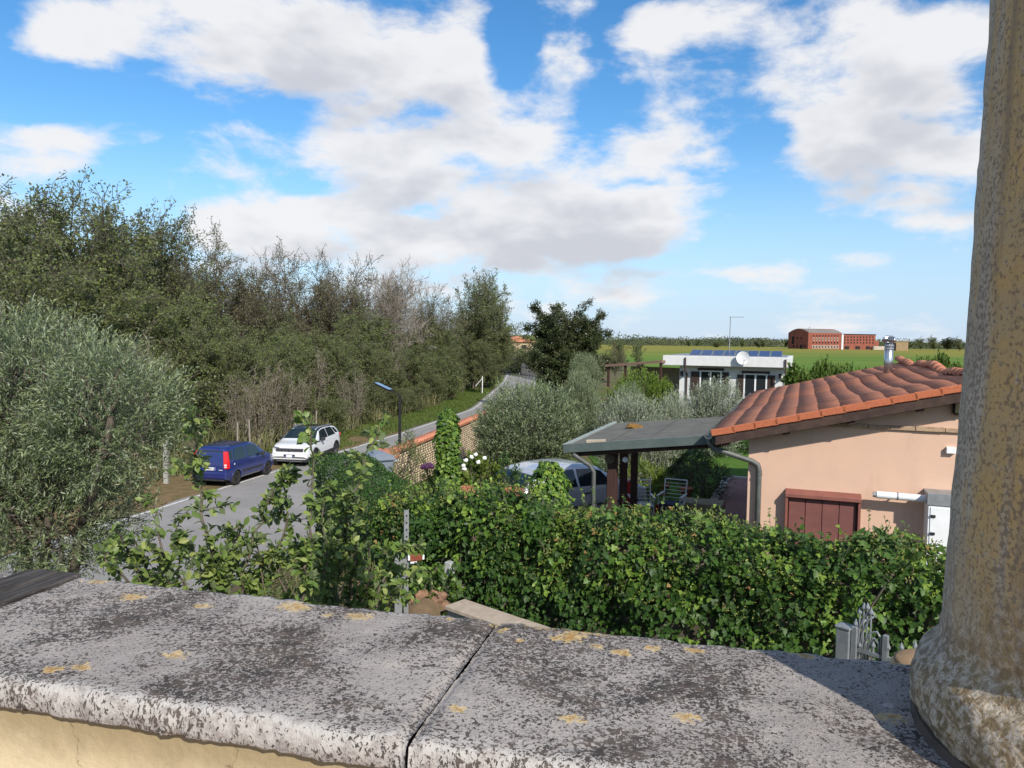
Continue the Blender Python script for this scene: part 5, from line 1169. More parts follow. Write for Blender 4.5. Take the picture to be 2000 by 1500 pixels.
# reeds and dry stalks along the verge: nobody could count them
def blades(name, P, H, W_, m, lean=.25, seed=1, kind='stuff', parent=None):
    r = np.random.default_rng(seed); n = len(P); d = r.normal(0, lean, (n, 3)); d[:, 2] = 1
    return leaves(name, P, d, r.normal(0, 1, (n, 3)) * np.array([1, 1, .2]), H, W_, BLADE, m, parent, r.random(n), kind=kind)
r = np.random.default_rng(5)
n = 3000; Y = 24 + 78 * r.random(n) ** 1.4; off = 3.0 + np.abs(r.normal(0, 1.4, n)); X = np.interp(Y, RY, RX) - off
P = np.stack([X, Y, gz(X, Y) - .03], 1); clump = vnoise(P, .45, 3)
o = blades('reed_bed', P[clump > .38], (.8 + 1.5 * r.random(n) * clump)[clump > .38], (.035 + .03 * r.random(n))[clump > .38], M['l_reed'], .2, 6); tag(o, 'tall reeds and dry canes along the verge under the wood', 'reeds', kind='stuff')
n = 30000; Y = 24 + 90 * r.random(n) ** 1.2; off = .35 + 3.2 * r.random(n); X = np.interp(Y, RY, RX) - off; P = np.stack([X, Y, gz(X, Y)], 1); k = (vnoise(P, .35, 8) > np.interp(Y, [24, 40, 48], [.60, .45, .05])) 
o = blades('verge_grass', P[k], (.12 + .22 * r.random(n))[k], np.full(k.sum(), .03), M['l_grass'], .45, 9); tag(o, 'green verge grass between the road and the wood', 'grass', kind='stuff')
n = 9000; Y = 60 + 70 * r.random(n); X = np.interp(Y, RY, RX) + road_w(Y) + .1 + 5 * r.random(n) ** 1.5; P = np.stack([X, Y, gz(X, Y)], 1)
o = blades('verge_grass', P, .15 + .3 * r.random(n), np.full(n, .04), M['l_grass'], .45, 10); tag(o, 'grass bank on the inside of the road bend', 'grass', kind='stuff')
n = 14000; X = -5.5 + 9 * r.random(n); Y = 9 + 13 * r.random(n); P = np.stack([X, Y, gz(X, Y)], 1); k = (vnoise(P, .9, 18) > .45) & (X > np.interp(Y, RY, RX) + road_w(Y) + .1)
o = blades('yard_weeds', P[k], (.10 + .3 * r.random(n) ** 2)[k], np.full(k.sum(), .028), M['l_grass'], .6, 19); tag(o, 'weeds growing over the bare yard below the parapet', 'weeds', kind='stuff')
# ------------------------------------------------------------------ bushes made of leafy shoots
def shoot_bush(name, seed, lobes, dens, slen, per, ll, lw, m, label, cat, loc=(0, 0, 0), up=.55, group=None, stem=True, tpl=BLADE, bark=None, inner=.55, nst=420):
    r = np.random.default_rng(seed); root = thing(name, label, cat, loc, 0, group)
    Ps, Ds = [], []
    for (cx, cy, cz, rx, ry, rz) in lobes:
        nn = int(dens * 4 * math.pi * ((rx * ry + rx * rz + ry * rz) / 3)); d = unit(r.normal(0, 1, (nn, 3))); rad = inner + (1 - inner) * r.random((nn, 1)) ** .6
        rad = rad * (1 + (fbm(d * 1.0 + cx, 2.2, seed)[:, None] - .5) * .55)
        Ps.append(np.array([cx, cy, cz]) + d * rad * np.array([rx, ry, rz])); Ds.append(d * .75 + np.array([0, 0, up]) + r.normal(0, .35, (nn, 3)))
    P = np.concatenate(Ps); D = unit(np.concatenate(Ds)); k = P[:, 2] > .05; P, D = P[k], D[k]; n = len(P)
    L = slen * r.uniform(.6, 1.25, (n, 1)); side = unit(np.cross(D, r.normal(0, 1, (n, 3))))
    t = (np.arange(per) + .5) / per; al = np.where(np.arange(per) % 2 == 0, 1.0, -1.0)
    LP = (P[:, None] + D[:, None] * L[:, None] * t[None, :, None]).reshape(-1, 3)
    A = (D[:, None] * .8 + side[:, None] * al[None, :, None] * .65 + r.normal(0, .22, (n, per, 3))).reshape(-1, 3); Nn = r.normal(0, .6, (n * per, 3)) + np.array([0, 0, .7])
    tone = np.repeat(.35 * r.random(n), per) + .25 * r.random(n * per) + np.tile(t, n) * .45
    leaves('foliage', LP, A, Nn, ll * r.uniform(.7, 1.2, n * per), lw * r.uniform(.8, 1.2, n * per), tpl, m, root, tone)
    if stem:
        S = []; sel = r.choice(n, min(n, nst), replace=False); c0 = np.array([np.mean([l[0] for l in lobes]), np.mean([l[1] for l in lobes]), -.1])
        for (cx, cy, cz, rx, ry, rz) in lobes: S.append((*c0, cx, cy, cz, .09, .05))
        for i in sel:
            j = int(np.argmin([np.linalg.norm(P[i] - np.array(l[:3])) for l in lobes])); q = np.array(lobes[j][:3]); sp0 = q + (P[i] - q) * r.uniform(.45, .6) + r.normal(0, .1, 3) - np.array([0, 0, .12]); mid = q + (P[i] - q) * .75 + r.normal(0, .05, 3); e = P[i] + D[i] * L[i] * .8
            S += [(*sp0, *mid, .014, .010), (*mid, *P[i], .011, .006), (*P[i], *e, .006, .003)]
        segs_mesh('stems', S, bark or M['bark'], root, 4)
    return root
def rel(x, y, Y, base): p = at(x, y, Y); return (p.x - base.x, p.y - base.y, p.z - base.z)
ob = Vector((-5.9, 8.6, z0(-5.9, 8.6))); l1, l2, l3, l4 = rel(45, 800, 8.6, ob), rel(218, 815, 8.0, ob), rel(95, 1000, 8.2, ob), rel(-160, 850, 8.6, ob)
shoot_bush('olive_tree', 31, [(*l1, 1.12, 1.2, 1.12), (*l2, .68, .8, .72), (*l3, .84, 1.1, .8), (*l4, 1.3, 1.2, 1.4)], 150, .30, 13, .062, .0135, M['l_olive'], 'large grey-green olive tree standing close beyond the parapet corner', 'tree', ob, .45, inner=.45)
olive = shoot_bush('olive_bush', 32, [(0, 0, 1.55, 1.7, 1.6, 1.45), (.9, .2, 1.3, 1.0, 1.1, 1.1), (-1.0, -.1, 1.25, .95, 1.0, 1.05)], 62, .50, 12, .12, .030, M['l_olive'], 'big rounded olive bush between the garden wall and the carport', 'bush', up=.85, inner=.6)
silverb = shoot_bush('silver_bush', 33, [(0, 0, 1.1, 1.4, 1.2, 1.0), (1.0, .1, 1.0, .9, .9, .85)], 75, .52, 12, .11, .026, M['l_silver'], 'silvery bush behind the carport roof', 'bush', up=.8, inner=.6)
def place(root, x, y, Y, width_px, label=None, first=False, top_h=None, rz=0.0):
    p = at(x, y, Y); g = z0(p.x, p.y); h0 = max(max(c[2] for c in ch.bound_box) for ch in root.children); w0 = max(max(c[0] for c in ch.bound_box) - min(c[0] for c in ch.bound_box) for ch in root.children)
    sz = (p.z - g) / h0; sx = width_px / F_PX * Y / w0
    if first: root.location = (p.x, p.y, g); root.scale = (sx, sx, sz); root.rotation_euler = (0, 0, rz); return root
    return dup_tree(root, (p.x, p.y, g), rz, (sx, sx, sz), label)
place(olive, 1035, 728, 25, 255, first=True)
place(olive, 1135, 712, 31, 110, 'narrow upright olive bush at the back of the garden', rz=2)
place(olive, 1142, 680, 52, 85, 'round clipped olive behind the timber shed', rz=1)
place(olive, 1230, 735, 28, 90, 'small olive bush between the silvery bush and the laurel', rz=4)
place(silverb, 1225, 752, 23.5, 185, first=True)
place(silverb, 1405, 726, 29, 150, 'silvery bush growing below the windows of the white house', rz=2.4)
place(silverb, 1318, 750, 24.5, 110, 'silvery bush between the carport roof and the white house', rz=4)
laurel = shoot_bush('laurel_shrub', 34, [(0, 0, 1.3, 1.8, 1.4, 1.3), (-1.1, 0, 1.1, 1.0, 1.0, 1.0), (1.1, 0, 1.15, 1.0, 1.0, 1.05)], 40, .34, 9, .13, .045, M['l_fresh'], 'bright green rounded laurel shrub in front of the timber shed', 'shrub', up=.6, tpl=DIAMOND, inner=.65)
place(laurel, 1255, 712, 36, 150, first=True)
vine = shoot_bush('grape_vine', 35, [(0, 0, 1.5, 1.3, .8, 1.0), (1.6, 0, 1.5, 1.0, .8, .9), (-1.4, 0, 1.3, .9, .7, .9), (2.9, 0, 1.35, .9, .7, .8)], 34, .4, 8, .17, .13, M['l_vine'], 'straggling green vine growing behind the tiled roof', 'vine', up=.5, tpl=IVY, inner=.5)
place(vine, 1608, 690, 36, 190, first=True)
place(vine, 1840, 680, 44, 150, 'low green thicket beside the meadow behind the tiled roof', rz=3)
p = at(1551, 684, 36); 
shoot_bush('vine_shoot', 36, [(0, 0, 2.2, .28, .28, 1.3)], 60, .3, 7, .15, .11, M['l_vine'], 'tall single vine shoot beside the white house', 'vine', (p.x, p.y, z0(p.x, p.y)), tpl=IVY, inner=.2)
# ------------------------------------------------------------------ evergreen tree and small trees beyond the garden
protoT['e'] = (tree_proto('evergreen_tree', 47, 9, cA, M['bark'], M['l_dark'], 30000, .17, .10, 'dense dark evergreen tree standing alone behind the garden', 'tree', .25), 9); protoT['e'] = (protoT['e'][0], real_h(protoT['e'][0]))
put_px('e', 1142, 578, 62, 1.15)
put_px('e', 1088, 588, 60, 1.1, 'dark evergreen tree beside the road bend'); put_px('e', 1112, 630, 57, 1.6, 'low dark evergreen spreading below the two taller ones')
put_px('d', 1215, 645, 118, 1.0, 'small green tree at the near edge of the meadow', 'small trees at the near edge of the meadow'); put_px('d', 1250, 650, 112, .8, 'small green tree at the near edge of the meadow', 'small trees at the near edge of the meadow'); put_px('b', 1205, 665, 80, 1.2, 'thin brown bush beside the dark evergreen')
put_px('s', 1032, 672, 122, 2.0, 'yellowish bush behind the weathered road fence', 'bushes behind the weathered road fence'); put_px('s', 1006, 670, 130, 2.0, 'yellowish bush behind the weathered road fence', 'bushes behind the weathered road fence'); put_px('t', 1020, 676, 126, 1.8, 'brown thicket behind the weathered road fence'); put_px('d', 990, 650, 175, 1.3, 'tree half hiding the distant farmhouse')
# distant trees along the horizon
GH = 'trees on the far side of the meadow'
for (k, x, y, Y, w) in [('d', 1345, 660, 520, 1.6), ('d', 1362, 658, 560, 1.8), ('s', 1400, 664, 500, 2), ('d', 1450, 658, 470, 1.2), ('d', 1490, 658, 480, 1.3), ('e', 1482, 664, 470, 1.2), ('e', 1535, 661, 500, 1.0), ('d', 1582, 637, 520, .9), ('d', 1775, 660, 520, 1.5), ('d', 1800, 655, 500, 1.6), ('d', 1825, 652, 480, 1.6), ('e', 1850, 657, 470, 1.6), ('d', 1875, 655, 440, 1.5), ('d', 1730, 664, 540, 1.8), ('d', 1410, 662, 600, 2.0)]:
    put_px(k, x, y, Y, w, 'distant tree on the far side of the meadow', GH)
r = np.random.default_rng(9); n = 90000; X = r.uniform(40, 1100, n); Y = 620 + 500 * r.random(n); az = X / Y
hgt = 1.0 + 7 * vnoise(np.stack([X * .02, Y * .01, 0 * X], 1), 1, 3) ** 2 + 5 * vnoise(np.stack([X * .11, Y * .03, 0 * X], 1), 1, 4); P = np.stack([X, Y, gz(X, Y) + hgt * r.random(n)], 1)
o = leaves('far_woods', P, r.normal(0, 1, (n, 3)), r.normal(0, 1, (n, 3)) + np.array([0, -1, .8]), r.uniform(1.0, 2.0, n), r.uniform(.9, 1.6, n), DIAMOND, M['l_far'], None, .9 * vnoise(P, .03, 6) ** 1.3); tag(o, 'low belt of woodland along the horizon beyond the meadow', 'woodland', kind='stuff')
n = 50000; X = r.uniform(-700, 40, n); Y = 330 + 500 * r.random(n); hgt = 4 + 5 * vnoise(np.stack([X * .03, Y * .01, 0 * X], 1), 1, 13); P = np.stack([X, Y, gz(X, Y) + hgt * r.random(n)], 1)
o = leaves('far_woods', P, r.normal(0, 1, (n, 3)), r.normal(0, 1, (n, 3)) + np.array([0, -1, .8]), r.uniform(1.1, 2.1, n), r.uniform(.9, 1.6, n), DIAMOND, M['l_wood'], None, .3 + .5 * vnoise(P, .03, 6)); tag(o, 'woodland closing the view beyond the road bend', 'woodland', kind='stuff')
# ------------------------------------------------------------------ ivy hedge
def leaf_objects(name, P, A, Nn, L, W_, tpl, m, parent, tones, nvar=4):
    """single leaves as parts that share a few meshes"""
    protos = []
    for k in range(nvar):
        T = tpl[0] * np.array([1, 1, 1.0 + .8 * k / nvar]); by = {}
        for f in tpl[1]: by.setdefault(len(f), []).append(f)
        o = mesh(name, T, [np.array(v) for v in by.values()], m, parent, np.full(len(T), (k + .6) / nvar)); protos.append(o)
    C = unit(np.cross(Nn, unit(A))); A = unit(A); B = np.cross(A, C); first = [True] * nvar
    for i in range(len(P)):
        k = min(nvar - 1, int(tones[i] * nvar))
        if first[k]: o = protos[k]; first[k] = False
        else: o = bpy.data.objects.new(name, protos[k].data); link(o, parent)
        a, c, b_ = A[i] * L[i], C[i] * W_[i], B[i] * L[i]
        o.matrix_local = Matrix(((a[0], c[0], b_[0], P[i][0]), (a[1], c[1], b_[1], P[i][1]), (a[2], c[2], b_[2], P[i][2]), (0, 0, 0, 1)))
    for k in range(nvar):
        if first[k]: bpy.data.objects.remove(protos[k])
HA, HB = Vector((6.4, 6.25, 0)), Vector((-1.75, 11.05, 0)); hd_ = (HB - HA).normalized(); HL = (HB - HA).length; hnn = Vector((-hd_.y, hd_.x, 0))
if hnn.y > 0: hnn = -hnn                                      # towards the camera
hs, hz_ = [], []
for (x, y) in [(1990, 1110), (1850, 1092), (1790, 1072), (1740, 1046), (1690, 1042), (1650, 1062), (1560, 1058), (1500, 1042), (1420, 1022), (1330, 1006), (1260, 1002), (1180, 996), (1100, 976), (1000, 962), (930, 955), (850, 955), (800, 965)]:
    q = onplane(x, y, HA, hnn); hs.append((q - HA).dot(hd_)); hz_.append(q.z)
hs, hz_ = np.array(hs), np.array(hz_)
def hedge_surface(n, r, A, d, nn, L, th, ztop, seed, zb, bump=.22, endcap=True):
    """random points on a rounded hedge: s along, u round the section (front foot -> top -> back foot)"""
    s = r.random(n) * L; zt = ztop(s); h = zt - zb; per = 2 * h + 2 * th; u = r.random(n) * per
    front, back = u < h, u > h + 2 * th; top = ~front & ~back
    yy = np.where(front, th, np.where(back, -th, th - (u - h))); zz = np.where(front, u, np.where(back, per - u, h))
    rr = .3; e = np.where(front | back, np.clip((zz - (h - rr)) / rr, 0, 1), 0); yy = yy * (1 - .35 * e ** 2 * (np.abs(yy) > th * .9))
    e2 = np.where(top, (np.abs(yy) / th) ** 4, 0); zz = zz - .22 * e2
    P = np.array(A)[None] + s[:, None] * np.array(d)[None] + yy[:, None] * np.array(nn)[None]; P[:, 2] = zb + zz
    N = np.where(front, 1, np.where(back, -1, 0))[:, None] * np.array(nn)[None] + np.where(top, 1.0, .25)[:, None] * np.array([0, 0, 1.0])
    N = unit(N); P = P + N * ((fbm(P, 1.6, seed) - .5) * 2 * bump + (fbm(P, 5, seed + 4) - .5) * bump)[:, None]
    return P, N, s, np.where(top, 1.0, zz / h)
r = np.random.default_rng(21); n = 84000; IVYTH = .55
P, N_, s, hf = hedge_surface(n, r, HA, hd_, hnn, HL, IVYTH, lambda s: np.interp(s, hs, hz_) - .08, 50, G0 - .1, .30)
kp = r.random(n) < np.where(hf < .62, .34 + .55 * hf, 1.0) * np.clip(.55 + 1.6 * (fbm(P, 2.0, 57) - .38), .3, 1)
P, N_, s, hf = P[kp], N_[kp], s[kp], hf[kp]; n = len(P)
dep = np.abs(r.normal(0, .10, n)); P = P - N_ * dep[:, None] + r.normal(0, .03, (n, 3))
A = np.array([0, 0, -1.0]) * .75 + N_ * .55 + r.normal(0, .38, (n, 3)); A[hf > .97] += np.array([0, 0, .5]); NN = N_ + np.array([0, 0, .45]) + r.normal(0, .38, (n, 3))
yg = fbm(P, 2.4, 91); tone = np.clip(.03 + .42 * r.random(n) + .25 * (fbm(P, .9, 95) - .5) + np.where((yg > .56) & (r.random(n) < .65), .42, 0) + .10 * (hf > .9), 0, 1)
size = .034 + .058 * r.random(n) ** 1.4; wid = size * r.uniform(.8, 1.0, n)
ivy = thing('ivy_hedge', 'long ivy-covered hedge between the yard and the peach house', 'hedge', (0, 0, 0))
cam_d2 = np.linalg.norm(P - np.array([0, 0, CAM_Z]), axis=1); facing = (N_ @ np.array(hnn) > .5) & (hf > .35) & (dep < .05); sc_ = np.where(facing & (P[:, 0] > -1.6) & (P[:, 0] < 4.0), size / cam_d2, 0); pick = np.argsort(-sc_ * r.uniform(.8, 1, n))[:290]
mk = np.zeros(n, bool); mk[pick] = True
leaf_objects('ivy_leaf', P[mk] + N_[mk] * .015, A[mk], NN[mk], size[mk], wid[mk], IVY, M['l_ivy'], ivy, tone[mk])
leaves('ivy_foliage', P[~mk], A[~mk], NN[~mk], size[~mk], wid[~mk], IVY, M['l_ivy'], ivy, tone[~mk], kind='stuff')
# inner stems that carry the ivy
S = []
for k in range(160):
    s_ = r.random() * HL; q = np.array(HA + hd_ * s_) + np.array(hnn) * r.uniform(-.22, .12); z = G0 - .1; p_ = np.array([q[0], q[1], z])
    for j in range(5):
        e = p_ + np.array([r.normal(0, .1), r.normal(0, .1), (np.interp(s_, hs, hz_) - G0) / 5.5]); S.append((*p_, *e, .03 - .004 * j, .026 - .004 * j)); p_ = e
segs_mesh('stems', S, M['bark'], ivy, 4)
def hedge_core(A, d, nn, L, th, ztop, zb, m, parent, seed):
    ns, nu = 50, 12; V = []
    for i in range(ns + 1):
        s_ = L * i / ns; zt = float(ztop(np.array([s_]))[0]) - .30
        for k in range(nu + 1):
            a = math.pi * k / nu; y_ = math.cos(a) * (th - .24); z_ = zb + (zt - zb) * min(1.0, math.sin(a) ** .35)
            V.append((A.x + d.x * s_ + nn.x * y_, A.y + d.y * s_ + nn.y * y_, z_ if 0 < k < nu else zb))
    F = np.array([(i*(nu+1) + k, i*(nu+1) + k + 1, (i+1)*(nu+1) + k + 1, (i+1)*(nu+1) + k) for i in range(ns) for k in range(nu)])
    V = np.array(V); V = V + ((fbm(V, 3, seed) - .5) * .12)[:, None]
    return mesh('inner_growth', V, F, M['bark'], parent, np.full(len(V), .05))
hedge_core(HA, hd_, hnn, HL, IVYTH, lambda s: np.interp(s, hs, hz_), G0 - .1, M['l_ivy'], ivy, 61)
# flowering ivy heads: pale yellow-green umbels near the top
n = 16000; P, N_, s, hf = hedge_surface(n, r, HA, hd_, hnn, HL, IVYTH, lambda s: np.interp(s, hs, hz_) - .04, 50, G0 + .8); k = (fbm(P, 1.3, 71) > .47) & (P[:, 2] > G0 + 1.5); P = P[k] + N_[k] * .03; n = len(P)
M['l_umbel'] = leafmat('ivy_flower', [(.13, .16, .035), (.19, .21, .05), (.26, .26, .08)], None, .2, .6, .2, .05)
leaves('ivy_flowers', P + r.normal(0, .02, (n, 3)), r.normal(0, 1, (n, 3)) + N_[k], r.normal(0, 1, (n, 3)), r.uniform(.025, .05, n), r.uniform(.012, .02, n), DIAMOND, M['l_umbel'], ivy, rng=r, kind='stuff')
kd = r.choice(n, 160); leaves('dead_leaves', P[kd], r.normal(0, 1, (160, 3)), r.normal(0, 1, (160, 3)), r.uniform(.04, .065, 160), r.uniform(.03, .05, 160), IVY, M['l_dead'], ivy, rng=r, kind='stuff')
ns = 260; sq = r.random(ns) * HL; bp = np.array(HA)[None] + sq[:, None] * np.array(hd_)[None] + r.uniform(-.45, .5, (ns, 1)) * np.array(hnn)[None]; bp[:, 2] = np.interp(sq, hs, hz_) - .12
dr_ = unit(r.normal(0, .45, (ns, 3)) + np.array([0, 0, .9])); ln = r.uniform(.10, .34, (ns, 1)); o = segs_mesh('young_shoots', np.concatenate([bp, bp + dr_ * ln, np.full((ns, 1), .004), np.full((ns, 1), .002)], 1), M['bark'], ivy, 3); o['kind'] = 'stuff'
LP = np.concatenate([bp + dr_ * ln * q_ for q_ in (.35, .55, .75, .9, 1.0)]); m5 = len(LP); leaves('shoot_leaves', LP, r.normal(0, .8, (m5, 3)) + np.tile(dr_, (5, 1)) * .5, r.normal(0, .5, (m5, 3)) + np.array([0, 0, 1]), r.uniform(.03, .055, m5), r.uniform(.028, .05, m5), IVY, M['l_ivy'], ivy, .55 + .45 * r.random(m5), kind='stuff')
# clipped privet hedge running back to the road
PA, PB = Vector((-1.45, 11.2, 0)), Vector((-3.55, 15.9, 0)); pd = (PB - PA).normalized(); PLn = (PB - PA).length; pn = Vector((pd.y, -pd.x, 0))
if pn.x > 0: pn = -pn
privet = thing('privet_hedge', 'clipped dark green privet hedge with a rounded end beside the road', 'hedge', (0, 0, 0)); r = np.random.default_rng(23)
pz = lambda s: np.interp(s, [0, .8, 2.2, 4.2, PLn - .3, PLn], [3.30, 3.32, 3.30, 3.36, 3.34, 3.1])
n = 34000; P, N_, s, hf = hedge_surface(n, r, PA, pd, pn, PLn, .55, pz, 150, 1.0, .08)
e0 = np.stack([np.full(7000, PB.x), np.full(7000, PB.y), np.zeros(7000)], 1); th_ = r.random(7000) * math.pi; zz = r.random(7000) * 2.25
E = np.array(PB)[None] + np.cos(th_)[:, None] * np.array(pn)[None] * .55 + np.sin(th_)[:, None] * np.array(pd)[None] * .5; E[:, 2] = 1.0 + zz; EN = unit(np.cos(th_)[:, None] * np.array(pn)[None] + np.sin(th_)[:, None] * np.array(pd)[None])
fa = np.array(PA)[None] + (r.random((9000, 1)) * 2 - 1) * .6 * np.array(pn)[None] - np.array(pd)[None] * .05; fa[:, 2] = 1.0 + 2.25 * r.random(9000); FN_ = np.repeat(-np.array(pd)[None], 9000, 0)
P = np.concatenate([P, E, fa]); N_ = np.concatenate([N_, EN, FN_]); n = len(P); P = P - N_ * np.abs(r.normal(0, .05, (n, 1))) + r.normal(0, .02, (n, 3))
leaves('foliage', P, N_ * .7 + r.normal(0, .6, (n, 3)), N_ + r.normal(0, .5, (n, 3)) + np.array([0, 0, .4]), r.uniform(.035, .06, n), r.uniform(.022, .034, n), DIAMOND, M['l_privet'], privet, np.clip(.45 * r.random(n) + .5 * fbm(P, 3, 33), 0, 1))
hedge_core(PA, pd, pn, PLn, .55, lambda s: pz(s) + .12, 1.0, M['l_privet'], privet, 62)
# ------------------------------------------------------------------ ivy-clad post and stump
def ivy_clump(name, label, base, prof, n, seed, sizes=(.06, .10), nobj=120, core=None):
    r = np.random.default_rng(seed); root = thing(name, label, 'ivy', base)
    zs_, rs_ = np.array([p[0] for p in prof]), np.array([p[1] for p in prof]); z = zs_[0] + (zs_[-1] - zs_[0]) * r.random(n); a = r.random(n) * 2 * np.pi
    rad = np.interp(z, zs_, rs_) * (1 + .5 * (fbm(np.stack([np.cos(a), np.sin(a), z], 1), 2.0, seed) - .5)) * (.75 + .3 * r.random(n))
    Nn = np.stack([np.cos(a), np.sin(a), np.full(n, .2)], 1); P = np.stack([np.cos(a) * rad, np.sin(a) * rad, z], 1); A = Nn * .5 + np.array([0, 0, -.7]) + r.normal(0, .4, (n, 3)); NN = Nn + np.array([0, 0, .5]) + r.normal(0, .35, (n, 3))
    L = r.uniform(*sizes, n); tone = np.clip(.35 + .6 * r.random(n), 0, 1)
    f = (P @ np.array([-base[0], -base[1], 0]) > 0); o = np.argsort(-(L * f))[:nobj]; mk = np.zeros(n, bool); mk[o] = True
    leaf_objects('ivy_leaf', P[mk], A[mk], NN[mk], L[mk], L[mk] * .95, IVY, M['l_ivy'], root, tone[mk]); leaves('ivy_foliage', P[~mk], A[~mk], NN[~mk], L[~mk], L[~mk] * .95, IVY, M['l_ivy'], root, tone[~mk], kind='stuff')
    MB().tube([(0, 0, -.1), (0, 0, zs_[-1] * .55), (0, 0, zs_[-1] - .1)], [.07, .07, .06], 8).build('post', M['bark'], root)
    return root
q = at(876, 815, 14.2); g = z0(q.x, q.y); hp = at(876, 798, 14.2).z - g
ivy_clump('ivy_post', 'tall post wrapped in bright green ivy in front of the garden wall', (q.x, q.y, g), [(.1, .35), (hp * .35, .20), (hp * .55, .20), (hp * .8, .24), (hp * .93, .2), (hp, .06)], 2400, 41)
q = at(1072, 915, 13.0); g = z0(q.x, q.y); hp = at(1072, 903, 13.0).z - g
ivy_clump('ivy_stump', 'rounded ivy-covered stump in front of the silver car', (q.x, q.y, g), [(.3, .32), (hp * .6, .36), (hp * .85, .36), (hp, .12)], 1900, 42)
# ------------------------------------------------------------------ plum saplings just beyond the parapet
def plum(name, label, shoots, seed, base):
    r = np.random.default_rng(seed); root = thing(name, label, 'sapling', base); bz = np.array(base); S = []; LP, LA, LN = [], [], []
    for (Y, pts) in shoots:
        pl = [np.array(at(x, y, Y + .15 * r.normal())) for x, y in pts]; pl = [np.array([bz[0] + (pl[0][0] - bz[0]) * .6, bz[1] + (pl[0][1] - bz[1]) * .6, (pl[0][2] + bz[2]) / 2])] + pl
        S.append((*bz, *pl[0], .035, .022)); seq = []
        for a, b_ in zip(pl[:-1], pl[1:]):
            nn = max(2, int(np.linalg.norm(b_ - a) / .08)); seq += [a + (b_ - a) * k / nn for k in range(nn)]
        seq.append(pl[-1]); seq = np.array(seq); seq[1:-1] += r.normal(0, .012, (len(seq) - 2, 3)); m_ = len(seq)
        for i in range(m_ - 1): S.append((*seq[i], *seq[i+1], .016 * (1 - .8 * i / m_) + .002, .016 * (1 - .8 * (i+1) / m_) + .002))
        for i in range(2, m_):
            d = seq[i] - seq[i-1]; d /= np.linalg.norm(d); f = i / m_
            tw = [r.uniform(.08, .30) * (1.15 - .7 * f) for _ in range(int(r.random() < .95 * (1 - .35 * f)) + int(f < .6 and r.random() < .7))]
            spots = [(seq[i], d, 6)]
            for L in tw:
                dd = unit((d * .5 + r.normal(0, 1, 3) * np.array([1, .7, .6]))[None])[0]; e = seq[i] + dd * L; S.append((*seq[i], *e, .005, .002)); spots += [(seq[i] + dd * L * q_, dd, 4) for q_ in (.3, .5, .7, .85, 1.0)]
            for (c, dd, n) in spots:
                for _ in range(n): LP.append(c + r.normal(0, .012, 3)); LA.append(dd * .55 + r.normal(0, .75, 3)); LN.append(np.array([0, 0, 1]) + r.normal(0, .55, 3))
    LP, LA, LN = np.array(LP) - bz, np.array(LA), np.array(LN); n = len(LP); L = r.uniform(.045, .085, n); W_ = L * r.uniform(.5, .68, n); tone = np.clip(.15 + .75 * r.random(n) ** 1.3, 0, 1)
    mk = np.zeros(n, bool); mk[np.argsort(-L)[:290]] = True
    leaf_objects('leaf', LP[mk], LA[mk], LN[mk], L[mk], W_[mk], PLUM, M['l_plum'], root, tone[mk]); leaves('foliage', LP[~mk], LA[~mk], LN[~mk], L[~mk], W_[~mk], PLUM, M['l_plum'], root, tone[~mk], kind='stuff')
    S = np.array(S); S[:, :3] -= bz; S[:, 3:6] -= bz; segs_mesh('branches', S, M['bark'], root, 5)
plum('plum_sapling', 'leafy plum sapling with one tall shoot in front of the blue hatchback', [(5.2, [(440, 1190), (402, 1040), (384, 940), (377, 828)]), (5.5, [(470, 1190), (480, 1090), (515, 1000), (548, 935)]), (5.0, [(330, 1165), (318, 1070), (300, 980)]), (5.3, [(280, 1150), (255, 1080), (228, 1035)]), (5.6, [(430, 1190), (450, 1100), (470, 1030)]), (5.0, [(250, 1140), (215, 1110), (205, 1075)]), (5.4, [(380, 1180), (350, 1120), (345, 1030)]), (5.2, [(400, 1190), (420, 1130), (425, 1080)]), (5.1, [(360, 1190), (300, 1140), (270, 1110)]), (5.6, [(350, 1180), (280, 1130), (235, 1090)]), (5.5, [(300, 1170), (290, 1110), (260, 1050)]), (5.7, [(440, 1195), (400, 1130), (375, 1070)]), (5.6, [(500, 1195), (505, 1120), (530, 1070)])], 61, (-2.3, 5.4, 1.2))
plum('plum_sapling', 'leafy plum sapling whose shoots stand in front of the white crossover', [(5.3, [(590, 1195), (604, 1060), (612, 950), (606, 828)]), (5.7, [(560, 1190), (548, 1090), (560, 990), (556, 930)]), (5.5, [(620, 1200), (640, 1090), (628, 1000), (640, 950)]), (5.4, [(530, 1185), (510, 1110), (500, 1060)]), (5.6, [(600, 1200), (590, 1120), (580, 1060)])], 62, (-1.55, 5.5, 1.2))
plum('plum_sapling', 'plum sapling with a long shoot leaning towards the street lamp', [(5.6, [(655, 1200), (662, 1080), (690, 960), (712, 890), (742, 835)]), (5.8, [(680, 1205), (690, 1110), (700, 1000), (690, 940)]), (5.6, [(720, 1205), (750, 1120), (775, 1085), (815, 1065)]), (5.5, [(740, 1210), (775, 1150), (800, 1120)]), (5.9, [(660, 1200), (650, 1130), (640, 1080)]), (5.7, [(700, 1205), (725, 1130), (722, 1070)])], 63, (-1.15, 5.7, 1.2))
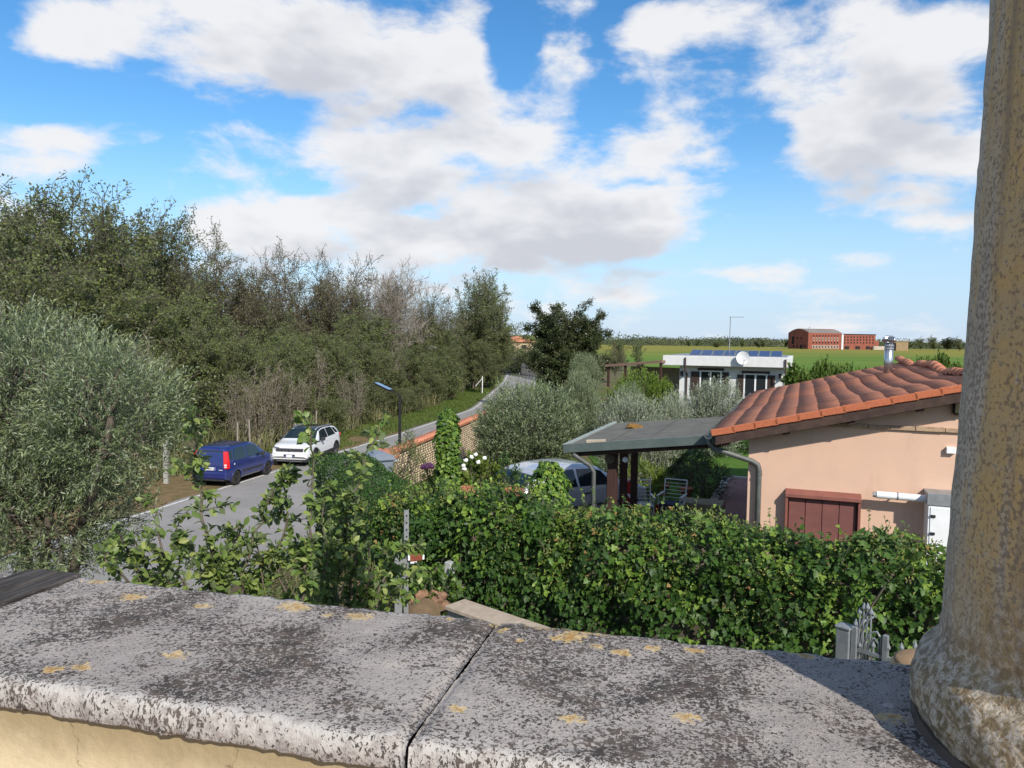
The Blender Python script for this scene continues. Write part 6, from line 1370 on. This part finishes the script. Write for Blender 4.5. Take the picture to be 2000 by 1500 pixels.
# ------------------------------------------------------------------ small things in the yard and garden
# grey iron gate end with spear points
M['gate'] = pmat('grey_painted_iron', (.24, .26, .27), (.18, .195, .205), .5, 12, .15, 50, .4, .2)
GY = 6.0; ga, gb = at(1640, 1225, GY), at(1800, 1275, GY - .45)
gd = Vector((gb.x - ga.x, gb.y - ga.y, 0)); gate = thing('iron_gate', 'grey wrought iron gate with curved bars and spear points before the ivy', 'gate', (ga.x, ga.y, G0), math.atan2(gd.y, gd.x)); GM = Matrix.Translation((ga.x, ga.y, G0)) @ Matrix.Rotation(math.atan2(gd.y, gd.x), 4, 'Z'); GMI = GM.inverted(); gnn = GM.to_3x3() @ Vector((0, 1, 0))
def gw(x, y): return GMI @ onplane(x, y, GM.translation, gnn)
c0, c1 = gw(1638, 1222), gw(1664, 1228)
pst = MB().box(c0.x, c1.x, -.05, .05, -.1, c0.z).build('gate_post', M['gate'], gate, .006); MB().box(c0.x - .008, c1.x + .008, -.058, .058, c0.z + .0005, c0.z + .02).build('post_cap', M['gate'], pst, .004); MB().box(c1.x + .004, c1.x + .05, -.03, .03, 0, c0.z + .035).build('hinge_post', M['gate'], pst, .004)
def spear(x, z, hgt, zb=None):
    b = MB().tube([(x, 0, zb if zb is not None else z - .8), (x, 0, z)], .008, 8); b.tube([(x, 0, z), (x, 0, z + hgt * .25), (x, 0, z + hgt * .3), (x, 0, z + hgt * .45), (x, 0, z + hgt)], [.008, .010, .019, .019, .001], 8); return b.build('spear_bar', M['gate'], gate)
for (x, yt) in ((1672, 1208), (1680, 1185), (1688, 1176), (1695, 1176), (1702, 1186), (1680, 1250), (1706, 1250), (1735, 1254), (1761, 1254), (1788, 1252)):
    q = gw(x, yt); spear(q.x, q.z - .075, .075)
for (pts) in ([(1668, 1285), (1676, 1230), (1690, 1202), (1704, 1196), (1710, 1206)], [(1674, 1288), (1684, 1236), (1697, 1210), (1708, 1204)], [(1684, 1290), (1690, 1255), (1700, 1236), (1713, 1234), (1721, 1248), (1722, 1290)], [(1667, 1260), (1680, 1222), (1692, 1210)], [(1690, 1290), (1697, 1258), (1708, 1246), (1716, 1256), (1717, 1290)]):
    MB().tube([tuple(gw(x, y)) for x, y in pts], .009, 8).build('scroll_bar', M['gate'], gate, smooth=True)
zl = gw(1735, 1283).z; MB().box(c1.x + .05, gw(1812, 1280).x, -.012, .012, zl - .03, zl).build('rail', M['gate'], gate); MB().box(c1.x + .05, gw(1812, 1280).x, -.012, .012, .15, .18).build('rail', M['gate'], gate)
q = gw(1726, 1240); MB().box(q.x, q.x + .035, -.02, .02, 0, q.z).build('stile', M['gate'], gate)
q = at(1790, 1282, 5.2); gpil = thing('yard_pillar', 'low pillar with rounded terracotta cap beside the iron gate', 'pillar', (q.x + .12, q.y, G0)); MB().box(-.2, .2, -.2, .2, -.1, q.z - G0 - .08).build('shaft', M['cream_plaster'], gpil, .01)
lump('cap', (0, 0, q.z - G0 - .06), (.25, .25, .06), pmat('ochre_cap', (.33, .22, .12), (.25, .16, .09)), 9, parent=gpil, rough=.08)
# galvanised post with bracket and red light bar
M['galv'] = pmat('galvanised_steel', (.36, .37, .385), (.27, .28, .29), .45, 14, .2, 60, .5, .6)
q = at(794, 996, 9.0); g = z0(q.x, q.y); sp_ = thing('steel_post', 'perforated galvanised steel post with bracket and lamp bar in the yard', 'post', (q.x, q.y, g), .3); h = q.z - g
b = MB().box(-.028, .028, -.006, .0, 0, h); b.box(.0225, .028, -.0, .035, 0, h); b.box(-.028, -.0225, 0, .035, 0, h); pole = b.build('profile', M['galv'], sp_)
for k in range(14): zz = h - .06 - k * .085; MB().box(-.010, .010, -.0075, -.006, zz - .022, zz).build('slot', M['black'], pole)
bz_ = at(785, 1085, 9.0).z - g
MB().add([(-.13, -.03, bz_ - .28), (-.02, -.03, bz_ - .28), (-.02, -.03, bz_ + .1), (-.09, -.03, bz_ + .04), (-.15, -.03, bz_ + .02), (-.13, .03, bz_ - .28), (-.02, .03, bz_ - .28), (-.02, .03, bz_ + .1), (-.09, .03, bz_ + .04), (-.15, .03, bz_ + .02)], ((0,1,2,3,4),(9,8,7,6,5),(0,5,6,1),(1,6,7,2),(2,7,8,3),(3,8,9,4),(4,9,5,0))).build('bracket', M['galv'], sp_)
MB().box(-.14, -.05, -.02, .04, 0, bz_ - .2805).build('lower_plate', M['galv'], sp_, .004)
bar = MB().box(.035, .18, -.06, -.01, bz_ - .06, bz_ + .02).build('lamp_bar', pmat('red_brown_lens', (.23, .06, .03), (.16, .045, .03), .5, 30), sp_, .006)
for x_ in (.012, .185): MB().box(x_, x_ + .025, -.062, -.008, bz_ - .05, bz_ + .01).build('bar_end', M['white_metal'], bar, .006)
MB().box(.04, .12, -.065, -.01, bz_ - .085, bz_ - .065).build('bar_bracket', M['white_metal'], bar, .003)
# utility box, stones and the low wall end
q = at(878, 1097, 9.75); ub = MB().box(-.05, .05, -.05, .05, -.2, 0).build('meter_box', pmat('grey_white_box', (.42, .43, .43), (.33, .34, .34), .6, 8), None, .008); ub.location = q; ub.rotation_euler = (0, 0, -.5); tag(ub, 'small pale meter box half buried in the ivy', 'meter box')
MB().box(-.02, .02, -.02, .02, -1.6, -.221).build('stake', M['galv'], ub)
M['stone'] = pmat('reddish_stone', (.27, .16, .10), (.17, .10, .07), .9, 7, .7, 25, .1)
for k, (x, y, rr, lab) in enumerate(((853, 1168, .10, 'large rounded reddish stone at the end of the low wall'), (824, 1168, .085, 'smaller reddish stone beside the rounded one'), (868, 1185, .06, 'small reddish stone against the low wall end'), (806, 1180, .05, 'small pale reddish stone in the weeds'), (705, 1148, .12, 'ochre stone half hidden by the plum leaves'))):
    q = at(x, y, 9.3); g = z0(q.x, q.y); lump('stone', tuple(q), (rr, rr * .9, rr), M['stone'], 70 + k, lab, 'stone', rough=.55)
    # heap of earth that carries the stone
hq = at(835, 1190, 9.3); lump('earth_heap', (hq.x, hq.y + .05, G0 - .1), (.62, .5, hq.z - G0 + .28), pmat('brown_earth', (.16, .11, .07), (.11, .08, .05), .95, 6, .8, 20, .05), 81, 'small heap of earth under the reddish stones', 'heap', rough=.15)
hq = at(705, 1165, 9.3); lump('earth_heap', (hq.x, hq.y + .05, G0 - .1), (.5, .4, hq.z - G0 + .2), bpy.data.materials['brown_earth'], 82, 'small heap of earth behind the plum sapling', 'heap', rough=.15)
za_ = at(880, 1172, 9.2).z; lw0, lw1 = onz(888, 1176, za_), onz(1010, 1218, za_); ld = (lw1 - lw0).normalized()
lwl = thing('low_wall', 'low grey rendered wall with pale stone slab coping below the ivy', 'wall', (lw0.x, lw0.y, G0), math.atan2(ld.y, ld.x))
MB().box(0, 3.0, -.12, .12, -.2, za_ - G0 - .05).build('wall', pmat('grey_render', (.24, .25, .27), (.19, .2, .215), .9, 8), lwl); M['slab'] = pmat('pale_stone_slab', (.42, .35, .28), (.34, .28, .22), .9, 12, .4, 50)
for k in range(3): MB().box(k * 1.0 + .002, k * 1.0 + .996, -.17, .17, za_ - G0 - .0495, za_ - G0 + .003 * (k % 2)).build('coping_slab', M['slab'], lwl, .006)
# concrete post and fence stakes along the verge
M['concrete'] = pmat('grey_concrete', (.34, .33, .30), (.25, .24, .22), .9, 9, .4)
q = onz(325, 946, .0); t_ = at(321, 858, q.y).z; cpz = MB().box(-.09, .09, -.09, .09, -.1, t_).build('concrete_post', M['concrete'], None, .015); cpz.location = (q.x, q.y, 0); tag(cpz, 'square concrete fence post at the edge of the leaf litter', 'post')
for k, (x, y, yt, Y) in enumerate(((577, 850, 806, 39.5), (594, 846, 808, 42), (617, 845, 802, 41), (487, 870, 820, 35), (636, 845, 810, 44), (463, 875, 825, 34))):
    q = at(x, yt, Y); o = MB().tube([(0, 0, -.2), (.01, 0, q.z * .5), (.02 * (k % 3 - 1), .01, q.z)], [.05, .045, .04], 8).build('fence_stake', M['bark_pale'], None); o.location = (q.x, q.y, 0); tag(o, 'weathered fence stake standing in the reeds at the foot of the wood', 'stake', 'fence stakes in the reeds')
q = onz(953, 770, .0); mk_ = thing('marker_post', 'thin white marker post with a side stay on the road verge', 'post', (q.x - .6, q.y, 0)); zt_ = at(953, 735, q.y).z
MB().tube([(0, 0, -.1), (0, 0, zt_)], .045, 8).build('pole', M['white_metal'], mk_); MB().tube([(0, 0, zt_ * .9), (-.7, 0, zt_ * .45)], .03, 6).build('stay', M['white_metal'], mk_)
# weathered board fence by the bend
M['greywood'] = pmat('weathered_boards', (.29, .26, .23), (.20, .18, .16), .9, 6, .3, 30, .1, stretch=(1, 1, .2))
f0, f1 = at(1018, 726, 118), at(1064, 731, 104); fd = Vector((f1.x - f0.x, f1.y - f0.y, 0)); fl_ = fd.length; bf = thing('board_fence', 'weathered grey board fence along the inside of the road bend', 'fence', (f0.x, f0.y, z0(f0.x, f0.y)), math.atan2(fd.y, fd.x))
hb_ = at(1018, 708, 118).z - z0(f0.x, f0.y); nb = 16
for k in range(nb): x_ = fl_ * k / nb; MB().box(x_, x_ + fl_ / nb * .62, -.02, .02, -.6, hb_ * (.92 + .1 * ((k * 5) % 3) / 3)).build('board', M['greywood'], bf)
for zz in (.5, hb_ * .75): MB().box(0, fl_, .021, .06, zz, zz + .1).build('rail', M['greywood'], bf)
# ------------------------------------------------------------------ patio furniture and pots under the carport
hx = lambda x, y, z=0.0: HM @ Vector((x, y, z))
def patio(name, x0, x1, y0, y1, m, dz):
    o = MB().box(x0, x1, y0, y1, -.1, dz).build(name, m, None); o.matrix_world = HM; o['kind'] = 'structure'; return o
def tiles_mat(name, c1, c2, mort, sx, sy):
    t = NT(name); v = t.coord(); br = t.N.new('ShaderNodeTexBrick'); t.L(v, br.inputs['Vector']); br.inputs['Color1'].default_value = (*c1, 1); br.inputs['Color2'].default_value = (*c2, 1); br.inputs['Mortar'].default_value = (*mort, 1)
    br.inputs['Scale'].default_value = 1; br.inputs['Brick Width'].default_value = sx; br.inputs['Row Height'].default_value = sy; br.inputs['Mortar Size'].default_value = .008
    return t.bsdf(t.mix(t.ss(t.noise(v, 9, 4, .6), .4, .7, 0, .4), br.outputs['Color'], tuple(c * .6 for c in c1)), .8, .2, 0, t.bump(br.outputs['Fac'], -.3, .01))
M['paving'] = tiles_mat('grey_violet_paving', (.21, .19, .20), (.25, .225, .235), (.13, .12, .12), .2, .1); M['redpave'] = tiles_mat('red_paving', (.235, .125, .115), (.28, .155, .14), (.15, .09, .08), .25, .12)
patio('patio', -4.4, -.001, -2.6, 6.6, M['paving'], .03); patio('garden_path', -1.30, -.30, 6.62, 12.5, M['redpave'], .035)
M['kerb'] = pmat('pale_kerb', (.42, .40, .37), (.34, .32, .30), .9, 9)
for k in range(7): o = MB().box(-1.52, -1.31, 5.2 + k * 1.05, 5.2 + k * 1.05 + 1.04, -.08, .085).build('path_kerb', M['kerb'], None, .01); o.matrix_world = HM; o['kind'] = 'structure'
o = MB().box(-1.3, 0.2, 12.51, 12.7, -.08, .085).build('path_kerb', M['kerb'], None, .01); o.matrix_world = HM; o['kind'] = 'structure'
q = HMI @ Vector(onz(1212, 985, G0 + .45)); 
bw = thing('brick_planter', 'low dark red brick wall between the carport posts', 'wall', tuple(hx(pw[0].x + .1, pw[0].y + .35)), HRZ)
MB().box(-.02, .16, 0, 1.2, -.1, .92).build('wall', tiles_mat('dark_red_bricks', (.15, .07, .055), (.19, .09, .07), (.12, .09, .08), .25, .07), bw, .006); MB().box(-.05, .19, -.03, 1.23, .9205, .96).build('coping', M['kerb'], bw, .008)
M['chair_white'] = pmat('white_chair_paint', (.60, .60, .58), (.48, .48, .47), .5, 20, .1)
def chair(label, loc, rz):
    c = thing('garden_chair', label, 'chair', loc, rz)
    for (x, y) in ((-.27, -.25), (.27, -.25), (-.27, .25), (.27, .25)):
        top = .62 if y < 0 else .42
        MB().tube([(x, y, 0), (x, y, top)], .016, 8).build('leg', M['chair_white'], c)
    fr = MB()
    for (a, b_) in (((-.27, -.25, .42), (.27, -.25, .42)), ((-.27, .25, .42), (.27, .25, .42)), ((-.27, -.25, .42), (-.27, .25, .42)), ((.27, -.25, .42), (.27, .25, .42))): fr.tube([a, b_], .017, 8)
    fr.build('seat_frame', M['chair_white'], c)
    for k in range(7): MB().box(-.25, .25, -.215 + k * .065, -.215 + k * .065 + .042, .418, .43).build('seat_slat', M['chair_white'], c)
    bk = MB()
    for (a, b_) in (((-.27, .25, .42), (-.28, .40, .95)), ((.27, .25, .42), (.28, .40, .95)), ((-.28, .40, .95), (.28, .40, .95))): bk.tube([a, b_], .016, 8)
    bk.build('back_frame', M['chair_white'], c)
    for k in range(5): f = (k + 1) / 6; MB().tube([(-.275, .25 + .15 * f, .42 + .53 * f), (.275, .25 + .15 * f, .42 + .53 * f)], .008, 6).build('back_bar', M['chair_white'], c)
    for x in (-.29, .29): MB().box(x - .03, x + .03, -.28, .30, .62, .642).build('armrest', M['chair_white'], c, .006)
    return c
q = onz(1252, 985, G0 + .45); chair('white metal garden chair with empty slatted seat under the carport', (q.x, q.y, G0 + .03), HRZ + .35)
q2 = onz(1308, 985, G0 + .42); c2 = chair('white metal garden chair with a dark blue cloth hanging from its seat', (q2.x + .05, q2.y, G0 + .03), HRZ - .1)
MB().box(-.24, .24, -.3, -.27, .05, .44).build('hanging_cloth', pmat('dark_blue_cloth', (.045, .05, .085), (.035, .04, .07), .9, 9), c2, .01); MB().box(-.24, .24, -.30, .22, .4305, .45).build('seat_cloth', bpy.data.materials['dark_blue_cloth'], c2, .006)
M['clay_pot'] = pmat('terracotta_pot', (.33, .13, .075), (.26, .10, .06), .85, 9); M['red_cloth'] = pmat('red_cloth', (.40, .025, .02), (.30, .02, .018), .8, 8)
def pot(loc, r_, h, label, mat=None, sz=1.0):
    p_ = thing('plant_pot', label, 'pot', loc); n = 20
    prof = [(r_ * .7, 0), (r_ * .98, h * .82), (r_ * 1.1, h * .83), (r_ * 1.1, h), (r_ * .95, h), (r_ * .9, h * .8), (0, h * .8)]; v = []; 
    for k in range(n): a = 2 * math.pi * k / n; v += [(rr * math.cos(a), rr * math.sin(a), zz) for rr, zz in prof]
    m_ = len(prof); mesh('body', v, np.array([(k*m_ + j, ((k+1) % n)*m_ + j, ((k+1) % n)*m_ + j + 1, k*m_ + j + 1) for k in range(n) for j in range(m_ - 1)]), mat or M['clay_pot'], p_, smooth=False); return p_
q = onz(1340, 965, G0 + .2); pot((q.x, q.y, G0 + .03), .17, .36, 'terracotta pot standing beside the dark round shrub')
q = onz(1296, 955, G0 + .2); pot((q.x, q.y, G0 + .03), .16, .30, 'red glazed pot behind the white garden chairs', M['red_cloth'])
q = onz(1225, 985, G0 + .4); o = MB().add([(-.14, -.1, 0), (.14, -.12, 0), (.16, .1, 0), (-.12, .12, 0), (-.05, -.04, .95), (.05, -.04, .95), (.05, .04, .95), (-.05, .04, .95)], ((0,3,2,1),(4,5,6,7),(0,1,5,4),(1,2,6,5),(2,3,7,6),(3,0,4,7))).build('folded_parasol', M['red_cloth'], None, .03, seg=2); o.location = (q.x + .02, q.y, G0 + .03); tag(o, 'folded red parasol leaning between the brown posts', 'parasol')
q = onz(1283, 1005, G0 + .4); o = MB().add([(-.09, -.05, 0), (.09, -.05, 0), (.09, .05, 0), (-.09, .05, 0), (-.03, -.02, .62), (.03, -.02, .62), (.03, .02, .62), (-.03, .02, .62)], ((0,3,2,1),(4,5,6,7),(0,1,5,4),(1,2,6,5),(2,3,7,6),(3,0,4,7))).build('red_bag', M['red_cloth'], None, .02, seg=2); o.location = (q.x, q.y, G0 + .03); tag(o, 'red cloth bag standing between the two garden chairs', 'bag')
q = onz(1370, 990, G0 + .3); o = MB().box(-.55, .55, -.35, .35, 0, .42).build('stone_bench', pmat('ochre_stone', (.27, .225, .15), (.21, .18, .125), .9, 5), None, .02); o.location = (q.x, q.y, G0 + .03); o.rotation_euler = (0, 0, HRZ); tag(o, 'low ochre stone block in front of the dark round shrub', 'bench')
def fbush(name, seed, x, y, Y, w_px, m, label, tpl=DIAMOND, ll=.07, lw=.04, dens=90, up=.4, top=None, squash=1.0):
    p_ = at(x, y, Y); g = z0(p_.x, p_.y); h = p_.z - g; w = w_px / F_PX * Y / 2
    return shoot_bush(name, seed, [(0, 0, h * .52, w, w * .9, h * .46)], dens, .2, 8, ll, lw, m, label, 'shrub', (p_.x, p_.y, g), up, tpl=tpl, inner=.6, nst=36)
fbush('round_shrub', 51, 1375, 900, 21.5, 90, M['l_dark'], 'dark round shrub standing on the patio edge', ll=.05, lw=.025, dens=160)
fbush('strap_plant', 52, 1262, 918, 20.0, 75, M['l_fresh'], 'strap-leaved plant behind the white garden chairs', tpl=BLADE, ll=.36, lw=.03, dens=26, up=.9)
fbush('red_leaf_shrub', 53, 1219, 925, 19.0, 40, M['l_brown'], 'small reddish shrub between the brown posts', ll=.06, lw=.04)
fbush('garden_shrub', 54, 1325, 872, 24.5, 120, M['l_privet'], 'dark leafy shrub on the lawn behind the patio', ll=.07, lw=.045, dens=70)
fbush('garden_shrub', 55, 1430, 866, 31, 150, M['l_privet'], 'dark hedge-like shrub at the back of the lawn', ll=.09, lw=.05, dens=60)
hyd = fbush('hydrangea', 56, 935, 896, 16.5, 80, M['l_fresh'], 'white-flowered hydrangea bush below the big olive bush', ll=.09, lw=.065, dens=75)
fbush('geranium_bush', 57, 985, 898, 16.8, 60, M['l_privet'], 'low dark green bush right of the hydrangea', ll=.06, lw=.045, dens=90)
fbush('willow_shrub', 58, 795, 848, 17.0, 70, M['l_wood'], 'upright willow-leaved shrub in front of the garden wall', tpl=BLADE, ll=.12, lw=.02, dens=55, up=1.3)
flb = fbush('flower_bush', 59, 845, 908, 15.5, 50, M['l_fresh'], 'yellow-green flowering bush at the foot of the garden wall', ll=.06, lw=.03, dens=110)
fbush('ground_ivy', 60, 862, 1112, 9.45, 70, M['l_ivy'], 'low ivy spreading round the reddish stones', tpl=IVY, ll=.06, lw=.05, dens=120)
fbush('dry_weed', 61, 690, 1085, 9.6, 110, M['l_brown'], 'dry brown weed clump behind the plum saplings', tpl=BLADE, ll=.12, lw=.02, dens=70, up=.8)
fbush('leafy_weed', 62, 745, 1110, 9.3, 90, M['l_fresh'], 'green leafy weed clump beside the steel post', ll=.07, lw=.04, dens=80)
fbush('dry_weed', 63, 570, 1100, 10.5, 110, M['l_brown'], 'dry brown weed clump below the white crossover', tpl=BLADE, ll=.12, lw=.02, dens=60, up=.8)
M['petal_w'] = pmat('white_petals', (.74, .75, .70), (.66, .68, .62), .8, 30, 0); M['petal_p'] = pmat('pink_petals', (.72, .20, .36), (.75, .30, .42), .8, 30, 0)
for k, (x, y) in enumerate(((921, 893), (905, 910), (910, 899), (934, 903), (907, 916), (929, 888), (946, 895))):
    q = at(x, y, 16.1); lump('flower_head', tuple(q - hyd.location), (.05, .05, .04), M['petal_w'], 90 + k, parent=hyd, rough=.5, n=10)
for k, (x, y) in enumerate(((830, 909), (838, 907), (843, 911), (834, 913), (826, 912))):
    q = at(x, y, 15.2); lump('flower_head', tuple(q - flb.location), (.06, .05, .04), M['petal_p'], 190 + k, parent=flb, rough=.5, n=10)
for k, (x, y) in enumerate(((908, 952), (1003, 955), (893, 958))):
    q = at(x, y, 15.4); g = z0(q.x, q.y); pot((q.x, q.y, g), .2, max(.3, q.z - g), ('wide terracotta pot below the hydrangea', 'terracotta pot hidden behind the ivy left of the silver car', 'small terracotta pot beside the ivy post')[k])
q = at(740, 893, 16.9); g = z0(q.x, q.y); bn = thing('wheelie_bin', 'blue-grey plastic bin with rounded lid behind the privet hedge', 'bin', (q.x, q.y, g), .5); hb2 = q.z - g
M['bin'] = pmat('blue_grey_plastic', (.20, .235, .29), (.16, .19, .24), .5, 6, .05, 30, .35)
MB().add([(-.2, -.2, 0), (.2, -.2, 0), (.2, .2, 0), (-.2, .2, 0), (-.27, -.27, hb2 - .05), (.27, -.27, hb2 - .05), (.27, .27, hb2 - .05), (-.27, .27, hb2 - .05)], ((0,3,2,1),(4,5,6,7),(0,1,5,4),(1,2,6,5),(2,3,7,6),(3,0,4,7))).build('body', M['bin'], bn, .03, seg=2)
MB().prism([(-.3, hb2 - .0495), (.3, hb2 - .0495), (.27, hb2 + .05), (.12, hb2 + .12), (-.12, hb2 + .12), (-.27, hb2 + .05)], 'y', -.3, .3).build('lid', M['bin'], bn, .02, seg=2)
